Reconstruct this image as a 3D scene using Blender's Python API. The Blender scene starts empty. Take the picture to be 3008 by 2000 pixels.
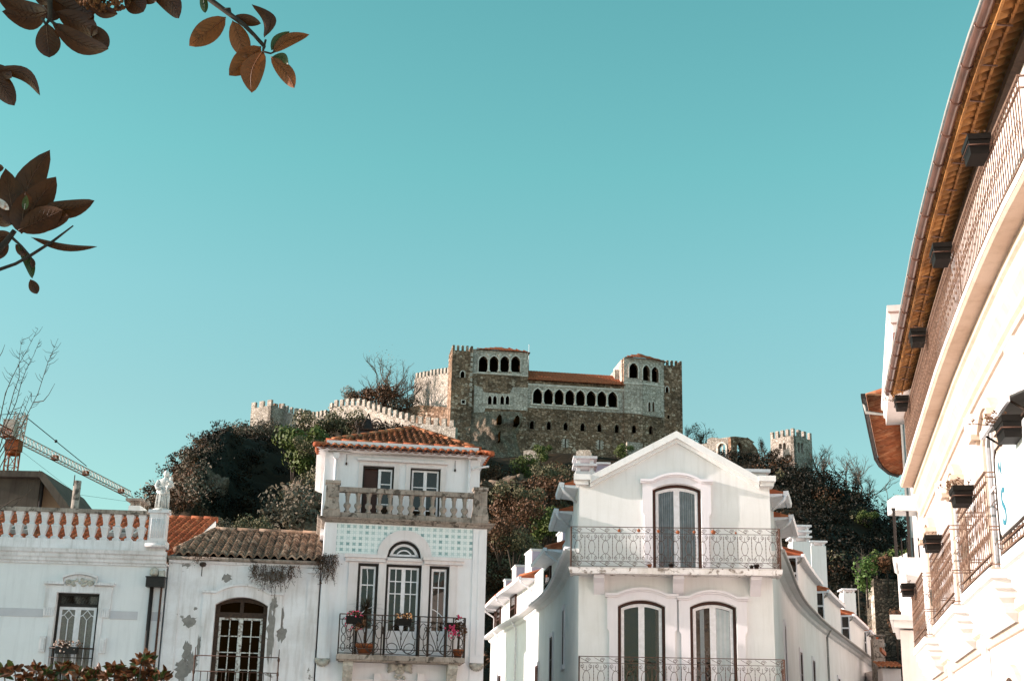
import bpy, bmesh, math, random
from mathutils import Vector, Matrix
from mathutils.geometry import tessellate_polygon
R = math.radians
random.seed(7)
C = bpy.context.scene.collection
SC = bpy.context.scene

# ------------------------------------------------------------------ camera, sky, sun
TH, RO, FPX, CH = R(17.1), R(1.3), 4000.0, 1.6
cd = Vector((0, math.cos(TH), math.sin(TH)))
_u0 = Vector((0, -math.sin(TH), math.cos(TH)))
cr = Vector((1, 0, 0)) * math.cos(RO) + _u0 * math.sin(RO)
cu = -Vector((1, 0, 0)) * math.sin(RO) + _u0 * math.cos(RO)
cam = bpy.data.cameras.new("camera")
cam.sensor_width = 36.0
cam.lens = 36.0 * FPX / 3008
cam.clip_start, cam.clip_end = 0.1, 6000
co = bpy.data.objects.new("camera", cam)
C.objects.link(co)
co.matrix_world = Matrix(((cr.x, cu.x, -cd.x, 0), (cr.y, cu.y, -cd.y, 0), (cr.z, cu.z, -cd.z, CH), (0, 0, 0, 1)))
SC.camera = co

SUN_EL, SUN_A = 15.0, 3.0
to_sun = Vector((-math.cos(R(SUN_EL)) * math.cos(R(SUN_A)), -math.cos(R(SUN_EL)) * math.sin(R(SUN_A)), math.sin(R(SUN_EL))))
w = bpy.data.worlds.new("World"); SC.world = w; w.use_nodes = True
nt = w.node_tree; nt.nodes.clear()
sky = nt.nodes.new("ShaderNodeTexSky"); sky.sky_type = 'NISHITA'; sky.sun_disc = False
sky.sun_elevation = R(SUN_EL); sky.sun_rotation = R(267); sky.altitude = 50; sky.air_density = 1.0; sky.dust_density = 1.0; sky.ozone_density = 1.0
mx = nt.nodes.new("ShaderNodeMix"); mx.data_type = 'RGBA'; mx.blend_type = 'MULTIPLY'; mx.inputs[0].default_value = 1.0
# teal sky in view; warmer, brighter tint behind-left added to lift shaded walls
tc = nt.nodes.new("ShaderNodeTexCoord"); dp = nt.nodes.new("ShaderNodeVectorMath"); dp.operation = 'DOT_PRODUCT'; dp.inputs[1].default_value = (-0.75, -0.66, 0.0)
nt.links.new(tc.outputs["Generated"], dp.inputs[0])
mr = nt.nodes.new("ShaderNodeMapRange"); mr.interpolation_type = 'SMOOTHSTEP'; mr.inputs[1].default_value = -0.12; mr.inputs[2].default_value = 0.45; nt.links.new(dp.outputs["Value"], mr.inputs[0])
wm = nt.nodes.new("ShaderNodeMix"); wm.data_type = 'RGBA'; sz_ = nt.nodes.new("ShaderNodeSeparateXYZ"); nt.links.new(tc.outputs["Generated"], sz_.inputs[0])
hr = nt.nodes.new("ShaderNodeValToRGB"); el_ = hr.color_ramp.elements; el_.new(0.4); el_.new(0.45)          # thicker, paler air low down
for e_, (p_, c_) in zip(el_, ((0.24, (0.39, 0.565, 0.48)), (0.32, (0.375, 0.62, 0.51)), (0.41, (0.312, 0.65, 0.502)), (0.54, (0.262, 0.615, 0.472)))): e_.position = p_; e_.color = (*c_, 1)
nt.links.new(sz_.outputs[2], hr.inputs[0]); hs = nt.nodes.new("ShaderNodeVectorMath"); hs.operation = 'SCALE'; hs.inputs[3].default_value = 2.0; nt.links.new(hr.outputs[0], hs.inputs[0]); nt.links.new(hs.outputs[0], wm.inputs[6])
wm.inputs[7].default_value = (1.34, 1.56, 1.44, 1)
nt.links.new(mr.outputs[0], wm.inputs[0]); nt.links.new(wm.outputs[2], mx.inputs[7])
bg = nt.nodes.new("ShaderNodeBackground"); bg.inputs[1].default_value = 0.15
wo = nt.nodes.new("ShaderNodeOutputWorld")
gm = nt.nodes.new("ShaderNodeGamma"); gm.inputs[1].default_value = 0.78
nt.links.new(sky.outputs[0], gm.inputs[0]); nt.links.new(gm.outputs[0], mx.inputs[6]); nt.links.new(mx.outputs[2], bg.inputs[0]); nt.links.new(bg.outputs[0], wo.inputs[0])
sl = bpy.data.lights.new("sun", 'SUN'); sl.energy = 5.0; sl.angle = R(0.5); sl.color = (1.0, 0.86, 0.80)
so = bpy.data.objects.new("sun", sl); C.objects.link(so)
so.rotation_euler = (-to_sun).to_track_quat('-Z', 'Y').to_euler(); so.location = (-60, 0, 60)
SC.view_settings.view_transform = 'Standard'; SC.view_settings.look = 'None'
SC.view_settings.exposure = 0.84; SC.view_settings.gamma = 1.0
SC.cycles.max_bounces = 6; SC.cycles.diffuse_bounces = 4; SC.cycles.glossy_bounces = 2; SC.cycles.transmission_bounces = 2

# ------------------------------------------------------------------ helpers
def ray(px, py): return cd + cr * ((px - 1504) / FPX) + cu * ((1000 - py) / FPX)
def at(px, py, Y):
    v = ray(px, py); k = Y / v.y
    return Vector((v.x * k, Y, CH + v.z * k))
def atz(px, py, z):
    v = ray(px, py); k = (z - CH) / v.z
    return Vector((v.x * k, v.y * k, z))
class Plane:
    """a facade: x runs to the right along it, y into the building, z up"""
    def __init__(s, px, py, Y, psi):
        p = at(px, py, Y); s.o = Vector((p.x, p.y, 0)); s.psi = R(psi)
        s.x = Vector((math.cos(s.psi), math.sin(s.psi), 0)); s.n = Vector((math.sin(s.psi), -math.cos(s.psi), 0))
    def uv(s, px, py, w=0.0):
        v = ray(px, py); h = Vector((v.x, v.y, 0)); k = ((s.o + s.n * w).dot(s.n)) / h.dot(s.n)
        return ((h * k - s.o).dot(s.x), CH + v.z * k)
    def u(s, px, py, w=0.0): return s.uv(px, py, w)[0]
    def z(s, px, py, w=0.0): return s.uv(px, py, w)[1]
    def world(s, x, y, z): return s.o + s.x * x - s.n * y + Vector((0, 0, z))
def zoom(x0, y0, k): return lambda x, y: (x0 + x / k, y0 + y / k)
Z1 = zoom(0, 0, 1.742); Z2 = zoom(0, 900, 3.136); Z3 = zoom(0, 1350, 2.4115); Z4 = zoom(440, 1400, 2.613)
Z5 = zoom(900, 1230, 3.8236); Z6 = zoom(900, 1600, 3.92); Z7 = zoom(700, 1000, 3.37); Z8 = zoom(1280, 980, 3.0636)
E1 = zoom(1380, 1300, 2.24); E2 = zoom(1640, 1250, 3.469); E3 = zoom(1640, 1600, 3.469); E4 = zoom(1950, 1200, 2.8514); E5 = zoom(2280, 1450, 2.851)

def props(o, label=None, cat=None, group=None, kind=None):
    if label: o["label"] = label
    if cat: o["category"] = cat
    if group: o["group"] = group
    if kind: o["kind"] = kind
    return o
def thing(name, label, cat, loc=(0, 0, 0), rotz=0.0, group=None):
    o = bpy.data.objects.new(name, None); C.objects.link(o); o.empty_display_size = 0.3
    o.matrix_world = Matrix.Translation(Vector(loc)) @ Matrix.Rotation(rotz, 4, 'Z')
    return props(o, label, cat, group)
def mats(o):
    return o.matrix_basis if o.parent is None else mats(o.parent) @ o.matrix_basis
def copy_tree(o, parent=None):
    c = o.copy(); C.objects.link(c); c.parent = parent
    for ch in list(o.children): copy_tree(ch, c)
    return c

class M:
    def __init__(s): s.v = []; s.f = []; s.sm = []
    def add(s, vs, fs, sm=False):
        n = len(s.v); s.v += [tuple(p) for p in vs]; s.f += [tuple(i + n for i in f) for f in fs]; s.sm += [sm] * len(fs)
        return s
    def box(s, x0, x1, y0, y1, z0, z1):
        if x0 > x1: x0, x1 = x1, x0
        if y0 > y1: y0, y1 = y1, y0
        if z0 > z1: z0, z1 = z1, z0
        return s.add([(x0, y0, z0), (x1, y0, z0), (x1, y1, z0), (x0, y1, z0), (x0, y0, z1), (x1, y0, z1), (x1, y1, z1), (x0, y1, z1)],
                     [(0, 1, 5, 4), (1, 2, 6, 5), (2, 3, 7, 6), (3, 0, 4, 7), (4, 5, 6, 7), (3, 2, 1, 0)])
    def holed(s, outer, holes, y0, y1, back=True, sides=True):
        loops = [list(outer)] + [list(h) for h in holes]
        tri = tessellate_polygon([[Vector((p[0], p[1], 0)) for p in l] for l in loops])
        flat = [p for l in loops for p in l]; n = len(flat)
        vs = [(p[0], y0, p[1]) for p in flat] + [(p[0], y1, p[1]) for p in flat]
        fs = [tuple(t) for t in tri]
        if back: fs += [tuple(i + n for i in t) for t in tri]
        k = 0
        for li, l in enumerate(loops):
            m = len(l)
            if li or sides:
                fs += [(k + i, k + (i + 1) % m, n + k + (i + 1) % m, n + k + i) for i in range(m)]
            k += m
        return s.add(vs, fs)
    def prism(s, pts, y0, y1): return s.holed(pts, [], y0, y1)
    def ring(s, a, b, y0, y1, closed=True):
        n = len(a); vs = [(p[0], y, p[1]) for l in (a, b) for y in (y0, y1) for p in l]
        fs = []
        for i in range(n if closed else n - 1):
            j = (i + 1) % n
            fs += [(i, j, 2 * n + j, 2 * n + i), (n + i, n + j, 3 * n + j, 3 * n + i), (i, j, n + j, n + i), (2 * n + i, 2 * n + j, 3 * n + j, 3 * n + i)]
        if not closed:
            for i in (0, n - 1): fs.append((i, n + i, 3 * n + i, 2 * n + i))
        return s.add(vs, fs)
    def tube(s, pts, r, n=6, sm=True, cap=True):
        pts = [Vector(p) for p in pts]; m = len(pts)
        rs = r if isinstance(r, (list, tuple)) else [r] * m
        vs = []; prev = None
        for i, p in enumerate(pts):
            t = (pts[min(i + 1, m - 1)] - pts[max(i - 1, 0)])
            t = t.normalized() if t.length > 1e-9 else Vector((0, 0, 1))
            if prev is None:
                a = t.orthogonal().normalized()
            else:
                a = prev - t * prev.dot(t); a = a.normalized() if a.length > 1e-6 else t.orthogonal().normalized()
            prev = a; b = t.cross(a)
            vs += [p + (a * math.cos(2 * math.pi * k / n) + b * math.sin(2 * math.pi * k / n)) * rs[i] for k in range(n)]
        fs = [(i * n + k, i * n + (k + 1) % n, (i + 1) * n + (k + 1) % n, (i + 1) * n + k) for i in range(m - 1) for k in range(n)]
        if cap: fs += [tuple(range(n))[::-1], tuple((m - 1) * n + k for k in range(n))]
        return s.add(vs, fs, sm)
    def lathe(s, prof, c, n=12, sm=True):
        vs = []; m = len(prof)
        for r, z in prof:
            vs += [(c[0] + r * math.cos(2 * math.pi * k / n), c[1] + r * math.sin(2 * math.pi * k / n), c[2] + z) for k in range(n)]
        fs = [(i * n + k, i * n + (k + 1) % n, (i + 1) * n + (k + 1) % n, (i + 1) * n + k) for i in range(m - 1) for k in range(n)]
        fs += [tuple(range(n))[::-1], tuple((m - 1) * n + k for k in range(n))]
        return s.add(vs, fs, sm)
    def sqlathe(s, prof, c):
        vs = []
        for r, z in prof: vs += [(c[0] + a * r, c[1] + b * r, c[2] + z) for a, b in ((-1, -1), (1, -1), (1, 1), (-1, 1))]
        m = len(prof)
        fs = [(i * 4 + k, i * 4 + (k + 1) % 4, i * 4 + 4 + (k + 1) % 4, i * 4 + 4 + k) for i in range(m - 1) for k in range(4)]
        return s.add(vs, fs + [(3, 2, 1, 0), tuple((m - 1) * 4 + k for k in range(4))])
    def sweep(s, prof, path, sm=False):
        """closed profile of (outward, z) swept along a plan path; outward is the right-hand side"""
        P = [Vector((p[0], p[1])) for p in path]; m = len(P); n = len(prof); vs = []
        for i in range(m):
            d0 = (P[i] - P[i - 1]).normalized() if i else (P[1] - P[0]).normalized()
            d1 = (P[i + 1] - P[i]).normalized() if i < m - 1 else d0
            n0 = Vector((d0.y, -d0.x)); n1 = Vector((d1.y, -d1.x)); b = (n0 + n1)
            b = b.normalized(); k = 1.0 / max(0.35, b.dot(n0))
            vs += [(P[i].x + b.x * k * q[0], P[i].y + b.y * k * q[0], q[1]) for q in prof]
        fs = [(i * n + k, i * n + (k + 1) % n, (i + 1) * n + (k + 1) % n, (i + 1) * n + k) for i in range(m - 1) for k in range(n)]
        fs += [tuple(range(n))[::-1], tuple((m - 1) * n + k for k in range(n))]
        return s.add(vs, fs, sm)
    def blob(s, c, rx, ry, rz, nu=10, nv=7, jit=0.0, rnd=random):
        vs = [(c[0], c[1], c[2] - rz)]
        for j in range(1, nv):
            a = -math.pi / 2 + math.pi * j / nv
            for i in range(nu):
                b = 2 * math.pi * i / nu; q = 1 + rnd.uniform(-jit, jit)
                vs.append((c[0] + rx * math.cos(a) * math.cos(b) * q, c[1] + ry * math.cos(a) * math.sin(b) * q, c[2] + rz * math.sin(a) * q))
        vs.append((c[0], c[1], c[2] + rz)); e = len(vs) - 1
        fs = [(0, 1 + (i + 1) % nu, 1 + i) for i in range(nu)]
        for j in range(nv - 2):
            fs += [(1 + j * nu + i, 1 + j * nu + (i + 1) % nu, 1 + (j + 1) * nu + (i + 1) % nu, 1 + (j + 1) * nu + i) for i in range(nu)]
        fs += [(e, 1 + (nv - 2) * nu + i, 1 + (nv - 2) * nu + (i + 1) % nu) for i in range(nu)]
        return s.add(vs, fs, True)
    def xf(s, fn): s.v = [tuple(fn(*p)) for p in s.v]; return s
    def build(s, name, mat, parent=None, world=False, recalc=True, **kw):
        me = bpy.data.meshes.new(name)
        vs = s.v
        if world and parent is not None:
            inv = mats(parent).inverted(); vs = [tuple(inv @ Vector(p)) for p in vs]
        me.from_pydata(vs, [], s.f); me.polygons.foreach_set("use_smooth", s.sm)
        if recalc and len(s.f) < 60000:
            b = bmesh.new(); b.from_mesh(me); bmesh.ops.recalc_face_normals(b, faces=b.faces); b.to_mesh(me); b.free()
        me.materials.append(mat); me.update()
        o = bpy.data.objects.new(name, me); C.objects.link(o)
        if parent is not None: o.parent = parent
        return props(o, **kw)

# ------------------------------------------------------------------ materials
def nodes(name, rough=0.8, spec=0.3):
    m = bpy.data.materials.new(name); m.use_nodes = True; n = m.node_tree
    b = n.nodes["Principled BSDF"]; b.inputs["Roughness"].default_value = rough; b.inputs["Specular IOR Level"].default_value = spec
    t = n.nodes.new("ShaderNodeTexCoord")
    return m, n, b, t
def N(n, kind, **kw):
    x = n.nodes.new("ShaderNode" + kind)
    for k, v in kw.items(): setattr(x, k, v)
    return x
def noise(n, vec, scale, detail=5, rough=0.6, dist=0.0):
    x = N(n, "TexNoise"); x.inputs["Scale"].default_value = scale; x.inputs["Detail"].default_value = detail
    x.inputs["Roughness"].default_value = rough; x.inputs["Distortion"].default_value = dist
    n.links.new(vec, x.inputs["Vector"]); return x.outputs[0]
def ramp(n, fac, stops):
    x = N(n, "ValToRGB"); e = x.color_ramp.elements
    while len(e) < len(stops): e.new(0.5)
    for el, (p, c) in zip(e, stops): el.position = p; el.color = (*c, 1) if len(c) == 3 else c
    n.links.new(fac, x.inputs[0]); return x.outputs[0]
def mix(n, fac, a, b, blend='MIX'):
    x = N(n, "Mix", data_type='RGBA', blend_type=blend)
    for sock, val in ((0, fac), (6, a), (7, b)):
        if hasattr(val, "is_output"): n.links.new(val, x.inputs[sock])
        elif sock == 0: x.inputs[0].default_value = val
        else: x.inputs[sock].default_value = (*val, 1)
    return x.outputs[2]
def bump(n, b, h, strength, dist=0.02):
    x = N(n, "Bump"); x.inputs["Strength"].default_value = strength; x.inputs["Distance"].default_value = dist
    n.links.new(h, x.inputs["Height"]); n.links.new(x.outputs[0], b.inputs["Normal"])
def scaled(n, vec, sc):
    x = N(n, "Mapping"); x.inputs["Scale"].default_value = sc; n.links.new(vec, x.inputs["Vector"]); return x.outputs[0]
def simple(name, c1, c2=None, scale=6.0, rough=0.8, spec=0.3, bmp=0.0, lo=0.35, hi=0.65, metal=0.0):
    m, n, b, t = nodes(name, rough, spec); b.inputs["Metallic"].default_value = metal
    f = noise(n, t.outputs["Object"], scale)
    n.links.new(ramp(n, f, [(lo, c1), (hi, c2 or tuple(x * 0.75 for x in c1))]), b.inputs["Base Color"])
    if bmp: bump(n, b, noise(n, t.outputs["Object"], scale * 6), bmp)
    return m
def plaster(name, base, stain, amount=0.5, drip=0.5, bare=None, bare_lo=0.62, scale=1.0, chips=None):
    """painted render with rain streaks, grime and, if bare is given, flaked patches"""
    m, n, b, t = nodes(name, 0.85, 0.2); o = t.outputs["Object"]
    big = noise(n, o, 0.7 * scale, 6, 0.65)
    col = mix(n, ramp(n, big, [(0.42, (0, 0, 0)), (0.75, (amount,) * 3)]), base, stain)
    dr = noise(n, scaled(n, o, (5.0, 5.0, 0.45)), 1.3 * scale, 5, 0.6)
    col = mix(n, ramp(n, dr, [(0.5, (0, 0, 0)), (0.78, (drip,) * 3)]), col, tuple(x * 0.8 for x in stain))
    fine = noise(n, o, 45, 3, 0.5)
    col = mix(n, ramp(n, fine, [(0.35, (0.10,) * 3), (0.7, (0, 0, 0))]), col, stain)
    if bare:
        f = noise(n, o, 0.85 * scale, 8, 0.62, 0.5)
        col = mix(n, ramp(n, f, [(bare_lo, (0, 0, 0)), (bare_lo + 0.012, (1, 1, 1))]), col, bare)
    if chips:
        f = noise(n, o, 5.0, 6, 0.6, 0.6)
        col = mix(n, ramp(n, f, [(0.54, (0, 0, 0)), (0.62, (0.85,) * 3)]), col, chips)
    n.links.new(col, b.inputs["Base Color"]); bump(n, b, fine, 0.15, 0.01)
    return m
def masonry(name, cols, mortar, sx, sz, jit=0.25, rough_stone=True, stain=(0.03, 0.025, 0.02), stain_amt=0.7, bs=0.6):
    m, n, b, t = nodes(name, 0.9, 0.15); o = t.outputs["Object"]
    v = N(n, "TexVoronoi", feature='F1'); v.inputs["Randomness"].default_value = 0.75
    d = N(n, "TexVoronoi", feature='DISTANCE_TO_EDGE'); d.inputs["Randomness"].default_value = 0.75
    mp = scaled(n, o, (sx, sx, sz))
    for q in (v, d): q.inputs["Scale"].default_value = 1.0; n.links.new(mp, q.inputs["Vector"])
    sep = N(n, "SeparateColor"); n.links.new(v.outputs["Color"], sep.inputs[0])
    k = len(cols); col = ramp(n, sep.outputs[0], [(i / max(1, k - 1), c) for i, c in enumerate(cols)])
    col = mix(n, ramp(n, d.outputs[0], [(0.03, (1, 1, 1)), (0.10, (0, 0, 0))]), col, mortar)
    f = noise(n, o, 0.22, 8, 0.7); col = mix(n, ramp(n, f, [(0.45, (0, 0, 0)), (0.68, (stain_amt,) * 3)]), col, stain)
    f2 = noise(n, o, 2.2, 6, 0.7); col = mix(n, ramp(n, f2, [(0.35, (0.55,) * 3), (0.6, (0, 0, 0))]), col, stain)
    n.links.new(col, b.inputs["Base Color"]); bump(n, b, d.outputs[0], bs, 0.15)
    return m
def leafmat(name, c1, c2, scale=3.0, rough=0.6, trans=0.0, spec=0.2):
    m, n, b, t = nodes(name, rough, spec)
    g = N(n, "ObjectInfo"); f = noise(n, t.outputs["Object"], scale, 4, 0.7)
    n.links.new(ramp(n, f, [(0.3, c1), (0.7, c2)]), b.inputs["Base Color"])
    if trans:
        tr = N(n, "BsdfTranslucent"); tr.inputs[0].default_value = (*c2, 1)
        ms = N(n, "MixShader"); ms.inputs[0].default_value = trans
        n.links.new(b.outputs[0], ms.inputs[1]); n.links.new(tr.outputs[0], ms.inputs[2])
        n.links.new(ms.outputs[0], n.nodes["Material Output"].inputs[0])
    return m
def tilemat(name, c1, c2, c3, dirt=(0.03, 0.025, 0.02), damt=0.5):
    m, n, b, t = nodes(name, 0.8, 0.2); o = t.outputs["Object"]
    v = N(n, "TexVoronoi"); v.inputs["Scale"].default_value = 4.5; n.links.new(o, v.inputs["Vector"])
    sep = N(n, "SeparateColor"); n.links.new(v.outputs["Color"], sep.inputs[0])
    col = ramp(n, sep.outputs[1], [(0.0, c1), (0.5, c2), (1.0, c3)])
    col = mix(n, ramp(n, noise(n, o, 1.6, 7, 0.7), [(0.42, (0, 0, 0)), (0.66, (damt,) * 3)]), col, dirt)
    n.links.new(col, b.inputs["Base Color"]); bump(n, b, noise(n, o, 30), 0.3, 0.01)
    return m
def glassmat(name, c=(0.012, 0.008, 0.005), rough=0.03):
    m, n, b, t = nodes(name, rough, 0.5)
    f = noise(n, t.outputs["Object"], 1.2, 3)
    n.links.new(ramp(n, f, [(0.35, c), (0.7, tuple(x * 2.0 for x in c))]), b.inputs["Base Color"])
    bump(n, b, noise(n, t.outputs["Object"], 2.5, 2), 0.25, 0.02)
    return m
MT = {}
MT["wallA"] = plaster("render_grey_white", (0.78, 0.775, 0.775), (0.58, 0.56, 0.56), 0.4, 0.3)
MT["trimA"] = plaster("stone_trim_white", (0.80, 0.775, 0.785), (0.36, 0.33, 0.30), 0.5, 0.55, scale=1.6)
MT["bandA"] = simple("band_grey", (0.56, 0.545, 0.56), (0.52, 0.50, 0.52), 3)
MT["lime"] = simple("carved_limestone", (0.55, 0.52, 0.46), (0.36, 0.33, 0.28), 9, bmp=0.4)
MT["wallB"] = plaster("peeling_render", (0.82, 0.80, 0.81), (0.46, 0.40, 0.36), 0.7, 0.6, bare=(0.26, 0.24, 0.22), bare_lo=0.615, scale=1.1)
MT["bare"] = simple("bare_cement", (0.27, 0.25, 0.23), (0.20, 0.185, 0.17), 8, bmp=0.4)
MT["wallC"] = plaster("render_pale", (0.80, 0.785, 0.80), (0.62, 0.58, 0.55), 0.4, 0.3, scale=1.3)
MT["trimC"] = plaster("stone_pinkish", (0.73, 0.675, 0.67), (0.52, 0.45, 0.41), 0.45, 0.35, scale=1.8)
MT["weather"] = plaster("weathered_stone", (0.40, 0.335, 0.285), (0.09, 0.07, 0.052), 0.8, 0.75, scale=3.2, chips=(0.05, 0.04, 0.03))
MT["white"] = plaster("white_render", (0.765, 0.755, 0.745), (0.56, 0.53, 0.48), 0.4, 0.32)
MT["whiteE"] = plaster("cream_render", (0.76, 0.69, 0.67), (0.58, 0.46, 0.38), 0.5, 0.3)
MT["cream"] = plaster("cream_stone", (0.66, 0.53, 0.44), (0.46, 0.31, 0.21), 0.5, 0.4)
MT["stoneD"] = plaster("pale_limestone", (0.76, 0.715, 0.745), (0.66, 0.61, 0.60), 0.4, 0.2)
MT["slabD"] = plaster("chipped_slab", (0.78, 0.74, 0.73), (0.42, 0.35, 0.28), 0.5, 0.3, chips=(0.16, 0.12, 0.09), scale=2.0)
MT["lilac"] = simple("lilac_shade", (0.52, 0.44, 0.52), (0.48, 0.41, 0.49), 4)  # lilac stands in for shade on faces of white roof blocks
MT["paint"] = simple("white_paint", (0.82, 0.79, 0.81), (0.70, 0.67, 0.67), 8, rough=0.5)
MT["oldpaint"] = simple("flaking_paint", (0.62, 0.62, 0.58), (0.16, 0.11, 0.08), 14, rough=0.7, lo=0.45, hi=0.62)
MT["brown"] = simple("brown_wood", (0.055, 0.018, 0.010), (0.04, 0.013, 0.008), 12, rough=0.5)
MT["darkwood"] = simple("dark_frame", (0.020, 0.014, 0.010), (0.014, 0.010, 0.008), 12, rough=0.5)
MT["oldwood"] = simple("old_brown_wood", (0.06, 0.035, 0.022), (0.03, 0.018, 0.012), 16, rough=0.7)
MT["iron"] = simple("black_iron", (0.018, 0.013, 0.010), (0.05, 0.025, 0.014), 20, rough=0.6)
MT["rust"] = simple("rusty_iron", (0.10, 0.045, 0.028), (0.045, 0.022, 0.015), 25, rough=0.7)
MT["tanrail"] = simple("tan_painted_iron", (0.22, 0.125, 0.085), (0.10, 0.055, 0.036), 25, rough=0.6)
MT["zinc"] = simple("zinc_gutter", (0.36, 0.34, 0.32), (0.26, 0.24, 0.22), 6, rough=0.45)
MT["browngutter"] = simple("brown_gutter", (0.16, 0.075, 0.055), (0.10, 0.05, 0.035), 3, rough=0.3, spec=0.5)
MT["darkmetal"] = simple("dark_metal", (0.024, 0.019, 0.016), (0.016, 0.012, 0.010), 9, rough=0.5)
MT["plastic"] = simple("dark_plastic", (0.012, 0.009, 0.007), (0.008, 0.006, 0.005), 5, rough=0.6, spec=0.15)
MT["terra"] = simple("terracotta", (0.33, 0.10, 0.035), (0.22, 0.07, 0.03), 7)
MT["tile"] = tilemat("red_tiles", (0.42, 0.11, 0.045), (0.34, 0.085, 0.035), (0.50, 0.17, 0.075), damt=0.35)
MT["tileC"] = tilemat("hip_tiles", (0.32, 0.105, 0.043), (0.17, 0.055, 0.024), (0.42, 0.17, 0.08), damt=0.9)  # dark colours and heavy dirt also carry the front slope's shade
MT["tileO"] = tilemat("orange_tiles", (0.46, 0.16, 0.065), (0.34, 0.10, 0.04), (0.56, 0.25, 0.12), damt=0.55)
MT["tileOld"] = tilemat("old_tiles", (0.36, 0.22, 0.145), (0.20, 0.12, 0.08), (0.52, 0.36, 0.26), damt=0.8)
MT["soffit"] = tilemat("tile_undersides", (0.36, 0.155, 0.045), (0.24, 0.10, 0.03), (0.46, 0.215, 0.07), damt=0.6)
MT["glass"] = glassmat("dark_glass")
MT["hole"] = simple("dark_interior", (0.014, 0.007, 0.002), (0.010, 0.005, 0.0015), 2, rough=1.0, spec=0.0)  # near-black colour stands in for unlit depth behind openings
MT["curtain"] = simple("teal_curtain", (0.17, 0.20, 0.215), (0.11, 0.135, 0.145), 5, rough=0.3, spec=0.6)
MT["lace"] = simple("lace_curtain", (0.20, 0.18, 0.15), (0.12, 0.10, 0.085), 30, rough=0.3, spec=0.5)
MT["blind"] = simple("pale_blind", (0.42, 0.45, 0.46), (0.34, 0.37, 0.38), 3, rough=0.2, spec=0.6)
MT["marble"] = simple("white_marble", (0.70, 0.69, 0.66), (0.45, 0.43, 0.40), 9, bmp=0.2)
MT["ground"] = masonry("limestone_setts", [(0.62, 0.58, 0.59), (0.54, 0.50, 0.51), (0.68, 0.64, 0.65)], (0.25, 0.23, 0.2), 5, 5, stain_amt=0.15)
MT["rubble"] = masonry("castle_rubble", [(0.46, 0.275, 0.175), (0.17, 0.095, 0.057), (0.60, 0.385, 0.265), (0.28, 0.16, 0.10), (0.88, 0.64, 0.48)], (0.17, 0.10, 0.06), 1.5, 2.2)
MT["rubbleB"] = masonry("bastion_rubble", [(0.30, 0.22, 0.16), (0.40, 0.30, 0.22), (0.20, 0.15, 0.11), (0.45, 0.36, 0.28)], (0.16, 0.115, 0.08), 2.0, 2.8, stain_amt=0.4)
MT["ashlar"] = masonry("castle_ashlar", [(0.76, 0.62, 0.53), (0.86, 0.72, 0.62), (0.56, 0.45, 0.37), (0.90, 0.77, 0.67)], (0.42, 0.33, 0.26), 1.5, 2.4, stain=(0.10, 0.085, 0.07), stain_amt=0.55, bs=0.25)
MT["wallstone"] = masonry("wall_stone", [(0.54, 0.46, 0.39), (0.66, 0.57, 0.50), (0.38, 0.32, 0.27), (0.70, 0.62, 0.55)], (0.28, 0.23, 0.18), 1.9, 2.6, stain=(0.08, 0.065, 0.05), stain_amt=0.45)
MT["frame"] = simple("pale_arch_stone", (0.88, 0.74, 0.65), (0.54, 0.45, 0.38), 1.5, bmp=0.2)
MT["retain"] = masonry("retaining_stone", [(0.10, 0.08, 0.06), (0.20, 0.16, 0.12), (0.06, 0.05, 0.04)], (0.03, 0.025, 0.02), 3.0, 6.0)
MT["bark"] = simple("bark", (0.055, 0.040, 0.028), (0.03, 0.022, 0.016), 20, rough=0.9)
MT["barkgrey"] = simple("grey_bark", (0.16, 0.13, 0.10), (0.09, 0.07, 0.055), 12, rough=0.9)
MT["soil"] = masonry("hill_crag", [(0.020, 0.011, 0.004), (0.034, 0.019, 0.008), (0.012, 0.007, 0.0025), (0.060, 0.036, 0.017)], (0.014, 0.008, 0.003), 0.5, 0.35, stain_amt=0.7, stain=(0.02, 0.013, 0.006), bs=1.0)
MT["rock"] = simple("cliff_rock", (0.20, 0.145, 0.105), (0.045, 0.028, 0.017), 0.5, rough=0.95, bmp=0.8)
MT["leafdark"] = leafmat("scrub_dark", (0.022, 0.011, 0.0035), (0.046, 0.026, 0.009), 0.3)
MT["leafshade"] = leafmat("scrub_shade", (0.008, 0.0055, 0.002), (0.017, 0.012, 0.0045), 0.4)  # darker scrub copy; the slopes' shade is put into its leaf colour
MT["leafolive"] = leafmat("scrub_olive", (0.085, 0.075, 0.036), (0.17, 0.145, 0.08), 0.5)
MT["leafgreen"] = leafmat("leaf_green", (0.048, 0.068, 0.014), (0.11, 0.135, 0.034), 0.6)
MT["leafbright"] = leafmat("leaf_bright", (0.05, 0.10, 0.02), (0.11, 0.17, 0.045), 1.5)
MT["leafrust"] = leafmat("leaf_rust", (0.060, 0.028, 0.014), (0.13, 0.060, 0.028), 0.7)
MT["leaftan"] = leafmat("leaf_tan", (0.11, 0.085, 0.060), (0.20, 0.155, 0.11), 0.6)
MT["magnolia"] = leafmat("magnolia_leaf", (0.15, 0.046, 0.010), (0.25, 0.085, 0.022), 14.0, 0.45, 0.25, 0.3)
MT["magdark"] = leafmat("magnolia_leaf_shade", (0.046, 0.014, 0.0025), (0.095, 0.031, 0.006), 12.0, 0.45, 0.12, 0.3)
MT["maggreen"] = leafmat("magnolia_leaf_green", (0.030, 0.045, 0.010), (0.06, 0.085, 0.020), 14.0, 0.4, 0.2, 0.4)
MT["magrust"] = leafmat("magnolia_leaf_sunlit", (0.13, 0.045, 0.016), (0.28, 0.105, 0.04), 10.0, 0.35, 0.15, 0.5)
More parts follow.
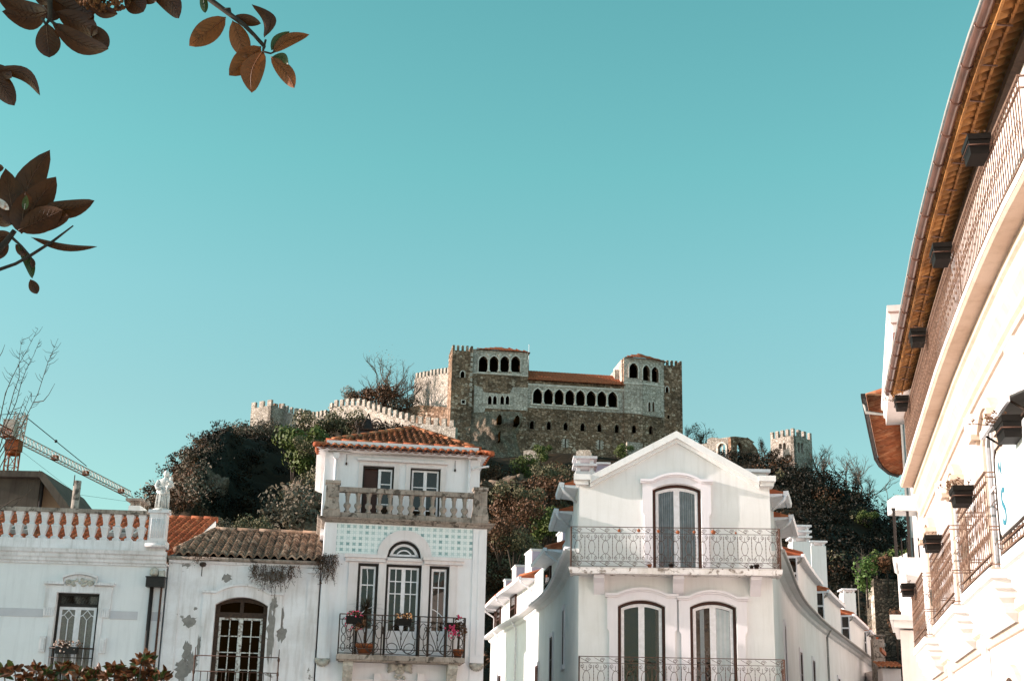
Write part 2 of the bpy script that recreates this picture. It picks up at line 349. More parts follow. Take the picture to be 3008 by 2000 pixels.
MT["cone"] = simple("seed_cone", (0.24, 0.10, 0.03), (0.10, 0.04, 0.015), 40, bmp=0.6)
MT["pink"] = simple("pink_petals", (0.62, 0.06, 0.14), (0.40, 0.03, 0.09), 30)
MT["orangeflower"] = simple("orange_petals", (0.60, 0.22, 0.06), (0.65, 0.45, 0.25), 40)
MT["whiteflower"] = simple("white_petals", (0.72, 0.66, 0.60), (0.45, 0.20, 0.12), 40)
MT["craneO"] = simple("orange_paint", (0.36, 0.085, 0.02), (0.26, 0.06, 0.018), 2, rough=0.5)
MT["craneW"] = simple("pale_paint", (0.60, 0.50, 0.44), (0.50, 0.36, 0.28), 2, rough=0.5)
MT["cable"] = simple("steel_cable", (0.05, 0.05, 0.05), (0.04, 0.04, 0.04), 2, rough=0.5)
MT["sign"] = simple("white_banner", (0.78, 0.80, 0.80), (0.74, 0.76, 0.76), 2, rough=0.4)
MT["teal"] = simple("teal_lettering", (0.03, 0.19, 0.25), (0.025, 0.15, 0.21), 2, rough=0.5)
MT["awning"] = simple("grey_fabric", (0.16, 0.165, 0.16), (0.13, 0.135, 0.13), 8)
MT["stainwall"] = plaster("stained_brown_wall", (0.105, 0.080, 0.062), (0.045, 0.030, 0.024), 0.8, 0.9, scale=1.0)
MT["ochre"] = plaster("ochre_render", (0.38, 0.24, 0.15), (0.28, 0.17, 0.10), 0.4, 0.3)
def azulejo():
    m, n, b, t = nodes("azulejo_tiles", 0.25, 0.5)
    mp = scaled(n, t.outputs["Object"], (1 / 0.174, 1, 1 / 0.164))
    fr = N(n, "VectorMath", operation='FRACTION'); n.links.new(mp, fr.inputs[0])
    fl = N(n, "VectorMath", operation='FLOOR'); n.links.new(mp, fl.inputs[0])
    sb = N(n, "VectorMath", operation='SUBTRACT'); sb.inputs[1].default_value = (0.5, 0, 0.5); n.links.new(fr.outputs[0], sb.inputs[0])
    ab = N(n, "VectorMath", operation='ABSOLUTE'); n.links.new(sb.outputs[0], ab.inputs[0])
    sx = N(n, "SeparateXYZ"); n.links.new(ab.outputs[0], sx.inputs[0])
    mxm = N(n, "Math", operation='MAXIMUM'); n.links.new(sx.outputs[0], mxm.inputs[0]); n.links.new(sx.outputs[2], mxm.inputs[1])
    mnm = N(n, "Math", operation='MINIMUM'); n.links.new(sx.outputs[0], mnm.inputs[0]); n.links.new(sx.outputs[2], mnm.inputs[1])
    # concave-sided square: the sides bow in by the circles round the corners
    bow = N(n, "Math", operation='MULTIPLY_ADD'); bow.inputs[1].default_value = -0.14; n.links.new(mnm.outputs[0], bow.inputs[0]); n.links.new(mxm.outputs[0], bow.inputs[2])
    wn = N(n, "TexWhiteNoise", noise_dimensions='3D')
    cl = N(n, "VectorMath", operation='MULTIPLY'); cl.inputs[1].default_value = (1, 0, 1); n.links.new(fl.outputs[0], cl.inputs[0]); n.links.new(cl.outputs[0], wn.inputs["Vector"])
    tint = ramp(n, wn.outputs[0], [(0.0, (0.17, 0.28, 0.28)), (0.35, (0.28, 0.40, 0.39)), (1.0, (0.56, 0.64, 0.63))])
    col = mix(n, ramp(n, bow.outputs[0], [(0.24, (1, 1, 1)), (0.26, (0, 0, 0))]), (0.72, 0.76, 0.74), tint)
    cx = N(n, "VectorMath", operation='SUBTRACT'); cx.inputs[0].default_value = (0.5, 0, 0.5); n.links.new(ab.outputs[0], cx.inputs[1])
    cz = N(n, "VectorMath", operation='MULTIPLY'); cz.inputs[1].default_value = (1, 0, 1); n.links.new(cx.outputs[0], cz.inputs[0])
    ln = N(n, "VectorMath", operation='LENGTH'); n.links.new(cz.outputs[0], ln.inputs[0])
    col = mix(n, ramp(n, ln.outputs["Value"], [(0.33, (0, 0, 0)), (0.35, (0.8,) * 3), (0.38, (0.8,) * 3), (0.40, (0, 0, 0))]), col, (0.42, 0.52, 0.50))
    col = mix(n, ramp(n, mxm.outputs[0], [(0.485, (0, 0, 0)), (0.495, (0.5,) * 3)]), col, (0.5, 0.5, 0.48))
    n.links.new(col, b.inputs["Base Color"])
    return m
MT["azulejo"] = azulejo()

# ------------------------------------------------------------------ shape helpers
def arch(x0, x1, zb, zs, zt, n=14):
    """opening outline: flat when zt == zs, else a segmental or round arch"""
    pts = [(x0, zb), (x1, zb)]
    for i in range(n + 1):
        x = x1 + (x0 - x1) * i / n; pts.append((x, topz(x, x0, x1, zs, zt)))
    return pts
def topz(x, x0, x1, zs, zt):
    if zt - zs < 1e-4: return zs
    h = zt - zs; a = (x1 - x0) / 2; r = (a * a + h * h) / (2 * h); xm = (x0 + x1) / 2
    return zt - r + math.sqrt(max(0, r * r - (x - xm) ** 2))
def gothic(x0, x1, zb, zs, zt, n=7):
    xm = (x0 + x1) / 2; a = (x1 - x0) / 2; h = zt - zs; r = (a * a + h * h) / (2 * a)
    pts = [(x0, zb), (x1, zb)]
    for i in range(n + 1):
        z = zs + h * math.sin(math.pi / 2 * i / n); pts.append((x1 - r + math.sqrt(max(0, r * r - (z - zs) ** 2)), z))
    for i in range(n - 1, -1, -1):
        z = zs + h * math.sin(math.pi / 2 * i / n); pts.append((x0 + r - math.sqrt(max(0, r * r - (z - zs) ** 2)), z))
    return pts
def spiral(cx, cz, r, turns, a0, sgn=1, y=0.0, n=14):
    return [(cx + r * (1 - 0.8 * i / n) * math.cos(a0 + sgn * turns * 2 * math.pi * i / n), y, cz + r * (1 - 0.8 * i / n) * math.sin(a0 + sgn * turns * 2 * math.pi * i / n)) for i in range(n + 1)]
def ell(cx, cz, rx, rz, a0=0, a1=2 * math.pi, y=0.0, n=16):
    return [(cx + rx * math.cos(a0 + (a1 - a0) * i / n), y, cz + rz * math.sin(a0 + (a1 - a0) * i / n)) for i in range(n + 1)]

def casement(parent, x0, x1, zb, zs, zt, y, fw, lw, fmat, lmat, gmat, rows=(), cols=1, meet=0.03, kick=0.0, glass_in=0.05, name="window", transom=None):
    """window part > casement (two), pane; set back y behind the wall face"""
    n = 10
    m = M(); m.ring(arch(x0, x1, zb, zs, zt, n), arch(x0 + fw, x1 - fw, zb + fw * 0.4, zs, zt - fw if zt > zs else zs, n) if zt > zs else arch(x0 + fw, x1 - fw, zb + fw * 0.4, zs - fw, zs - fw, n), y, y + 0.09)
    if transom: m.box(x0 + fw, x1 - fw, y + 0.005, y + 0.085, transom, transom + fw * 1.2)
    wd = m.build(name, fmat, parent)
    tz = (lambda x: topz(x, x0, x1, zs, zt) - fw) if not transom else (lambda x: transom)
    xm = (x0 + x1) / 2
    for a, b in ((x0 + fw, xm), (xm, x1 - fw)):
        m = M(); k = 8
        xs = [a + (b - a) * i / k for i in range(k + 1)]
        xi = [a + lw + (b - a - 2 * lw) * i / k for i in range(k + 1)]
        o = [(a, zb + 0.04), (b, zb + 0.04)] + [(q, tz(q)) for q in reversed(xs)]
        lo = zb + 0.04 + lw + kick
        i_ = [(a + lw, lo), (b - lw, lo)] + [(q, tz(q) - lw) for q in reversed(xi)]
        m.ring(o, i_, y + 0.02, y + 0.075)
        top = tz(xm)
        for j in range(1, cols):
            q = a + lw + (b - a - 2 * lw) * j / cols; m.box(q - 0.014, q + 0.014, y + 0.025, y + 0.06, lo - 0.01, tz(q) - lw + 0.01)
        for r_ in rows:
            q = lo + (top - lw - lo) * r_; m.box(a + lw - 0.01, b - lw + 0.01, y + 0.027, y + 0.058, q - 0.014, q + 0.014)
        m.build("casement", lmat, wd)
    g = M(); g.prism(arch(x0 + fw * 0.5, x1 - fw * 0.5, zb + 0.02, zs - (0 if zt > zs else fw * .5), zt - fw * .5 if zt > zs else zs - fw * .5, n), y + glass_in, y + glass_in + 0.012); g.build("pane", gmat, wd)
    return wd

def tiles(mesh, O, S, T, L, smin, smax, pitch=0.22, row=0.34, amp=0.055, sub=6):
    """canal-tile roof field: O eave origin, S along eave, T up the slope, L slope length; smin/smax(t) bound it"""
    O, S, T = Vector(O), Vector(S).normalized(), Vector(T).normalized(); Nn = S.cross(T).normalized()
    if Nn.z < 0: Nn = -Nn
    rows = max(1, int(L / row)); row = L / rows
    for j in range(rows):
        t0, t1 = j * row, (j + 1) * row; tm = (t0 + t1) / 2
        a, b = smin(tm), smax(tm)
        if b - a < pitch * 0.5: continue
        i0, i1 = math.floor(a / pitch), math.ceil(b / pitch)
        for i in range(i0, i1):
            s0 = i * pitch
            if s0 + pitch * 0.5 < a or s0 + pitch * 0.5 > b: continue
            jz = random.uniform(-0.008, 0.008); js = random.uniform(-0.012, 0.012); jt = random.uniform(-0.02, 0.02)
            vs = []
            for tt, ad in ((t0 + jt, 0.045), (t1 + 0.03, 0.0)):
                for k in range(sub + 1):
                    q = k / sub; h = amp * math.sin(math.pi * min(1, max(0, (q - 0.12) / 0.76))) if 0.12 < q < 0.88 else -0.01
                    vs.append(O + S * (s0 + q * pitch + js) + T * tt + Nn * (h * (1.15 if ad else 1) + ad + jz))
            lo = [v - Nn * 0.05 for v in vs[:sub + 1]]
            n = sub + 1; vs += lo
            fs = [(k, k + 1, n + k + 1, n + k) for k in range(sub)] + [(2 * n + k, 2 * n + k + 1, k + 1, k) for k in range(sub)]
            mesh.add(vs, fs, True)
    return mesh
def ridge(mesh, a, b, r=0.10, step=0.40):
    a, b = Vector(a), Vector(b); d = b - a; n = max(1, int(d.length / step))
    for i in range(n):
        p = a + d * (i / n); q = a + d * ((i + 1.12) / n)
        mesh.tube([p, q], [r * 1.08, r * 0.9], 8)
    return mesh

def leaves(m, c, rad, count, size, rnd, shell=0.55, flat=0.8, up=0.0):
    """leaf clumps spread through a crown made of a few lobes"""
    lobes = [(Vector((rnd.gauss(0, .45), rnd.gauss(0, .45), rnd.uniform(-.5, .6))), rnd.uniform(.35, .62)) for _ in range(9)]
    for _ in range(count):
        o, lr = rnd.choice(lobes)
        d = Vector((rnd.gauss(0, 1), rnd.gauss(0, 1), rnd.gauss(0, 1))).normalized() * lr * (shell + (1 - shell) * rnd.random())
        p = o + d; p = Vector((c[0] + p.x * rad[0], c[1] + p.y * rad[1], c[2] + p.z * rad[2]))
        s = size * rnd.uniform(0.6, 1.5)
        nrm = (d.normalized() + Vector((rnd.gauss(0, .5), rnd.gauss(0, .5), rnd.gauss(0, .5) + up))).normalized()
        a = nrm.orthogonal().normalized(); b = nrm.cross(a); th = rnd.uniform(0, 6.28)
        u_ = a * math.cos(th) + b * math.sin(th); v_ = nrm.cross(u_)
        m.add([p - u_ * s, p - v_ * s * .55, p + u_ * s, p + v_ * s * .55], [(0, 1, 2, 3)])
    return m
def bare_branches(m, base, h, spread, rnd, r0=0.12, depth=4, n0=5):
    def rec(p, d, L, r, k):
        segs = 3; pts = [p]; q = p
        for i in range(segs):
            d = (d + Vector((rnd.gauss(0, .16), rnd.gauss(0, .16), rnd.gauss(0, .10) + .04))).normalized(); q = q + d * (L / segs); pts.append(q)
        m.tube(pts, [r, r * .85, r * .7, r * .5], 4, cap=False)
        if k <= 0: return
        for _ in range(rnd.choice((3, 3, 4))):
            t = rnd.choice((1, 2, 3)); nd = (d + Vector((rnd.gauss(0, spread), rnd.gauss(0, spread), rnd.gauss(.1, spread * .7)))).normalized()
            rec(pts[t], nd, L * rnd.uniform(.5, .75), r * .55, k - 1)
    for i in range(n0):
        rec(Vector(base), Vector((rnd.gauss(0, spread), rnd.gauss(0, spread), 1)).normalized(), h * rnd.uniform(.35, .5), r0, depth - 1)
    return m
# ================================================================== ground
g = M(); g.add([(-3000, -3000, 0), (3000, -3000, 0), (3000, 3000, 0), (-3000, 3000, 0)], [(0, 1, 2, 3)])
g.build("ground", MT["ground"], kind="structure")

# ================================================================== the row on the left: three houses
PC = Plane(1190, 1700, 38.5, 8)
_p = PC.world(PC.u(940, 1700), 0.05, 0); PB = Plane(940, 1700, _p.y, 7)
_p = PB.world(PB.u(484, 1700), -0.06, 0); PA = Plane(484, 1700, _p.y, 4)

# ---------------------------------------------------------------- house with balustrade
A = lambda x, y: PA.uv(*Z3(x, y))
hA = thing("balustraded_house", "pale house at far left with a white roof balustrade and a carved window hood", "house", PA.o, PA.psi)
xl, xr = PA.u(-260, 1700), PA.u(486, 1700)
zc = A(600, 742)[1]; zt = A(600, 640)[1]; zr0 = A(600, 568)[1]; zrail = A(600, 380)[1]; zcap = A(600, 352)[1]
dx0, dx1 = A(376, 1200)[0], A(681, 1200)[0]; dzt = A(555, 942)[1]; dzb = dzt - 2.75
ex0 = xl + 0.3
wl = M(); wl.holed([(xl, 0), (xr, 0), (xr, zc), (xl, zc)], [arch(dx0, dx1, dzb, dzt, dzt)], 0, 0.35)
wl.box(xl, xr, 8.0, 8.3, 0, zc); wl.box(xl, xl + .3, .36, 7.99, 0, zc); wl.box(xr - .3, xr, .36, 7.99, 0, zc)
wl.build("wall", MT["wallA"], hA)
M().box(xl, xr, 0.0, 8.3, zc + .02, zc + .1).build("roof_slab", MT["wallA"], hA)
prof = [(-.02, zc - .005), (.05, zc), (.06, zc + .05), (.11, zc + .08), (.12, zc + .14), (.17, zc + .19), (.18, zc + .26), (.24, zc + .30), (.25, zt - .05), (.27, zt), (-.02, zt + .02)]
M().sweep(prof, [(xl, 0), (xr - .02, 0)]).build("cornice", MT["trimA"], hA)
M().box(xl, xr - .1, -.10, .16, zt + .02, zr0).build("parapet", MT["trimA"], hA)
pedx0, pedx1 = A(1062, 480)[0], A(1182, 480)[0]
bal = M().box(xl, pedx0 + .02, -.13, .19, zrail, zcap).build("balustrade", MT["weather"], hA)
H = zrail - zr0
bp = [(.10, 0), (.10, .07 * H), (.085, .09 * H), (.05, .13 * H), (.055, .16 * H), (.105, .46 * H), (.115, .48 * H), (.115, .53 * H), (.07, .55 * H), (.055, .62 * H), (.085, .86 * H), (.09, .88 * H), (.105, .90 * H), (.105, H)]
xb0, xb1 = A(125, 550)[0], A(995, 580)[0]; step = (xb1 - xb0) / 10
x = xb1; b0 = None
while x > xl + .2:
    if b0 is None:
        b0 = M().sqlathe(bp, (0, .03, zr0)).build("baluster", MT["trimA"], bal); b0.location.x = x
    else:
        c = b0.copy(); C.objects.link(c); c.location.x = x
    x -= step
pd = M(); pd.box(pedx0, pedx1, -.20, .22, zr0 + .02, zcap - .06)
for i in range(6):
    q = pedx0 + .07 + i * (pedx1 - pedx0 - .14) / 5; pd.tube([(q, -.20, zr0 + .1), (q, -.20, zcap - .2)], .018, 6)
pd.box(pedx0 - .04, pedx1 + .04, -.25, .26, zcap - .055, zcap + .03)
pd.box(pedx0 - .05, pedx1 + .06, -.27, .27, zr0 - .16, zr0 + .015)
pd.tube([(pedx0 - .03, -.30, zr0 - .12), (pedx1 + .05, -.30, zr0 - .12)], .05, 8)
pd.build("pedestal", MT["trimA"], bal)
# door opening with carved hood
wn = casement(hA, dx0, dx1, dzb, dzt, dzt, .14, .07, .075, MT["darkwood"], MT["paint"], MT["lace"], rows=(), cols=1, transom=A(555, 1038)[1])
mu = M(); xm = (dx0 + dx1) / 2; zT = A(555, 1060)[1]; zD = A(555, 1130)[1]
for a, b in ((dx0 + .145, xm - .075), (xm + .075, dx1 - .145)):
    c = (a + b) / 2; q = (zT + zD) / 2; hw = (b - a) * .32
    for p in ([(c, zT), (c - hw, q), (c, zD), (c + hw, q), (c, zT)], [(c, zT + .12), (c, zT)], [(a, q - .03), (c - hw, q)], [(b, q - .03), (c + hw, q)], [(c, zD), (c, dzb + .3)], [(a, zD - .75), (b, zD - .75)]):
        mu.tube([(s, .175, t) for s, t in p], .016, 4, False)
mu.build("muntin", MT["paint"], wn)
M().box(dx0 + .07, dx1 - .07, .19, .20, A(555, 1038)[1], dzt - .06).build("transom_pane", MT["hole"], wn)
sr = M(); z1 = A(560, 895)[1]; z2 = A(560, 1050)[1]; z3 = A(560, 1112)[1]
X0, X1 = A(318, 970)[0], A(792, 970)[0]
sr.box(X0, dx0 - .002, -.045, .02, z2, z1); sr.box(dx1 + .002, X1, -.045, .02, z2, z1); sr.box(dx0 - .002, dx1 + .002, -.045, .02, dzt + .002, z1)
for s, e in ((dx0 - .005, -1), (dx1 + .005, 1)):
    sr.box(s, s + e * .13, -.03, .02, dzb, z3)
    sr.box(s + e * .02, s + e * .30, -.055, .02, z3, z2 - .003)
    for k in range(4): sr.box(s + e * (.06 + k * .06), s + e * (.085 + k * .06), -.075, -.05, z3 + .02, z2 - .02)
    zz = A(560, 1255)[1]; zb_ = A(560, 1365)[1]
    sr.box(s + e * .14, s + e * .30, -.07, .02, zb_, zz); sr.box(s + e * .17, s + e * .26, -.10, -.065, zb_ + .06, zz - .06)
sr.build("window_surround", MT["trimA"], hA)
hd = M(); zh0 = A(390, 885)[1]; zh1 = A(390, 862)[1]; zap = A(565, 795)[1]; hx0, hx1 = A(316, 875)[0], A(815, 885)[0]; ax0, ax1 = A(450, 850)[0], A(690, 850)[0]
lp = lambda d: [(hx0 - d, zh1)] + [(ax0, zh1)] + [(ax0 + (ax1 - ax0) * i / 12, topz(ax0 + (ax1 - ax0) * i / 12, ax0, ax1, zh1 + .17, zap)) for i in range(13)] + [(ax1, zh1), (hx1 + d, zh1)]
up = lp(0); lo = [(p[0] + (.05 if i in (1,) else (-.05 if i == len(up) - 2 else 0)), p[1] - .07) for i, p in enumerate(up)]
hd.ring(up, lo, -.13, .02, closed=False)
hd.prism([(ax0 + .04, zh0 - .04), (ax1 - .04, zh0 - .04)] + [(p[0] * .94 + .06 * (ax0 + ax1) / 2, p[1] - .075) for p in reversed(up[2:-2])], -.05, .02)
hd.build("window_hood", MT["trimA"], hA)
cv = M()
rn = random.Random(3)
for i in range(26):
    q = rn.uniform(ax0 + .10, ax1 - .10); cv.blob((q, -.06, rn.uniform(zh0, zap - .17 - abs(q - (ax0 + ax1) / 2) * .3)), rn.uniform(.03, .06), .03, rn.uniform(.03, .05), 7, 5)
for s in (ax0 + .15, ax1 - .15): cv.tube(spiral(s, zh0 + .06, .09, 1.4, 0, 1, -.07), .02, 5)
cv.build("carved_panel", MT["lime"], hA)
zb1, zb2 = A(560, 1062)[1], A(560, 1120)[1]
bd = M(); bd.box(xl, dx0 - .32, -.018, .02, zb2, zb1); bd.build("string_band", MT["bandA"], hA)
M().box(dx1 + .33, A(975, 1100)[0], -.018, .02, zb2, zb1).build("string_band", MT["bandA"], hA)
M().box(A(1040, 1100)[0] + .12, A(1145, 1100)[0], -.02, .02, zb2 - .02, zb1).build("string_band", MT["bandA"], hA)
px0 = A(985, 1000)[0]
M().box(px0, xr - .12, -.012, .02, 0, zc - .01).build("corner_pilaster", MT["wallA"], hA)
# rainwater hopper and pipes
hp = M(); hx = A(1045, 870)[0]; hx2 = A(1172, 870)[0]; hz0 = A(1100, 905)[1]; hz1 = A(1100, 840)[1]
hp.box(hx, hx2, -.26, -.02, hz0, hz1); hp.box(hx - .02, hx2 + .02, -.28, -.01, hz1, hz1 + .03)
px_ = A(1066, 1000)[0]; hp.tube([(px_ + .02, -.09, hz0 + .02), (px_ + .02, -.09, 0)], .055, 10)
hp.build("drain_pipe", MT["darkmetal"], hA)
mk = M(); mk.blob((A(1100, 800)[0], -.12, A(1100, 800)[1]), .13, .1, .14, 10, 8, .08)
mk.blob((A(1095, 820)[0], -.2, A(1100, 812)[1]), .07, .05, .05); mk.box(A(1135, 800)[0], A(1172, 800)[0], -.2, 0, A(1100, 835)[1], A(1100, 790)[1])
for s in (-.05, .05): mk.blob((A(1100, 800)[0] + s, -.21, A(1100, 790)[1]), .025, .02, .02)
mk.build("carved_spout", MT["lime"], hA)
bp_ = M(); q = xr - .07; bp_.tube([(q + .02, -.07, zc - .1), (q, -.07, zc - .6), (q, -.07, 0)], .03, 8); bp_.build("side_pipe", MT["rust"], hA)
# guard rail of the door
gr = M(); zg = A(520, 1335)[1]
gr.tube([(dx0 - .02, -.10, zg), (dx1 + .02, -.10, zg)], .022, 6); gr.tube([(dx0, -.10, zg - .25), (dx1, -.10, zg - .25)], .012, 5)
for i in range(13): gr.tube([(dx0 + (dx1 - dx0) * i / 12, -.10, zg), (dx0 + (dx1 - dx0) * i / 12, -.10, dzb)], .009, 4)
for s in (dx0, dx1): gr.tube([(s, .02, zg), (s, -.10, zg)], .016, 5)
gr.build("guard_rail", MT["iron"], hA)
# tiled roof behind the balustrade; its right verge rises over the next house
rf = M(); eave_y = .5; zE = zr0 - .30
rp = PA.uv(637, 1509, w=-7.4); rp = (rp[0], rp[1] - .20); vx = rp[0]; slope_z = rp[1] - zE; L = math.hypot(6.9, slope_z)
tiles(rf, (0, eave_y, zE), (1, 0, 0), (0, 6.9, slope_z), L, lambda t: xl, lambda t: xr + .12 if t < L * .40 else vx, .21, .36, .05)
ro = rf.build("roof", MT["tile"], hA)
rd = M(); ridge(rd, (xl, 7.4, rp[1]), (vx, 7.4, rp[1]), .11); rd.build("ridge_tiles", MT["tile"], ro)
vg = M(); yk = eave_y + 6.9 * .40
fz = lambda y: zE + (y - eave_y) / 6.9 * slope_z
vg.add([(xr + .02, eave_y, fz(eave_y) - .3), (xr + .02, yk, fz(yk) - .3), (xr + .02, yk, fz(yk) + .02), (xr + .02, eave_y, fz(eave_y) + .02),
        (xr + .16, eave_y, fz(eave_y) - .3), (xr + .16, yk, fz(yk) - .3), (xr + .16, yk, fz(yk) + .02), (xr + .16, eave_y, fz(eave_y) + .02)],
       [(0, 1, 2, 3), (4, 5, 6, 7), (0, 1, 5, 4), (1, 2, 6, 5), (2, 3, 7, 6), (3, 0, 4, 7)])
vg.add([(vx, yk, fz(yk) - 1.2), (vx, 7.4, fz(7.4) - 1.2), (vx, 7.4, fz(7.4) - .02), (vx, yk, fz(yk) - .02), (vx - .2, yk, fz(yk) - 1.2), (vx - .2, 7.4, fz(7.4) - 1.2), (vx - .2, 7.4, fz(7.4) - .06), (vx - .2, yk, fz(yk) - .06)],
       [(0, 1, 2, 3), (4, 5, 6, 7), (0, 1, 5, 4), (1, 2, 6, 5), (2, 3, 7, 6), (3, 0, 4, 7)])
vg.build("verge_wall", MT["white"], ro)
for a, b, yy in ((780, 975, 450), (65, 215, 432)):
    m = M(); p0, p1 = PA.uv(*Z3(a, yy), w=-3.2), PA.uv(*Z3(b, yy), w=-3.2); zz = fz(3.2)
    for (q0, q1, r0, r1) in ((p0[0], p1[0], 2.95, 3.05), (p0[0], p1[0], 3.75, 3.85), (p0[0], p0[0] + .08, 3.05, 3.75), (p1[0] - .08, p1[0], 3.05, 3.75)):
        m.add([(q0, r0, fz(r0) + .06), (q1, r0, fz(r0) + .06), (q1, r1, fz(r1) + .06), (q0, r1, fz(r1) + .06), (q0, r0, fz(r0) + .2), (q1, r0, fz(r0) + .2), (q1, r1, fz(r1) + .2), (q0, r1, fz(r1) + .2)],
              [(0, 1, 5, 4), (1, 2, 6, 5), (2, 3, 7, 6), (3, 0, 4, 7), (4, 5, 6, 7)])
    so_ = m.build("skylight", MT["zinc"], ro)
    k = M(); k.add([(p0[0] + .08, 3.05, fz(3.05) + .14), (p1[0] - .08, 3.05, fz(3.05) + .14), (p1[0] - .08, 3.75, fz(3.75) + .14), (p0[0] + .08, 3.75, fz(3.75) + .14)], [(0, 1, 2, 3)])
    k.build("pane", MT["glass"], so_)
# planter on the guard rail
fx0, fx1 = A(410, 1350)[0], A(560, 1350)[0]
pl = thing("flower_box", "dark flower box of pale blooms on the guard rail of the lace-curtained window", "flower box", PA.world((fx0 + fx1) / 2, -.22, zg - .14), PA.psi)
hw = (fx1 - fx0) / 2
M().box(-hw, hw, -.09, .09, -.02, .16).build("trough", MT["darkmetal"], pl)
fl = M(); rn = random.Random(5)
for i in range(60): fl.blob((rn.uniform(-hw - .05, hw), rn.uniform(-.14, .08), rn.uniform(.14, .34) - (.12 if rn.random() < .2 else 0)), .025, .025, .022, 5, 4)
fl.build("flowers", MT["whiteflower"], pl)
lf = M(); leaves(lf, (0, -.02, .2), (hw * 1.1, .12, .13), 160, .03, rn); lf.build("foliage", MT["leafrust"], pl)

# statue on the pedestal
sx = A(1140, 360)[0]; sz = zcap + .03; sh = A(1160, 78)[1] - sz
st = thing("statue", "white marble statue of a robed woman holding a child on the balustrade pedestal", "statue", PA.world(sx + .02, 0, sz), PA.psi)
k = sh / 1.30
bd = M(); n = 20; rings = [(.00, .23, .19, 0, 0), (.06, .235, .20, 0, 0), (.07, .20, .17, .01, 0), (.25, .19, .155, .01, 0), (.45, .175, .14, .0, 0), (.62, .165, .13, -.01, 0), (.74, .155, .115, 0, 0), (.84, .165, .115, .01, 0), (.94, .19, .12, .02, 0), (1.0, .185, .11, .02, 0), (1.045, .10, .08, .025, 0), (1.07, .055, .055, .03, -.01), (1.10, .05, .05, .03, -.01)]
vs = []
for i, (z, a, b, ox, oy) in enumerate(rings):
    for j in range(n):
        t = 2 * math.pi * j / n; f = 1 + (.09 * math.sin(7 * t + i * .5) if 2 <= i <= 6 else .03 * math.sin(5 * t + i)) * (1 if i > 1 else 0)
        vs.append(((ox + a * f * math.cos(t)) * k, (oy + b * f * math.sin(t)) * k, z * k))
bd.add(vs, [(i * n + j, i * n + (j + 1) % n, (i + 1) * n + (j + 1) % n, (i + 1) * n + j) for i in range(len(rings) - 1) for j in range(n)], True)
hc = (.04 * k, -.03 * k, 1.19 * k)
bd.blob(hc, .075 * k, .085 * k, .105 * k, 14, 10); bd.blob((hc[0], hc[1] - .085 * k, hc[2] - .01 * k), .014 * k, .02 * k, .025 * k, 6, 5)
bd.tube([(-.17 * k, -.02 * k, .97 * k), (-.235 * k, -.06 * k, .80 * k), (-.20 * k, -.13 * k, .70 * k), (-.06 * k, -.17 * k, .72 * k)], [.06 * k, .058 * k, .05 * k, .035 * k], 9)
bd.tube([(.20 * k, -.02 * k, .97 * k), (.27 * k, -.06 * k, .83 * k), (.22 * k, -.17 * k, .74 * k), (.08 * k, -.19 * k, .76 * k)], [.06 * k, .058 * k, .05 * k, .035 * k], 9)
bd.build("robed_figure", MT["marble"], st)
m = M(); m.blob((hc[0], hc[1] + .02 * k, hc[2] + .02 * k), .09 * k, .095 * k, .105 * k, 12, 8, .03); m.tube([(hc[0] + .03, hc[1] + .06, hc[2]), (hc[0] + .06, hc[1] + .08, hc[2] - .2 * k)], [.07 * k, .05 * k], 8); m.build("hair", MT["marble"], st)
m = M(); m.blob((.22 * k, -.16 * k, .87 * k), .075 * k, .07 * k, .12 * k, 10, 8); m.blob((.235 * k, -.18 * k, 1.02 * k), .055 * k, .06 * k, .065 * k, 10, 8)
m.tube([(.18 * k, -.2 * k, .8 * k), (.13 * k, -.22 * k, .66 * k), (.15 * k, -.21 * k, .58 * k)], [.04 * k, .035 * k, .025 * k], 7); m.tube([(.19 * k, -.2 * k, .93 * k), (.1 * k, -.22 * k, .9 * k)], [.03 * k, .02 * k], 6)
m.build("carved_child", MT["marble"], st)
m = M(); rn = random.Random(2)
for i in range(9):
    t = -2.6 + i * .27; x_ = .2 * math.cos(t) * k; y_ = .16 * math.sin(t) * k
    m.tube([(x_ * .85, y_ * .95, .78 * k), (x_ * 1.02 + rn.uniform(-.02, .02), y_ * 1.05, .45 * k), (x_ * 1.1 + rn.uniform(-.03, .03), y_ * 1.12, .09 * k)], [.02 * k, .03 * k, .035 * k], 6)
m.tube([(-.18 * k, -.1 * k, .62 * k), (0, -.19 * k, .5 * k), (.17 * k, -.14 * k, .62 * k)], [.05 * k, .045 * k, .05 * k], 8)
m.build("drapery", MT["marble"], st)
M().lathe([(.26, -.03), (.26, .03), (.22, .05)], (0, 0, 0), 16).build("plinth", MT["marble"], st)

# ---------------------------------------------------------------- peeling house
Bq = lambda x, y: PB.uv(*Z4(x, y))
hB = thing("peeling_house", "low house with flaking plaster, old mossy tile roof and arched brown window", "house", PB.o, PB.psi)
xl, xr = PB.u(492, 1700), PB.u(941, 1700) - .01
zg = Bq(700, 652)[1]
wx0, wx1 = Bq(482, 1250)[0], Bq(888, 1250)[0]; wzt = Bq(700, 922)[1]; wzs = Bq(700, 985)[1]; wzb = wzt - 3.0
wl = M(); wl.holed([(xl, 0), (xr, 0), (xr, zg), (xl, zg)], [arch(wx0, wx1, wzb, wzs, wzt)], 0, .4); wl.box(xl, xr, 6.5, 6.8, 0, zg); wl.box(xl, xl + .2, .41, 6.49, 0, zg); wl.box(xr - .2, xr, .41, 6.49, 0, zg)
wl.build("wall", MT["wallB"], hB)
wn = casement(hB, wx0, wx1, wzb, wzs, wzt, .16, .12, .06, MT["oldwood"], MT["oldpaint"], MT["hole"], rows=(.22, .42, .62, .81), cols=2, transom=Bq(700, 1072)[1] - .02)
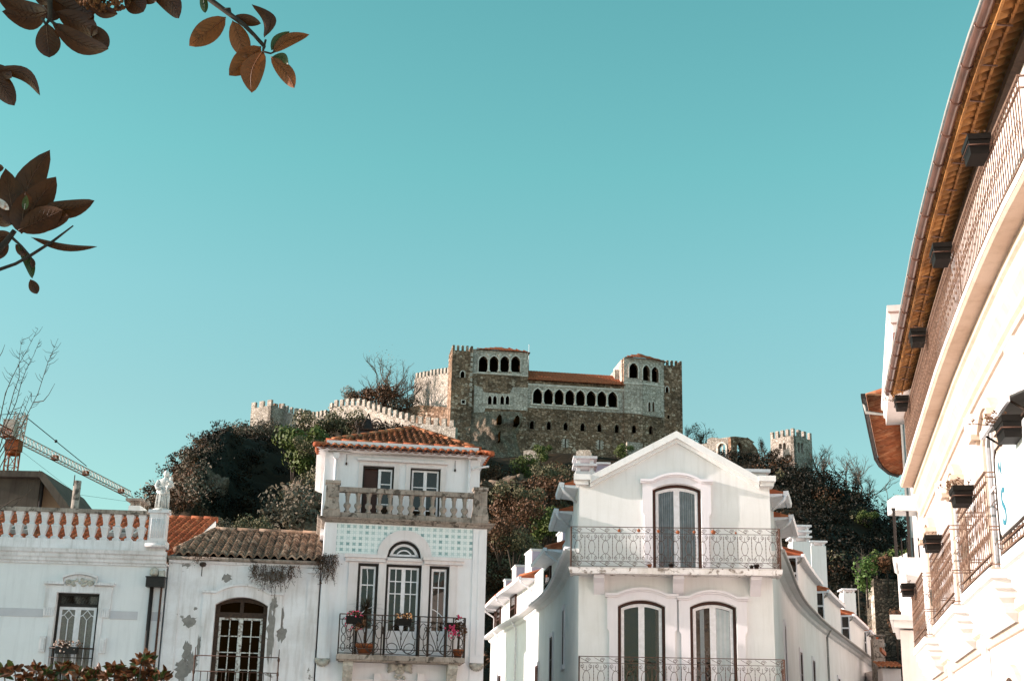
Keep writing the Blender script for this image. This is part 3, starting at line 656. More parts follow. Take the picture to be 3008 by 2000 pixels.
m = M(); zz = Bq(700, 1048)[1]; m.box((wx0 + wx1) / 2 - .05, (wx0 + wx1) / 2 + .05, .17, .24, zz, wzt - .1); m.build("transom_post", MT["oldwood"], wn)
# ear-shaped surround
sx0, sx1 = Bq(408, 950)[0], Bq(1018, 950)[0]; sz = Bq(700, 880)[1]; sa = Bq(700, 818)[1]
sr = M(); zm = Bq(400, 1140)[1]
sr.holed([(sx0 + .05, wzb), (wx0 - .001, wzb), (wx0 - .001, wzs)] + [(wx0 + (wx1 - wx0) * i / 12, topz(wx0 + (wx1 - wx0) * i / 12, wx0, wx1, wzs, wzt) + .002) for i in range(13)] + [(wx1 + .001, wzs), (wx1 + .001, wzb), (sx1 - .12, wzb), (sx1 - .12, zm - .1), (sx1, zm), (sx1, sz - .05), (sx1 - .35, sz - .05)] + [(sx1 - .35 - (sx1 - sx0 - .7) * i / 10, topz(sx1 - .35 - (sx1 - sx0 - .7) * i / 10, sx0 + .35, sx1 - .35, sz - .05, sa - .06)) for i in range(1, 10)] + [(sx0 + .35, sz - .05), (sx0, sz - .05), (sx0, zm), (sx0 + .05, zm - .03)], [], -.05, .03)
sr.build("window_surround", MT["wallB"], hB)
hd = M(); up = [(sx0 - .03, sz)] + [(sx0 + .35 + (sx1 - sx0 - .7) * i / 14, topz(sx0 + .35 + (sx1 - sx0 - .7) * i / 14, sx0 + .35, sx1 - .35, sz, sa)) for i in range(15)] + [(sx1 + .03, sz)]
hd.ring(up, [(p[0], p[1] - .07) for p in up], -.11, .03, closed=False); hd.build("window_hood", MT["trimA"], hB)
pz = M(); p0, p1 = Bq(1190, 1200)[0], xr - .02
pz.box(p0, p1, -.035, .02, 0, zg - .25); pz.box(p0 - .03, p1, -.08, .02, zg - .245, zg - .12); pz.build("corner_pilaster", MT["wallB"], hB)
M().box(xl + .02, Bq(228, 900)[0], -.03, .02, 0, zg - .12).build("corner_pilaster", MT["wallB"], hB)
M().sweep([(-.02, zg - .10), (.05, zg - .09), (.07, zg - .04), (.13, zg), (-.02, zg)], [(xl, 0), (xr, 0)]).build("cornice", MT["trimA"], hB)
def ragged(m, cx, cz, rx, rz, seed, y=-.004, n=26):
    r_ = random.Random(seed); m.prism([(cx + rx * math.cos(2 * math.pi * i / n) * r_.uniform(.55, 1.15), cz + rz * math.sin(2 * math.pi * i / n) * r_.uniform(.55, 1.15)) for i in range(n)], y, .01)
for i, (a, b, rx, rz) in enumerate(((310, 1110, .22, .17), (285, 1330, .13, .30), (250, 1480, .22, .32), (320, 1420, .16, .3), (590, 775, .17, .12), (375, 1300, .06, .35), (950, 765, .40, .20), (350, 1010, .06, .05))): m = M(); ragged(m, *Bq(a, b), rx, rz, i + 4); m.build("bare_patch", MT["bare"], hB)
for i, (a, b, rx, rz) in enumerate(((955, 970, .11, .22), (930, 1200, .13, .85), (1012, 1080, .07, .3), (1010, 1200, .15, .25))): m = M(); ragged(m, *Bq(a, b), rx, rz, i + 31, -.056 if a < 960 else -.004); m.build("bare_patch", MT["bare"], hB)
gt = M(); pr = [(.10 + .085 * math.cos(a), zg + .06 + .085 * math.sin(a)) for a in [math.pi + math.pi * i / 8 for i in range(9)]] + [(.185, zg + .075), (.015, zg + .075)]
gt.sweep(pr, [(xl - .02, 0), (xr, 0)], True); gt.build("gutter", MT["weather"], hB)
rf = M(); rt = PB.uv(*Z4(1000, 437), w=-3.6); ez = zg + .10; L = math.hypot(3.75, rt[1] - ez); T = (0, 3.75, rt[1] - ez)
def rmin(t):
    f = t / L; a = PB.uv(*Z4(500, 425), w=-3.6)[0]; return xl + .05 + (a - xl) * max(0, f - .2) / .8 * 1.0
tiles(rf, (0, -.15, ez), (1, 0, 0), T, L, rmin, lambda t: xr - .02, .235, .33, .075)
ro = rf.build("roof", MT["tileOld"], hB)
m = M(); ra = PB.uv(*Z4(500, 425), w=-3.6)[0]; ridge(m, (ra, 3.6, rt[1] + .03), (xr, 3.6, rt[1] + .03), .10, .55); ridge(m, (xl + .1, .6, ez + .25), (ra, 3.6, rt[1] + .03), .10); m.build("ridge_tiles", MT["tileOld"], ro)
m = M(); m.add([(xl, -.1, ez - .03), (xr, -.1, ez - .03), (xr, 3.6, rt[1] - .06), (ra, 3.6, rt[1] - .06)], [(0, 1, 2, 3)]); m.build("roof_deck", MT["darkwood"], ro)
# iron balcony
bx0, bx1 = PB.uv(*Z4(348, 1365), w=.5)[0], PB.uv(*Z4(990, 1390), w=.5)[0]; bz = PB.uv(*Z4(670, 1377), w=.5)[1]; bz2 = PB.uv(*Z4(670, 1497), w=.5)[1]
m = M()
m.tube([(bx0, -.5, bz), (bx1, -.5, bz)], .014, 6); m.tube([(bx0, -.5, bz2), (bx1, -.5, bz2)], .012, 6)
for s in (bx0, bx1):
    m.tube([(s, 0, bz), (s, -.5, bz)], .013, 6); m.lathe([(.02, -1.1), (.02, -.5), (.035, -.45), (.018, -.35), (.018, -.12), (.036, -.07), (.03, -.03), (.014, .0), (.010, .22)], (s, -.5, bz), 8)
for i in range(1, 12): m.tube([(bx0 + (bx1 - bx0) * i / 12, -.5, bz2), (bx0 + (bx1 - bx0) * i / 12, -.5, bz - 1.1)], .011, 5)
m.box(bx0 - .05, bx1 + .05, -.58, 0, bz - 1.25, bz - 1.1)
m.build("balcony_railing", MT["rust"], hB)
lm = thing("security_lamp", "small black security lamp under the gutter of the peeling house", "lamp", PB.world(*[(Bq(405, 690)[0]), -.05, Bq(405, 690)[1]]), PB.psi)
m = M(); m.tube([(0, .05, -.25), (0, -.03, -.25), (0, -.05, .05)], .012, 6); m.build("bracket", MT["iron"], lm)
m = M(); m.lathe([(.02, 0), (.08, .03), (.10, .09), (.06, .13)], (.02, -.12, -.03), 12); m.build("lamp_head", MT["iron"], lm)
def dangling(name, label, P, px, py, w_, rx, rz, seed, n, mat="leafrust"):
    u_, z_ = P.uv(px, py, w=.15); t = thing(name, label, "plant", P.world(u_, -.15, z_), P.psi); r_ = random.Random(seed)
    s = M(); l = M()
    for i in range(n):
        x0 = r_.uniform(-rx, rx); e = r_.uniform(.4, 1) * rz * (1 - .55 * (x0 / rx) ** 2); pts = [(x0, r_.uniform(-.1, .1), 0), (x0 + r_.uniform(-.1, .1), r_.uniform(-.2, .0), -e * .5), (x0 + r_.uniform(-.16, .16), r_.uniform(-.2, 0), -e)]
        s.tube(pts, .005, 3, False, False)
        for p in range(16):
            f = r_.random(); q = Vector(pts[0]).lerp(Vector(pts[2]), f) + Vector((r_.gauss(0, .035), r_.gauss(0, .03), r_.gauss(0, .03)))
            sz = r_.uniform(.012, .03); a = Vector((r_.gauss(0, 1), r_.gauss(0, 1), r_.gauss(0, 1))).normalized(); b = a.orthogonal().normalized()
            l.add([q - a * sz, q + b * sz * .5, q + a * sz, q - b * sz * .5], [(0, 1, 2, 3)])
    s.build("stems", MT["bark"], t); l.build("foliage", MT[mat], t)
dangling("hanging_plant", "dry brown weeds hanging from the gutter above the arched brown window", PB, *Z4(960, 680), .1, .66, .85, 4, 70)
dangling("hanging_plant", "bushy dry plant hanging where the tiled house meets the mossy roof", PC, *Z6(245, 110), .1, .26, 1.0, 6, 60)
dangling("hanging_plant", "small dry weed clump at the left end of the mossy roof beside the statue", PB, *Z4(385, 590), .1, .22, .3, 8, 16)

# ---------------------------------------------------------------- things behind the left row
bq = lambda x, y, Y=58: at(*Z3(x, y), Y)
sh_ = thing("dark_shed", "stained dark brown building behind the balustrade with an overhanging gable", "building", (bq(0, 300).x, 58, 0))
a, b = bq(-300, 115), bq(290, 118); gx = bq(525, 345)
M().box(a.x, b.x, 58, 63, 0, a.z - .05).build("wall", MT["stainwall"], sh_, world=True)
M().prism([(b.x + .01, 0), (gx.x - .5, 0), (gx.x - .5, gx.z - .2), (b.x + .25, b.z - .15), (b.x + .01, b.z - .15)], 58.5, 63).build("gable_wall", MT["ochre"], sh_, world=True)
m = M(); m.box(a.x, b.x + .15, 57.6, 63.2, a.z - .04, a.z + .22); e = bq(350, 122)
m.prism([(b.x + .1, b.z + .15), (e.x, e.z), (gx.x + .1, gx.z - .15), (gx.x - .2, gx.z - .3), (e.x - .15, e.z - .25), (b.x + .1, b.z - .1)], 57.4, 63.1)
m.build("roof", MT["stainwall"], sh_, world=True)
m = M(); q = bq(290, 250); m.tube([(q.x + .05, 57.9, 0), (q.x + .05, 57.9, b.z)], .08, 8); m.build("post", MT["darkwood"], sh_, world=True)
p0, p1 = at(*Z3(528, 345), 50), at(*Z3(541, 150), 50); r0 = 27 / 2.4115 / 4000 * 50
t = thing("flue_pipe", "grey cement flue pipe rising behind the white balustrade", "chimney", (p0.x, 50, 0))
M().lathe([(r0, 0), (r0, p1.z), (r0 * .8, p1.z), (r0 * .8, p1.z - .3)], (p0.x, 50, 0), 14).build("pipe", MT["weather"], t, world=True)
M().tube([(p0.x - .1, 49.9, p1.z - .2), (p0.x - .1, 49.9, p1.z + .2)], .02, 5).build("hook", MT["iron"], t, world=True)
def chimney(label, x0, x1, y0, y1, zb, zt, mat="white", gaps=1, cap=.12, loc=None, rotz=0, group=None, capmat="paint"):
    t = thing("chimney", label, "chimney", loc or ((x0 + x1) / 2, (y0 + y1) / 2, zb), rotz, group)
    h = .16 * gaps + .10
    M().box(x0, x1, y0, y1, zb, zt - h - .08 * gaps).build("stack", MT[mat], t, world=loc is None)
    c = M(); z = zt - h - .08 * gaps
    for g_ in range(gaps):
        for sx_ in (x0 + .04, x1 - .16):
            for sy_ in (y0 + .04, y1 - .16): c.box(sx_, sx_ + .12, sy_, sy_ + .12, z, z + .16)
        z += .16; c.box(x0 - cap, x1 + cap, y0 - cap, y1 + cap, z, z + .08); z += .08
    c.build("cap", MT[capmat], t, world=loc is None); return t
c0, c1 = at(*Z3(908, 360), 46.2), at(*Z3(1003, 255), 46.2)
chimney("white chimney with dark slab cap on the red roof left of the statue", c0.x, c1.x, 46.2, 47.0, 5, c1.z, cap=.1, capmat="weather")
# ================================================================== tiled house with two balconies (third of the row)
c5 = lambda x, y, w=0.0: PC.uv(*Z5(x, y), w=w)
c6 = lambda x, y, w=0.0: PC.uv(*Z6(x, y), w=w)
hC = thing("tiled_house", "narrow pale house with blue-green tile panel, stone terrace balustrade and orange tiled hip roof", "house", PC.o, PC.psi)
xl, xr = PC.u(944, 1700), PC.u(1427, 1700)
zter = c5(1100, 1150)[1]                    # terrace floor
zs0 = c5(1100, 1195)[1]; SB = 1.3           # underside of slab; set-back of the top floor
CD = 15.0
zbal = c6(1090, 1270, .6)[1]
lx = [c6(572, 700)[0], c6(812, 700)[0]]; cx = [c6(900, 700)[0], c6(1313, 700)[0]]; rx_ = [c6(1402, 700)[0], c6(1634, 750)[0]]
ztL, ztC, ztR = c6(710, 208)[1], c6(1125, 222)[1], c6(1538, 238)[1]; zt_ = (ztL + ztC + ztR) / 3
fx = (c6(928, 128)[0], c6(1325, 140)[0]); fzb = c6(1125, 148)[1]; fxm = (fx[0] + fx[1]) / 2; fr = (fx[1] - fx[0]) / 2
wl = M()
wl.holed([(xl, 0), (xr, 0), (xr, zs0), (xl, zs0)], [arch(*lx, zbal, zt_, zt_), arch(*cx, zbal, zt_, zt_), arch(*rx_, zbal, zt_, zt_), arch(fxm - fr, fxm + fr, fzb, fzb + .01, fzb + fr, 20)], 0, .4)
wl.box(xl, xl + .3, .41, 9, 0, zs0); wl.box(xr - .3, xr, .41, 9, 0, zs0)
wl.build("wall", MT["wallC"], hC)
zre = c5(1080, 300, -SB)[1]
M().box(xl + .05, xr + .25, 9.02, CD + 1, 0, zre + .4).build("unseen_shade_wing", MT["white"], hC)  # unseen; added so its shadow falls on the corner house's left flank
# tile panel (leaves room for the arch ring)
tx0, tx1 = c5(338, 1350)[0], c5(1866, 1400)[0]; tz0, tz1 = c5(1100, 1540)[1], zs0 - .02
ro_ = fr + .29
m = M(); pts = [(tx0, tz0), (fxm - ro_, tz0)] + [(fxm - ro_ * math.cos(math.pi * i / 16), fzb + .0 + ro_ * math.sin(math.pi * i / 16)) for i in range(17) if fzb + ro_ * math.sin(math.pi * i / 16) > tz0 + .001] + [(fxm + ro_, tz0), (tx1, tz0), (tx1, tz1), (tx0, tz1)]
m.prism(pts, -.015, .01); m.build("tile_panel", MT["azulejo"], hC)
# arch ring and fanlight
ringp = lambda r, n=20: [(fxm + r, fzb)] + [(fxm + r * math.cos(math.pi * i / n), fzb + r * math.sin(math.pi * i / n)) for i in range(1, n)] + [(fxm - r, fzb)]
M().ring(ringp(fr + .002), ringp(ro_ - .005), -.06, .02, closed=False).build("arch_surround", MT["trimC"], hC)
m = M(); m.ring(ringp(fr), ringp(fr - .07), .12, .2, closed=False); m.box(fxm - fr, fxm + fr, .12, .2, fzb, fzb + .05); fan = m.build("fanlight", MT["darkwood"], hC)
m = M(); m.ring(ringp(fr - .08), ringp(fr - .15), .13, .18, closed=False); m.ring(ringp(fr * .5), ringp(fr * .5 - .035), .13, .18, closed=False); m.box(fxm - fr + .08, fxm + fr - .08, .13, .18, fzb + .052, fzb + .11); m.build("muntin", MT["paint"], fan)
m = M(); m.prism(arch(fxm - fr + .05, fxm + fr - .05, fzb + .06, fzb + .07, fzb + fr - .05, 20), .19, .2); m.build("pane", MT["glass"], fan)
# doors
kk = dict(y=.14, fw=.07, lw=.055, fmat=MT["darkwood"], lmat=MT["paint"], gmat=MT["glass"])
def sideleaf(x0, x1, sgn):
    wd_ = M(); wd_.ring(arch(x0, x1, zbal, zt_, zt_), arch(x0 + .07, x1 - .07, zbal + .03, zt_ - .07, zt_ - .07), .14, .23); o = wd_.build("window", MT["darkwood"], hC)
    a, b = x0 + .075, x1 - .075; z1 = zt_ - .075; m = M()
    m.ring(arch(a, b, zbal + .04, z1, z1), arch(a + .05, b - .05, zbal + .75, z1 - .07, z1 - .07), .155, .21)
    zc_ = z1 - .52; m.box(a + .045, b - .045, .165, .2, zc_ - .018, zc_ + .018); xm = (a + b) / 2
    m.tube([(xm, .18, zbal + .7), (xm, .18, zc_), (xm - sgn * .0, .18, zc_ + .2), (xm - sgn * .03, .18, z1 - .06)], .016, 4, False)
    c = (a if sgn > 0 else b)
    m.tube([(a + (b - a) * i / 8, .18, (z1 - 1.40 + .28 * math.sin(i / 8 * math.pi / 2)) if sgn > 0 else (z1 - 1.12 - .28 * (1 - math.cos(i / 8 * math.pi / 2)))) for i in range(9)], .016, 4, False)
    m.build("casement", MT["paint"], o)
    g_ = M(); g_.box(x0 + .05, x1 - .05, .19, .2, zbal + .5, zt_ - .05); g_.build("pane", MT["glass"], o)
    return o
sideleaf(*lx, 1); sideleaf(*rx_, -1)
dc = casement(hC, *cx, zbal, zt_, zt_, rows=(.60, .80), cols=2, kick=.62, **kk)
tr = M()
z0_ = c6(700, 148)[1]; z1_ = c6(700, 112)[1]
h0, h1 = c6(440, 150)[0], c6(1812, 190)[0]
for a, b in ((h0, cx[0] - .02), (cx[1] + .02, h1)):
    tr.box(a, b, -.16, .02, z1_ - .10, z1_); tr.box(a + .03, b - .02, -.11, .02, z1_ - .20, z1_ - .102)
tr.box(cx[0] - .01, cx[1] + .01, -.03, .02, zt_ + .002, fzb - .002); tr.box(cx[0] + .02, cx[1] - .02, -.09, .02, fzb - .10, fzb - .03)
zj = z1_ - .205
for a, b in ((lx[0] - .26, lx[0] - .002), (lx[1] + .002, cx[0] - .002), (cx[1] + .002, rx_[0] - .002), (rx_[1] + .002, rx_[1] + .22)): tr.box(a, b, -.04, .02, zbal + .002, zj)
tr.box(lx[0] - .002, lx[1] + .002, -.038, .02, zt_ + .002, zj); tr.box(rx_[0] - .002, rx_[1] + .002, -.038, .02, zt_ + .002, zj)
tr.build("door_surround", MT["trimC"], hC)
a0, a1 = xl + .02, c6(300, 700)[0]; b0, b1 = c6(1892, 900)[0], xr - .02
zp = c6(180, 1270)[1]
for a, b in ((a0, a1), (b0, b1)):
    pz = M(); pz.box(a, b, -.03, .02, zp + .1, zs0 - .02); pz.box(a + .16, b - .10, -.05, -.028, zp + .15, zs0 - .1); pz.box(a - .01, b + .0, -.09, .02, zp - .08, zp + .098)
    pz.box(a, b, -.025, .02, 0, zp - .082); pz.build("pilaster", MT["wallC"], hC)
def shell(m, x, z, r):
    for i in range(9):
        a = math.pi * (1.08 + .84 * i / 8); m.tube([(x, -.05, z), (x + r * .6 * math.cos(a), -.11, z + r * .55 * math.sin(a)), (x + r * math.cos(a), -.05, z + r * .95 * math.sin(a))], [.02, .045 * r / .2, .03], 6)
    m.tube([(x - r, -.05, z), (x + r, -.05, z)], .03, 6)
for q in ((a0 + a1) / 2 - .02, (b0 + b1) / 2): m = M(); shell(m, q, zp - .10, .2); m.build("carved_shell", MT["lime"], hC)
m = M(); fxc, fzc = c6(1075, 1425); rn = random.Random(9)
for i in range(5): a = 2 * math.pi * i / 5 + .3; m.blob((fxc + .09 * math.cos(a), -.08, fzc + .09 * math.sin(a) * 1.0), .075, .05, .07, 8, 6)
for s in (-1, 1):
    for a in (.35, -.1, -.55): m.tube([(fxc + s * .1, -.05, fzc), (fxc + s * .22, -.10, fzc + .12 * a + .06), (fxc + s * .33, -.06, fzc + .22 * a + .02)], [.05, .08, .03], 7)
for i in range(4): m.blob((fxc - .12 + .08 * i, -.06, fzc - .2 - .04 * (i % 2)), .045, .04, .05, 7, 5)
m.blob((fxc, -.13, fzc), .05, .04, .05, 8, 6); m.build("carved_flower", MT["lime"], hC)
# lower balcony: slab, consoles, railing
BW = .62
sx0, sx1 = c6(345, 1300, BW)[0], c6(1822, 1340, BW)[0]; sz1, sz0 = c6(1090, 1275, BW)[1], c6(1090, 1350, BW)[1]
bs_ = M(); bs_.box(sx0, sx1, -BW - .05, 0, sz0 + .04, sz1); bs_.box(sx0 + .06, sx1 - .06, -BW, 0, sz0, sz0 + .039); bs_.build("balcony_slab", MT["weather"], hC)
for q in (475, 1678):
    u_ = c6(q, 1430, .3)[0]; m = M()
    m.prism([(0, sz0), (-.52, sz0), (-.54, sz0 - .12), (-.40, sz0 - .24), (-.30, sz0 - .30), (-.22, sz0 - .42), (-.10, sz0 - .52), (0, sz0 - .54)], u_ - .13, u_ + .13); m.xf(lambda x, y, z: (y, x, z))
    for i in range(5): m.blob((u_ + (-1) ** i * .05, -.44 + i * .07, sz0 - .16 - i * .07), .06, .06, .05, 7, 5)
    m.build("carved_console", MT["lime"], hC)
rx0, rx1 = c6(388, 800, BW)[0], c6(1832, 845, BW)[0]; rz = c6(1090, 815, BW)[1]; y_ = -BW + .01
m = M(); hgt = rz - sz1; r_ = .011
def bar(p, r=r_): m.tube(p, r, 5)
for z_ in (rz, rz - .14, sz1 + .16, sz1 + .03): bar([(rx0, y_, z_), (rx1, y_, z_)], .016 if z_ == rz else r_)
for s in (rx0, rx1):
    for z_ in (rz, sz1 + .16): bar([(s, 0, z_), (s, y_, z_)])
    bar([(s, y_, sz1), (s, y_, rz)], .018)
    for q in (.2, .42): bar([(s, y_ + q, sz1), (s, y_ + q, rz)])
W = rx1 - rx0
for f in (.115, .275, .335, .635, .70, .845, .905): m.box(rx0 + W * f - .018, rx0 + W * f + .018, y_ - .008, y_ + .008, sz1, rz)
E_ = lambda fx_, fz_, a, b, t0=0, t1=6.283: bar(ell(rx0 + W * fx_, sz1 + hgt * fz_, a, b, t0, t1, y_))
for f in (.20, .49, .78):
    for s in (-1, 1):
        E_(f + s * .055, .40, .20, .36, 0 if s < 0 else 1.4, 6.28 if s > 0 else 4.9); E_(f + s * .07, .18, .15, .14); E_(f + s * .115, .62, .10, .22)
        bar(spiral(rx0 + W * (f + s * .09), sz1 + hgt * .70, .10, 1.2, 1.6, s, y_)); bar(spiral(rx0 + W * (f + s * .04), sz1 + hgt * .86, .07, 1.2, 0, s, y_))
        bar([(rx0 + W * f, y_, sz1 + .16), (rx0 + W * (f + s * .03), y_, sz1 + hgt * .4), (rx0 + W * (f + s * .07), y_, sz1 + hgt * .68), (rx0 + W * (f + s * .04), y_, rz - .14)])
for i in range(4): E_(.035 + .0 * i, .18 + .21 * i, .055, .10); bar(spiral(rx0 + W * .075, sz1 + hgt * (.2 + .2 * i), .07, 1, 1, -1, y_))
for i in range(4): E_(.965, .18 + .21 * i, .055, .10)
m.build("balcony_railing", MT["iron"], hC)
# lower storey hoods just showing
m = M(); z_ = c6(1100, 1555)[1]; m.box(c6(500, 1540)[0], c6(1600, 1560)[0], -.1, .02, z_ - .1, z_); m.build("lower_hood", MT["trimC"], hC)
for q in (818, 1318): M().box(c6(q - 42, 1500)[0], c6(q + 42, 1500)[0], -.13, .02, z_ - .3, c6(q, 1482)[1]).build("keystone", MT["trimC"], hC)
# terrace slab and balustrade
m = M(); e0, e1 = c5(140, 1100)[0], c5(2075, 1190)[0]; zb_ = c5(1100, 1140)[1]; zu = c5(1100, 1195)[1]
m.sweep([(-.02, zu), (.08, zu + .01), (.12, zu + .06), (.20, zu + .10), (.22, zb_ - .005), (-.02, zb_)], [(xl + .0, 3), (xl + .0, -.001), (xr, -.001), (xr, 3)]); m.box(xl + .02, xr - .02, .01, SB + .3, zb_ - .12, zb_ - .002)
m.build("terrace_slab", MT["weather"], hC)
zr1, zr0_ = c5(1100, 802)[1], c5(1100, 855)[1]; zbase = c5(1100, 1085)[1]
p0, p1 = c5(362, 900)[0], c5(1878, 950)[0]
bal = M().box(p0, p1, -.11, .11, zr0_, zr1).build("balustrade", MT["weather"], hC)
M().box(p0, p1, -.12, .12, zb_ + .001, zbase).build("base_course", MT["weather"], bal)
H = zr0_ - zbase
bp = [(.085, 0), (.085, .10 * H), (.05, .13 * H), (.06, .17 * H), (.055, .2 * H), (.098, .30 * H), (.105, .37 * H), (.095, .44 * H), (.055, .50 * H), (.05, .55 * H), (.058, .80 * H), (.06, .84 * H), (.085, .86 * H), (.06, .89 * H), (.085, .93 * H), (.085, H)]
b0 = None
for i in range(12):
    u_ = c5(452 + (1772 - 452) * i / 11, 1070 + 50 * i / 11)[0]
    if b0 is None: b0 = M().lathe(bp, (0, 0, zbase), 12).build("baluster", MT["weather"], bal); o = b0
    else: o = b0.copy(); C.objects.link(o)
    o.location.x = u_
for a, b in ((c5(215, 900)[0], c5(365, 900)[0]), (c5(1876, 950)[0], c5(2022, 950)[0])):
    m = M(); zt2 = zr1 + .16; m.box(a, b, -.17, .17, zbase + .28, zt2 - .08); m.box(a - .03, b + .03, -.20, .20, zt2 - .08, zt2); m.box(a - .05, b + .05, -.21, .21, zb_ + .001, zbase + .05)
    m.sqlathe([((b - a) / 2 + .04, 0), ((b - a) / 2, .24)], ((a + b) / 2, 0, zbase + .05))
    m.ring([(a + .07, zbase + .4), (b - .07, zbase + .4), (b - .07, zt2 - .16), (a + .07, zt2 - .16)], [(a + .10, zbase + .43), (b - .10, zbase + .43), (b - .10, zt2 - .19), (a + .10, zt2 - .19)], -.19, -.165)
    m.build("pedestal", MT["weather"], bal)
# set-back top floor
t5 = lambda x, y: PC.uv(*Z5(x, y), w=-SB)
ux0, ux1 = t5(197, 650)[0], t5(1947, 700)[0]; ze = t5(1080, 405)[1]
d1, d2_ = [t5(627, 750)[0], t5(980, 750)[0]], [t5(1163, 750)[0], t5(1503, 800)[0]]; dt = (t5(810, 525)[1] + t5(1335, 560)[1]) / 2
m = M(); m.holed([(ux0, zter - .3), (ux1, zter - .3), (ux1, ze), (ux0, ze)], [arch(*d1, zter - .1, dt, dt), arch(*d2_, zter - .1, dt, dt)], SB, SB + .35)
m.box(ux0, ux0 + .3, SB + .351, 9, zter - .3, ze); m.box(ux1 - .3, ux1, SB + .351, 9, zter - .3, ze); m.box(ux0, ux1, SB + .01, 9, ze + .001, ze + .03)
m.build("upper_wall", MT["wallC"], hC)
m = M(); q0, q1 = t5(575, 480)[0], t5(1585, 500)[0]; qz = t5(1080, 470)[1]
m.box(q0, q1, SB - .14, SB + .02, qz - .07, qz); m.box(q0 + .06, q1 - .06, SB - .05, SB + .02, dt + .12, qz - .072)
for a, b in ((q0 + .05, d1[0] - .002), (d1[1] + .002, d1[1] + .14), (d2_[0] - .14, d2_[0] - .002), (d2_[1] + .002, q1 - .05)): m.box(a, b, SB - .04, SB + .02, zter, dt + .118)
m.box(d1[0] - .002, d1[1] + .002, SB - .04, SB + .02, dt + .002, dt + .118); m.box(d2_[0] - .002, d2_[1] + .002, SB - .04, SB + .02, dt + .002, dt + .118)
m.build("door_surround", MT["trimC"], hC)
casement(hC, *d2_, zter - .1, dt, dt, SB + .1, .05, .05, MT["darkwood"], MT["paint"], MT["glass"], rows=(.30, .72), cols=1, kick=.1)
m = M(); m.ring(arch(*d1, zter - .1, dt, dt), arch(d1[0] + .05, d1[1] - .05, zter, dt - .07, dt - .07), SB + .1, SB + .19); o = m.build("window", MT["darkwood"], hC)
m = M(); a, b = (d1[0] + d1[1]) / 2, d1[1] - .055; m.ring(arch(a, b, zter, dt - .075, dt - .075), arch(a + .08, b - .04, zter + .2, dt - .13, dt - .13), SB + .11, SB + .17)
for f in (.34, .74): zz = zter + .2 + (dt - .13 - zter - .2) * f; m.box(a + .07, b - .03, SB + .12, SB + .16, zz - .015, zz + .015)
m.build("casement", MT["paint"], o)
M().box(a + .02, b, SB + .14, SB + .15, zter, dt - .1).build("pane", MT["glass"], o)
M().box(d1[0] + .05, a - .002, SB + .2, SB + .22, zter, dt - .07).build("open_door", MT["brown"], o)
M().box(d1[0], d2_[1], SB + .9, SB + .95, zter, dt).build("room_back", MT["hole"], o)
# eaves: canal tiles, white band, coping, hip roof
m = M(); z0 = t5(1080, 372)[1] - .02
eo = .34
def skirt(m):
    n = 23; W_ = ux1 - ux0 + 2 * .30; p = W_ / n; a = ux0 - .30
    for i in range(n):
        vs = []
        for (yy, zz, k) in ((SB - eo, z0, 1.1), (SB + .02, z0 + .13, 1.0)):
            for t_ in (0, 1):
                for q in range(9):
                    s_ = q / 8; h = .075 * math.sin(math.pi * s_) * k if True else 0
                    vs.append((a + p * (i - .08 + 1.16 * s_), yy, zz + h - t_ * .022))
        fs = [(q, q + 1, 18 + q + 1, 18 + q) for q in range(8)] + [(9 + q, 9 + q + 1, 27 + q + 1, 27 + q) for q in range(8)] + [(q, q + 1, 9 + q + 1, 9 + q) for q in range(8)]
        m.add(vs, fs, True)
        vs = []
        for (yy, zz) in ((SB - eo + .01, z0 - .03), (SB + .02, z0 + .10)):
            for q in range(7): s_ = q / 6; vs.append((a + p * (i + .5 + 1.0 * s_), yy, zz - .05 * math.sin(math.pi * s_)))
        m.add(vs, [(q, q + 1, 7 + q + 1, 7 + q) for q in range(6)], True)
skirt(m)
for sgn, xx in ((-1, ux0), (1, ux1)):
    for i in range(3 if sgn < 0 else 5):
        y0 = SB - .1 + i * .3; m.tube([(xx + sgn * .28, y0, z0 - .02), (xx, y0, z0 + .12)], [.085, .075], 8)
m.tube([(ux0 - .32, SB - eo - .06, z0 + .03), (ux0, SB + .1, z0 + .16)], [.08, .075], 8); m.tube([(ux1 + .32, SB - eo - .06, z0 + .03), (ux1, SB + .1, z0 + .16)], [.08, .075], 8)
eaves = m.build("eaves_tiles", MT["tile"], hC)
m = M(); m.sweep([(0, z0 - .10), (.10, z0 - .08), (.26, z0 - .01), (.02, z0 + .07), (-.02, z0 + .06)], [(ux0, 8), (ux0, SB), (ux1, SB), (ux1, 8)]); m.build("eaves_soffit", MT["wallC"], hC)
zb2 = t5(1080, 278)[1]; m = M(); m.box(ux0 + .02, ux1 - .05, SB + .03, SB + .20, z0 + .02, zb2); m.box(ux0 + .02, ux0 + .19, SB + .21, 8.6, z0 + .02, zb2); m.box(ux1 - .22, ux1 - .05, SB + .21, 8.6, z0 + .02, zb2); m.build("parapet_band", MT["wallC"], hC)
m = M(); ridge(m, (ux0 - .01, SB + .11, zb2 + .01), (ux1 - .02, SB + .11, zb2 + .01), .055, .45); ridge(m, (ux0 + .1, SB + .2, zb2 + .01), (ux0 + .1, 8.6, zb2 + .01), .055, .45); m.build("coping_tiles", MT["tile"], hC)
ay = SB + 3.1; apx = PC.uv(*Z5(1195, 128), w=-ay); ax = apx[0]; az = apx[1]; rise = az - zb2
m = M(); fx0, fx1 = ux0 + .22, ux1 - .25; L = math.hypot(ay - SB - .2, rise)
tiles(m, (0, SB + .2, zb2), (1, 0, 0), (0, ay - SB - .2, rise), L, lambda t: fx0 + (ax - fx0) * t / L, lambda t: fx1 + (ax - fx1) * t / L, .20, .33, .085)
Lr = math.hypot(fx1 - ax, rise)
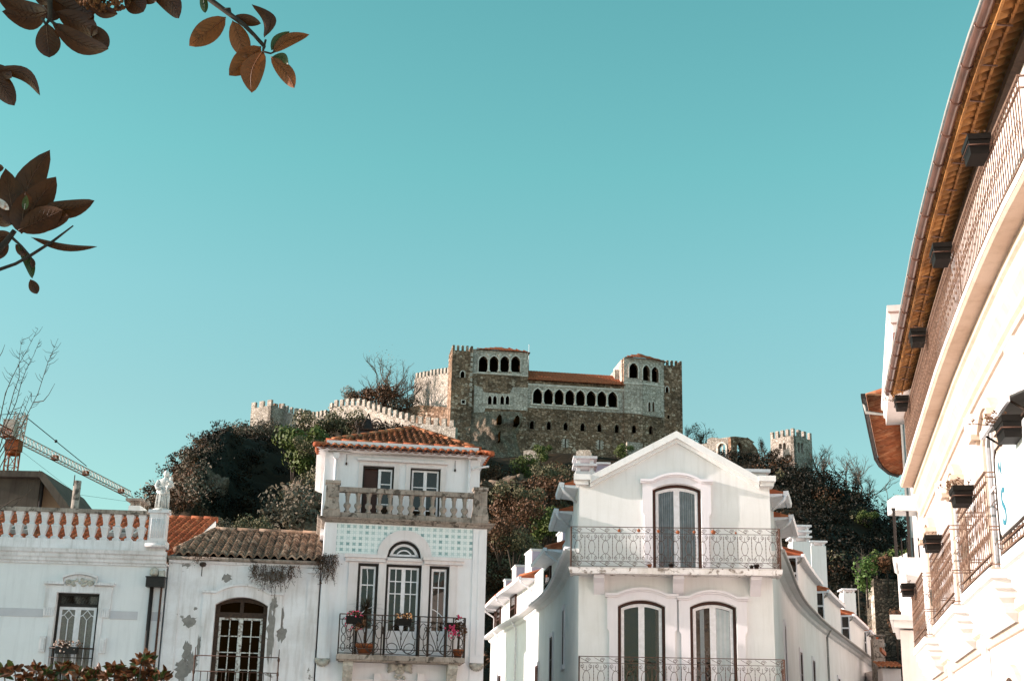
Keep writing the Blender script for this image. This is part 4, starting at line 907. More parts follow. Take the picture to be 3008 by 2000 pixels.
tiles(m, (fx1, SB + .2, zb2), (0, 1, 0), (ax - fx1, 0, rise), Lr, lambda t: (ay - SB - .2) * t / Lr, lambda t: 7, .20, .33, .085)
Ll = math.hypot(ax - fx0, rise)
tiles(m, (fx0, SB + .2, zb2), (0, 1, 0), (ax - fx0, 0, rise), Ll, lambda t: (ay - SB - .2) * t / Ll, lambda t: 7, .20, .33, .085)
hip = m.build("roof", MT["tileC"], hC)
m = M(); ridge(m, (fx1, SB + .2, zb2 + .03), (ax, ay, az + .05), .115, .44); ridge(m, (fx0, SB + .2, zb2 + .03), (ax, ay, az + .05), .10, .44); ridge(m, (ax, ay, az + .05), (ax, 8.2, az + .05), .11, .44); m.build("ridge_tiles", MT["tileO"], hip)
M().tube([(ax + .3, ay + .3, az - .1), (ax + .3, ay + .3, az + .22)], .022, 6).build("roof_vent", MT["paint"], hip)
# gutter pipe, downpipes
m = M(); gz = t5(1080, 418)[1]; m.tube([(ux0 + .08, SB - .10, gz + .01), (ux1 - .10, SB - .10, gz)], .03, 8); m.build("gutter", MT["zinc"], hC)
for q in (330, 1830):
    m = M(); u_ = t5(q, 500)[0]; zz = t5(q, 432)[1]
    m.prism([(u_ - .09, zz), (u_ - .09, zz + .12), (u_ + .09, zz + .12), (u_ + .09, zz), (u_ + .05, zz - .06), (u_ - .05, zz - .06)], SB - .17, SB - .01); m.tube([(u_, SB - .08, zz), (u_, SB - .08, zter)], .045, 8); m.build("downpipe", MT["paint"], hC)
m = M(); u_ = t5(1870, 565)[0]; zz = t5(1870, 565)[1]; m.tube([(u_, SB - .1, zz), (u_ + .45, SB - .25, zz + .06)], .03, 8); m.blob((u_, SB - .08, zz), .06, .06, .05); m.build("wall_spout", MT["paint"], hC)
for q, z1, z2 in ((455, 395, 505), (1672, 470, 580)): m = M(); u_ = t5(q, z1)[0]; m.tube([(u_, SB - .02, t5(q, z1)[1]), (u_, SB - .02, t5(q, z2)[1])], .008, 4); m.blob((u_, SB - .04, t5(q, z2)[1]), .03, .03, .05, 6, 5); m.build("lamp_cord", MT["iron"], hC)
# iron finial behind the roof
t = thing("iron_finial", "wrought iron scrollwork crown standing behind the orange hip roof", "finial", PC.world(t5(690, 200)[0], 9.5, 0), PC.psi)
f5 = lambda x, y: PC.uv(*Z5(x, y), w=-9.5)
ox = t5(690, 200)[0]; m = M(); fz0 = f5(690, 215)[1]; fz1 = f5(690, 130)[1]; fz2 = f5(690, -60)[1]; hw = (f5(790, 200)[0] - f5(580, 200)[0]) / 2; cxo = f5(685, 200)[0] - ox
for a in (-1, 1):
    for yy in (-hw, hw):
        m.tube([(cxo + a * hw, yy, fz0 - 2), (cxo + a * hw, yy, fz1)], .03, 5)
        m.tube([(cxo + a * hw * .55, yy * .55, fz1 + .05), (cxo + a * hw * .5, yy * .5, fz1 + (fz2 - fz1) * .35), (cxo + a * hw * .28, yy * .28, fz1 + (fz2 - fz1) * .55), (cxo, 0, fz2)], .022, 5)
        m.tube([(q[0] + cxo + a * hw * .85, yy * .85, q[2]) for q in spiral(0, fz1 + .22, .2, 1.5, 0, a)], .02, 5)
m.box(cxo - hw, cxo + hw, -hw, hw, fz1 - .04, fz1); m.box(cxo - hw, cxo + hw, -hw, hw, fz0 + .05, fz0 + .09); m.build("scrollwork", MT["iron"], t)
m = M(); m.sqlathe([(hw * .45, fz1 + .04), (hw * .4, fz1 + (fz2 - fz1) * .35), (.02, fz1 + (fz2 - fz1) * .7)], (cxo, 0, 0)); m.build("canopy", MT["darkmetal"], t)
M().box(cxo - hw * .9, cxo + hw * .9, -hw * .9, hw * .9, 0, fz0 - 1.2).build("base", MT["weather"], t)

# ------------------------------------------------------------------ plants on the iron balcony
def cpos(x, y, w_): u_, z_ = c6(x, y, w_); return PC.world(u_, -w_, z_)
def pot(name, label, x, w_, r, h, mat="terra"):
    u_ = c6(x, 1200, w_)[0]; t = thing(name, label, "plant pot", PC.world(u_, -w_, sz1), PC.psi)
    M().lathe([(r * .62, 0), (r * .9, h * .72), (r, h * .74), (r, h), (r * .85, h), (r * .85, h * .86)], (0, 0, 0), 18).build("pot", MT[mat], t); return t, h
t, h = pot("potted_palm", "spiky palm in a terracotta pot at the left end of the iron balcony", 670, .36, .25, .31)
m = M(); rn = random.Random(11)
m.tube([(0, 0, h - .05), (.02, 0, .8), (-.02, 0, 1.25)], [.035, .03, .028], 7); m.build("stem", MT["bark"], t)
m = M()
for i in range(70):
    top = (0, 0, 1.25) if i < 46 else (-.02, 0, .95); a = rn.uniform(0, 6.283); el = rn.uniform(-.3, 1.45); L_ = rn.uniform(.4, .72); d = Vector((math.cos(a) * math.cos(el), math.sin(a) * math.cos(el) * .6, math.sin(el)))
    p = [Vector(top) + d * L_ * f + Vector((0, 0, -.30 * f * f * L_)) for f in (0, .35, .7, 1)]; s = d.cross(Vector((0, 0, 1))); s = (s.normalized() if s.length > .01 else Vector((1, 0, 0))) * .02
    m.add([p[0] - s * .5, p[0] + s * .5, p[1] - s, p[1] + s, p[2] - s * .7, p[2] + s * .7, p[3]], [(0, 1, 3, 2), (2, 3, 5, 4), (4, 5, 6)])
m.build("fronds", MT["leafdark"], t)
def window_box(label, x0, x1, y0, y1, w_, flowers, seed, hang=0.0, group=None):
    a, z1 = c6(x0, y0, w_); b, z0 = c6(x1, y1, w_); t = thing("flower_box", label, "flower box", PC.world((a + b) / 2, -w_, z0), PC.psi, group); hw = (b - a) / 2; h = z1 - z0
    M().prism([(-hw * .9, 0), (hw * .9, 0), (hw, h), (-hw, h)], -.09, .09).build("trough", MT["plastic"], t)
    m = M(); r = random.Random(seed); f = M()
    leaves(m, (0, 0, h + .06), (hw, .12, .10), 120, .03, r)
    if hang: leaves(m, (hw * .55, -.06, h - hang * .5), (hw * .7, .12, hang * .6), 260, .028, r)
    for i in range(30): f.blob((r.uniform(-hw, hw), r.uniform(-.12, .08), h + r.uniform(0, .14) - (r.random() * hang if r.random() < .6 else 0)), .024, .024, .022, 5, 4)
    m.build("foliage", MT["leafrust"], t); f.build("flowers", MT[flowers], t)
window_box("black flower box with trailing pink plant beside the spiky palm", 455, 645, 815, 910, BW + .1, "pink", 21, .45)
window_box("black flower box of orange flowers at the middle of the iron balcony rail", 1035, 1210, 845, 930, BW + .1, "orangeflower", 22)
t = thing("flowering_plant", "pink flowering plant hung at the right end of the iron balcony", "plant", cpos(1735, 950, BW + .02), PC.psi)
m = M(); r = random.Random(31); leaves(m, (0, 0, .0), (.24, .16, .36), 420, .03, r); m.build("foliage", MT["leafrust"], t)
m = M()
for i in range(26): m.blob((r.gauss(-.12, .08), -.14 + r.gauss(0, .03), r.gauss(-.10, .10)), .03, .03, .028, 5, 4)
for i in range(6): m.blob((r.gauss(.03, .03), -.05, .30 + r.gauss(0, .03)), .025, .025, .025, 5, 4)
m.build("flowers", MT["pink"], t)
m = M(); m.prism([(-.28, -.08), (.06, -.08), (.08, .12), (-.30, .12)], .02, .18); m.build("trough", MT["plastic"], t)
t, h = pot("plant_pot", "small clay pot with a bare stem at the right end of the iron balcony floor", 1745, .40, .15, .24)
m = M(); m.tube([(0, 0, h - .05), (.02, .0, .7)], [.035, .03], 7); m.build("stem", MT["bark"], t)
# ================================================================== white corner house with the gabled front and two curving flanks
PD = Plane(1990, 1700, 38.7, -4)
d2 = lambda x, y, w=0.0: PD.uv(*E2(x, y), w=w)
d3 = lambda x, y, w=0.0: PD.uv(*E3(x, y), w=w)
hD = thing("gabled_house", "white corner house with pointed gable, arched brown doors and curving flanks of dormers", "house", PD.o, PD.psi)
xl, xr = d2(214, 800)[0], d2(2158, 850)[0]
apx, apz = d2(1200, 72); czl, czr = d2(250, 545)[1], d2(2110, 590)[1]; cz = (czl + czr) / 2
RB = .72
zs1 = (d2(200, 1428, RB)[1] + d2(2200, 1475, RB)[1]) / 2; zs0 = zs1 - .16; zr1 = (d2(150, 1018, RB)[1] + d2(2160, 1060, RB)[1]) / 2
ux0, ux1 = d2(962, 1000)[0], d2(1460, 1050)[0]; uzt = d2(1200, 594)[1]; uzs = d2(1200, 655)[1]
l1 = [d3(607, 1000)[0], d3(1092, 1000)[0]]; l2 = [d3(1345, 1000)[0], d3(1822, 1000)[0]]; lzt = (d3(845, 553)[1] + d3(1575, 578)[1]) / 2; lzs = (d3(845, 617)[1] + d3(1575, 643)[1]) / 2
zq1 = (d3(240, 1130, RB)[1] + d3(2300, 1170, RB)[1]) / 2; zq0 = zq1 - (zr1 - zs1)
TB = .42
tops = lambda d: [(xl - .0, cz + d), (xl + .45, cz + d), (apx, apz - .30 + d), (xr - .45, cz + d), (xr + .0, cz + d)]
m = M(); m.holed([(xl, 0), (xr, 0)] + tops(0)[::-1], [arch(ux0, ux1, zs1 + .01, uzs, uzt), arch(*l1, zq0, lzs, lzt), arch(*l2, zq0, lzs, lzt)], 0, TB)
m.build("wall", MT["white"], hD)
m = M()
t1 = [(xl + .30, cz + .10), (apx, apz), (xr - .30, cz + .10)]
nl = lambda d: [(xl + .30, cz + .10 - d), (apx, apz - d), (xr - .30, cz + .10 - d)]
m.ring(nl(0), nl(.20), -.24, .1, closed=False); m.ring(nl(.202), nl(.31), -.13, .1, closed=False)
for a, b in ((xl - .16, xl + .32), (xr - .32, xr + .16)):
    m.box(a, b, -.28, .3, cz - .02, cz + .14); m.box(a + .05, b - .05, -.18, .3, cz - .14, cz - .022)
m.build("gable_cornice", MT["white"], hD)
# eared surrounds with arched hoods
def hood(x0, x1, zs_, za, ox, oz, flat):
    a, b = x0, x1
    sr_ = M(); zf = oz
    o = [(a, ox[2]), (ox[0] - .002, ox[2]), (ox[0] - .002, ox[3])] + [(ox[0] + (ox[1] - ox[0]) * i / 14, topz(ox[0] + (ox[1] - ox[0]) * i / 14, ox[0], ox[1], ox[3], ox[4]) + .003) for i in range(15)] + [(ox[1] + .002, ox[3]), (ox[1] + .002, ox[2]), (b, ox[2])]
    zm = zs_ - 1.05
    o[0] = (a + .06, ox[2]); o[-1] = (b - .06, ox[2])
    o += [(b - .06, zm), (b, zm + .08), (b, zs_ - .05), (b - flat, zs_ - .05)] + [(b - flat - (b - a - 2 * flat) * i / 12, topz(b - flat - (b - a - 2 * flat) * i / 12, a + flat, b - flat, zs_ - .05, za - .06)) for i in range(1, 12)] + [(a + flat, zs_ - .05), (a, zs_ - .05), (a, zm + .08), (a + .06, zm)]
    sr_.prism(o, -.10, .02); sr_.build("door_surround", MT["stoneD"], hD)
    h_ = M(); up = [(a - .05, zs_)] + [(a + flat + (b - a - 2 * flat) * i / 16, topz(a + flat + (b - a - 2 * flat) * i / 16, a + flat, b - flat, zs_, za)) for i in range(17)] + [(b + .05, zs_)]
    h_.ring(up, [(p[0], p[1] - .07) for p in up], -.20, .02, closed=False); h_.ring([(p[0], p[1] - .072) for p in up], [(p[0], p[1] - .11) for p in up], -.15, .02, closed=False); h_.build("door_hood", MT["stoneD"], hD)
hood(d2(855, 560)[0], d2(1550, 590)[0], d2(1200, 556)[1], d2(1200, 487)[1], (ux0, ux1, zs1 + .02, uzs, uzt), 0, .28)
hood(d3(497, 560)[0], d3(1205, 560)[0], d3(845, 500)[1], d3(845, 437)[1], (*l1, zq0, lzs, lzt), 0, .28)
hood(d3(1225, 560)[0], d3(1915, 560)[0], d3(1575, 528)[1], d3(1575, 462)[1], (*l2, zq0, lzs, lzt), 0, .28)
kd = dict(y=.12, fw=.09, lw=.085, fmat=MT["brown"], lmat=MT["paint"])
w0 = casement(hD, ux0, ux1, zs1 + .01, uzs, uzt, gmat=MT["curtain"], glass_in=.075, **kd)
m = M(); xm = (ux0 + ux1) / 2
for a, b in ((ux0 + .17, xm - .08), (xm + .08, ux1 - .17)):
    n = 40; vs = []
    for z_ in (zs1 + .12, None):
        for i in range(n + 1):
            x_ = a + (b - a) * i / n; vs.append((x_, .17 + .018 * math.sin(i * 1.15 + math.sin(i * .3)), z_ if z_ else topz(x_, ux0, ux1, uzs, uzt) - .16))
    m.add(vs, [(i, i + 1, n + 2 + i, n + 1 + i) for i in range(n)], True)
m.build("curtain", MT["curtain"], w0)
w1 = casement(hD, *l1, zq0, lzs, lzt, gmat=MT["glass"], **kd)
w2 = casement(hD, *l2, zq0, lzs, lzt, gmat=MT["glass"], **kd)
def drape(w_, a, b, mat, o, amp=.015, f=1.0):
    n = 24; vs = []
    for k_ in (0, 1):
        for i in range(n + 1):
            x_ = a + (b - a) * i / n; vs.append((x_, .162 + amp * math.sin(i * f), zq0 + .15 if not k_ else topz(x_, *o, lzs, lzt) - .19))
    M().add(vs, [(i, i + 1, n + 2 + i, n + 1 + i) for i in range(n)], True).build("curtain", MT[mat], w_)
m2 = (l2[0] + l2[1]) / 2
drape(w2, m2 - .36, m2 - .24, "blind", l2, .012, 1.4); drape(w2, m2 + .09, l2[1] - .18, "blind", l2, .004, .8)
drape(w1, l1[1] - .27, l1[1] - .18, "lace", l1, .012, 1.6)
# balconies
def balcony(x0, x1, z1, th, mat, rail_top, bx):
    s = M(); n = 26; rn = random.Random(int(z1 * 100)); e = [(x0 + (x1 - x0) * i / n) for i in range(n + 1)]
    s.sweep([(-.02, z1 - th), (-.10, z1 - th), (-.02, z1 - th + .02), (.0, z1 - .03), (.015, z1), (-.1, z1)], [(x0, 0), (x0, -RB - .06), (x1, -RB - .06), (x1, 0)])
    s.box(x0 + .05, x1 - .05, -RB, -.001, z1 - th + .025, z1 - .005)
    sl_ = s.build("balcony_slab", MT[mat], hD)
    r = M(); hh = rail_top - z1
    def run(mp, Ls, unit):
        k = max(1, round(Ls / unit)); p = Ls / k
        T = lambda pts, r_=.0075: r.tube([(*mp(q[0]), q[1]) for q in pts], r_, 4, False, False)
        z = lambda f: z1 + hh * f
        for f in (.03, .15, .85, 1.0): T([(0, z(f)), (Ls, z(f))], .014 if f == 1.0 else .009)
        for i in range(k):
            c = p * (i + .5)
            T([(p * i, z(.2)), (p * i, z(.8))], .009)
            for j in range(7): T([(p * i, z(.24 + .08 * j)), (p * i, z(.26 + .08 * j))], .015)
            ov = [(c + p * .23 * math.sin(t), z(.5) + hh * .17 * math.cos(t) * (1 + .0)) for t in [2 * math.pi * q / 14 for q in range(15)]]; T(ov)
            T([(c, z(.67)), (c, z(.78))]); T([(c, z(.22)), (c, z(.33))])
            for s_ in (-1, 1):
                T([(c + s_ * p * .23, z(.5) - .02), (c + s_ * p * .23, z(.5) + .02)], .014)
                for f, g in ((.75, 1), (.25, -1)):
                    T([(c + s_ * p * .02, z(f - g * .10)), (c + s_ * p * .25, z(f - g * .05)), (c + s_ * p * .3, z(f + g * .02))])
                    T([(c + s_ * p * .3 + p * .17 * (1 - .75 * q / 10) * math.cos(g * (1.57 + q * .75) * s_ + (0 if s_ > 0 else math.pi)) * .9, z(f + g * .02) + p * .17 * (1 - .75 * q / 10) * math.sin(g * (1.57 + q * .75))) for q in range(11)])
            for f, g in ((.92, 1), (.09, -1)):
                T([(c + p * .42 * (1 - .75 * q / 12) * math.cos(q * .8) * .45 + p * .1, z(f) + hh * .055 * (1 - .75 * q / 12) * math.sin(q * .8)) for q in range(13)]); T([(c - p * .45, z(f + .055)), (c + .05, z(f - .055))])
    L0 = x1 - x0 - .10
    run(lambda s_: (x0 + .05 + s_, -RB), L0, .385)
    run(lambda s_: (x0 + .05, -RB + s_), RB, .36); run(lambda s_: (x1 - .05, -RB + s_), RB, .36)
    for s_ in (x0 + .05, x1 - .05): r.tube([(s_, -RB, z1), (s_, -RB, rail_top)], .022, 6); r.tube([(s_, 0, rail_top), (s_, -RB, rail_top)], .014, 5)
    r.build("balcony_railing", MT["rust"], hD)
    for b_ in bx:
        q = M(); q.prism([(0, z1 - th), (-RB * .82, z1 - th), (-RB * .82, z1 - th - .10), (-RB * .45, z1 - th - .22), (0, z1 - th - .50)], b_ - .15, b_ + .15); q.xf(lambda x, y, z: (y, x, z)); q.build("bracket", MT["stoneD"], hD)
sx0, sx1 = d2(110, 1430, RB)[0], d2(2285, 1475, RB)[0]
balcony(sx0, sx1, zs1, .17, "slabD", zr1, [d3(q, 360, .4)[0] for q in (415, 1225, 2015)])
balcony(d3(205, 1150, RB)[0] - .03, d3(2310, 1180, RB)[0] + .03, zq0, .17, "slabD", zq1, [])
# small things left on the upper balcony
for nm, lab, px_, py_, r_, mt_ in (("terracotta_pot", "small terracotta pot on the white balcony floor just left of the curtained door", 930, 1425, .06, "terra"), ("plant_pot", "dark small pot on the white balcony floor in front of the curtained door", 1148, 1428, .07, "plastic"), ("plant_pot", "smaller dark pot, the left of two at the right of the white upper balcony", 1968, 1458, .055, "plastic"), ("plant_pot", "larger dark pot, the right of two at the right of the white upper balcony", 2018, 1450, .075, "plastic")):
    u_ = d2(px_, py_, RB - .12)[0]; t = thing(nm, lab, "pot", PD.world(u_, -RB + .06, zs1), PD.psi)
    M().lathe([(r_ * .65, 0), (r_ * .95, r_ * 1.3), (r_ * 1.1, r_ * 1.3), (r_ * 1.1, r_ * 1.7), (r_ * .9, r_ * 1.7)], (0, 0, 0), 12).build("pot", MT[mt_], t)
    m = M(); rn = random.Random(px_); leaves(m, (0, 0, r_ * 1.9), (r_, r_, r_ * .7), 30, .018, rn); m.build("plant", MT["leafrust"], t)
for i, (px_, py_) in enumerate(((620, 1068), (820, 1068), (1020, 1075), (1218, 1085), (1385, 1083), (1580, 1083), (1808, 1092))):
    u_, z_ = d2(px_, py_, RB + .03); t = thing("rail_lantern", ["round rusty string lamp on the white balcony rail, leftmost of the seven", "second string lamp from the left on the white balcony rail", "string lamp on the rail over the left half of the curtained door", "string lamp on the rail before the middle of the curtained door", "string lamp on the rail over the right half of the curtained door", "largest rusty string lamp on the rail just right of the curtained door", "tiny string lamp on the rail, rightmost of the seven"][i], "lamp", PD.world(u_, -RB - .03, z_), PD.psi, "string lamps on the white balcony rail")
    s = (.045, .05, .045, .055, .045, .065, .03)[i]; rn = random.Random(i); m = M(); m.blob((0, 0, 0), s, s, s, 9, 7, .12, rn); m.build("globe", MT["terra"], t)
    M().tube([(0, 0, s * .8), (.01, .02, s + .05)], .008, 4).build("hook", MT["iron"], t)

# flanks -----------------------------------------------------------------
def proj(p):
    q = Vector(p) - Vector((0, 0, CH)); k = FPX / q.dot(cd); return (1504 + q.dot(cr) * k, 1000 - q.dot(cu) * k)
zE = PD.z(1672, 1606)
cl, cr2 = PD.world(xl, TB, 0), PD.world(xr, TB, 0)
LP = [atz(*E1(x, y), zE) for x, y in ((590, 830), (550, 930), (490, 1010), (400, 1080), (310, 1150), (200, 1210), (100, 1290))]
RP = [atz(*E5(x, y), zE) for x, y in ((95, 640), (150, 780), (210, 890), (300, 990), (390, 1080), (560, 1210), (750, 1350), (940, 1500))]
LPATH = [(p.x + .30, p.y) for p in LP][::-1] + [(cl.x, cl.y)]          # far to near
RPATH = [(cr2.x, cr2.y)] + [(p.x - .25, p.y + .15) for p in RP]          # near to far
def smooth(P, n=2):
    for _ in range(n):
        Q = [P[0]]
        for a, b in zip(P, P[1:]): Q += [(a[0] * .75 + b[0] * .25, a[1] * .75 + b[1] * .25), (a[0] * .25 + b[0] * .75, a[1] * .25 + b[1] * .75)]
        P = Q + [P[-1]]
    return P
LPATH, RPATH = smooth(LPATH), smooth(RPATH)
def arc(P):
    s = [0]
    for a, b in zip(P, P[1:]): s.append(s[-1] + math.hypot(b[0] - a[0], b[1] - a[1]))
    return s
def pt(P, S, s):
    s = min(max(s, 0), S[-1])
    for i in range(len(S) - 1):
        if s <= S[i + 1] or i == len(S) - 2:
            f = (s - S[i]) / (S[i + 1] - S[i]); a, b = P[i], P[i + 1]; d = Vector((b[0] - a[0], b[1] - a[1])).normalized()
            return Vector((a[0] + (b[0] - a[0]) * f, a[1] + (b[1] - a[1]) * f)), d, Vector((d.y, -d.x))
def s_at(P, S, z, px):
    best = None
    for i in range(401):
        s = S[-1] * i / 400; p, _, _ = pt(P, S, s); e = abs(proj((p.x, p.y, z))[0] - px)
        if best is None or e < best[0]: best = (e, s)
    return best[1]
def sub(P, S, a, b, n=6):
    return [tuple(pt(P, S, a + (b - a) * i / n)[0]) for i in range(n + 1)]
def flank_box(m, P, S, s0, s1, w0_, w1_, z0, z1, n=3):
    m.sweep([(w0_, z0), (w1_, z0), (w1_, z1), (w0_, z1)], sub(P, S, s0, s1, n))
zA = zE + 1.42
for P, side in ((LPATH, "l"), (RPATH, "r")):
    S = arc(P)
    M().sweep([(0, 0), (0, zE), (-.35, zE), (-.35, 0)], P).build("flank_wall", MT["white"], hD, world=True)
    M().sweep([(.0, zE - .22), (.10, zE - .16), (.14, zE - .06), (.34, zE - .03), (.34, zE + .02), (-.3, zE + .03), (-.3, zE - .02)], P).build("flank_cornice", MT["white"], hD, world=True)
    g_ = [(.34 + .09 * math.cos(a), zE + .06 + .09 * math.sin(a)) for a in [math.pi + math.pi * i / 6 for i in range(7)]] + [(.42, zE + .07), (.26, zE + .07)]
    M().sweep(g_, P, True).build("gutter", MT["zinc" if side == "r" else "paint"], hD, world=True)
    M().sweep([(-.15, zE + .03), (-.15, zA + .15), (-.45, zA + .15), (-.45, zE + .03)], P).build("attic_wall", MT["white"], hD, world=True)
    # dormers: pixel columns of the two ends of each eave
    spans = ((1492, 1560, 1500), (1453, 1488, 1458), (1428, 1451, 1430), (1598, 1640, 1600)) if side == "l" else ((2318, 2380, 2350), (2400, 2452, 2425), (2478, 2524, 2500), (2530, 2546, 2538), (2560, 2611, 2575))
    for a, b, win in spans:
        sa, sb = sorted((s_at(P, S, zA, a), s_at(P, S, zA, b)))
        d = M().sweep([(-1.6, zA + .62), (.42, zA + .06), (.42, zA + .02), (-.1, zA + .02), (-1.6, zA + .45)], sub(P, S, sa, sb)).build("dormer", MT["tile"], hD, world=True)
        g2 = M(); g2.sweep([(.40, zA - .06), (.52, zA - .05), (.54, zA + .07), (.40, zA + .065)], sub(P, S, sa, sb)); g2.sweep([(-.15, zA - .10), (.38, zA - .04), (.38, zA + .018), (-.15, zA + .018)], sub(P, S, sa + .02, sb - .02)); g2.build("eave_gutter", MT["paint"], d, world=True)
        m = M(); e = M(); near = sb if side == "l" else sa; sg = -1 if side == "l" else 1
        p, dd, nn = pt(P, S, near + sg * .15); q, _, n2 = pt(P, S, near + sg * .45)
        A_ = lambda v, nrm, w_, z_: (v.x + nrm.x * w_, v.y + nrm.y * w_, z_)
        m.tube([A_(p, nn, .44, zA - .06), A_(p, nn, .40, zA - .16), A_(q, n2, -.08, zA - .42), A_(q, n2, -.08, zE + .06)], .045, 7); m.build("downpipe", MT["zinc" if side == "r" else "paint"], d, world=True)
        # row of tiles along the edge
        k = max(2, int((sb - sa) / .26))
        for i in range(k):
            p, dd, nn = pt(P, S, sa + (sb - sa) * (i + .5) / k); e.tube([A_(p, nn, .46, zA + .08), A_(p, nn, -1.5, zA + .66)], .085, 6)
        e.build("tiles", MT["tile"], d, world=True)
        if side == "r":                                             # the bay stands proud; its cheek towards the square is glazed
            bw = M(); flank_box(bw, P, S, sa + .10, sb - .05, -.14, .26, zE + .08, zA + .015, 5); bw.build("bay_wall", MT["white"], d, world=True)
            wd = M(); flank_box(wd, P, S, sa + .03, sa + .09, -.14, .27, zE + .08, zA - .0, 1); wo_ = wd.build("window", MT["paint"], d, world=True)
            gp = M()
            for z0_, z1_ in ((zE + .16, zE + .76), (zE + .84, zA - .08)): flank_box(gp, P, S, sa + .015, sa + .028, -.09, .22, z0_, z1_, 1)
            gp.build("pane", MT["glass"], wo_, world=True)
        else:
            s = s_at(P, S, zE + .7, win); hw_ = .8; wd = M(); flank_box(wd, P, S, s - hw_, s - hw_ + .12, -.16, -.07, zE + .1, zA - .1); flank_box(wd, P, S, s + hw_ - .12, s + hw_, -.16, -.07, zE + .1, zA - .1)
            for z_ in (zE + .1, zE + .72, zA - .16): flank_box(wd, P, S, s - hw_ + .121, s + hw_ - .121, -.16, -.072, z_, z_ + .06)
            wo_ = wd.build("window", MT["brown"], hD, world=True)
            gp = M(); flank_box(gp, P, S, s - hw_ + .1, s + hw_ - .1, -.16, -.10, zE + .12, zA - .12); gp.build("pane", MT["glass"], wo_, world=True)
    # windows of the flank wall
    for px_, py0, py1 in (((1657, 1780, 1980), (1622, 1860, 2100), (1580, 1945, 2100), (1471, 1975, 2100)) if side == "l" else ((2303, 1825, 1990), (2350, 1905, 2100), (2387, 1930, 2100), (2462, 1985, 2100))):
        s = s_at(P, S, zE - 1.5, px_); p, _, _ = pt(P, S, s); zt2 = at(px_, py0, p.y).z - .12; zb2 = zt2 - 1.75; hw_ = .45
        wd = M()
        for q in (-1, 1): flank_box(wd, P, S, s + q * hw_ - .1 * (q < 0) , s + q * hw_ + .1 * (q > 0), -.02, .05, zb2 - .2, zt2 + .14, 1)
        flank_box(wd, P, S, s - hw_ + .001, s + hw_ - .001, -.02, .048, zt2, zt2 + .14, 2); flank_box(wd, P, S, s - hw_ - .18, s + hw_ + .18, -.02, .09, zb2 - .2, zb2 - .06, 2)
        so_ = wd.build("window", MT["stoneD"], hD, world=True)
        fr_ = M()
        for q in (-1, 0, 1): flank_box(fr_, P, S, s + q * (hw_ - .05) - .045, s + q * (hw_ - .05) + .045, -.02, .03, zb2 - .06, zt2, 1)
        for z_ in (zb2 - .05, zb2 + .9, zt2 - .08): flank_box(fr_, P, S, s - hw_ + .01, s + hw_ - .01, -.02, .027, z_, z_ + .07, 2)
        fr_.build("frame", MT["brown"], so_, world=True)
        gp = M(); flank_box(gp, P, S, s - hw_ + .02, s + hw_ - .02, -.02, .012, zb2, zt2 - .02, 2); gp.build("pane", MT["glass"], so_, world=True)
    # rainwater pipes
    for px_ in ((1522, 1469) if side == "l" else (2423, 2600)):
        s = s_at(P, S, zE - .3, px_); p, dd, nn = pt(P, S, s); m = M(); m.tube([(p.x + nn.x * .3, p.y + nn.y * .3, zE), (p.x + nn.x * .1, p.y + nn.y * .1, zE - .35), (p.x + nn.x * .1, p.y + nn.y * .1, 0)], .05, 8); m.build("downpipe", MT["paint" if side == "l" else "zinc"], hD, world=True)
    for px_, zt2, w_, ln in (((1512, zA + 1.75, -.6, 1.7), (1472, zA + 1.65, -.6, 1.5), (1440, zA + 1.5, -.6, 1.5), (1606, zA + 1.2, -.5, 1.3)) if side == "l" else ((2408, zA + 1.05, -1.2, 1.0), (2505, zA + .95, -1.0, 1.0), (2542, zA + .9, -.9, .9))):
        s = s_at(P, S, zA, px_); m = M(); flank_box(m, P, S, s - ln / 2, s + ln / 2, w_ - 2.0, w_, zA + .2, zt2, 1); flank_box(m, P, S, s - ln / 2 - .04, s + ln / 2 + .04, w_ - 2.04, w_ + .05, zt2, zt2 + .06, 1); o = m.build("party_wall", MT["white"], hD, world=True)
        m = M(); e_ = s + (ln / 2) * (1 if side == "l" else -1); k_ = .012 * (1 if side == "l" else -1); flank_box(m, P, S, min(e_, e_ + k_), max(e_, e_ + k_), w_ - 1.9, w_ - .02, zA + .3, zt2 - .05, 1); m.build("shade_face", MT["lilac"], o, world=True)  # thin lilac sheet paints shade on the end facing the square
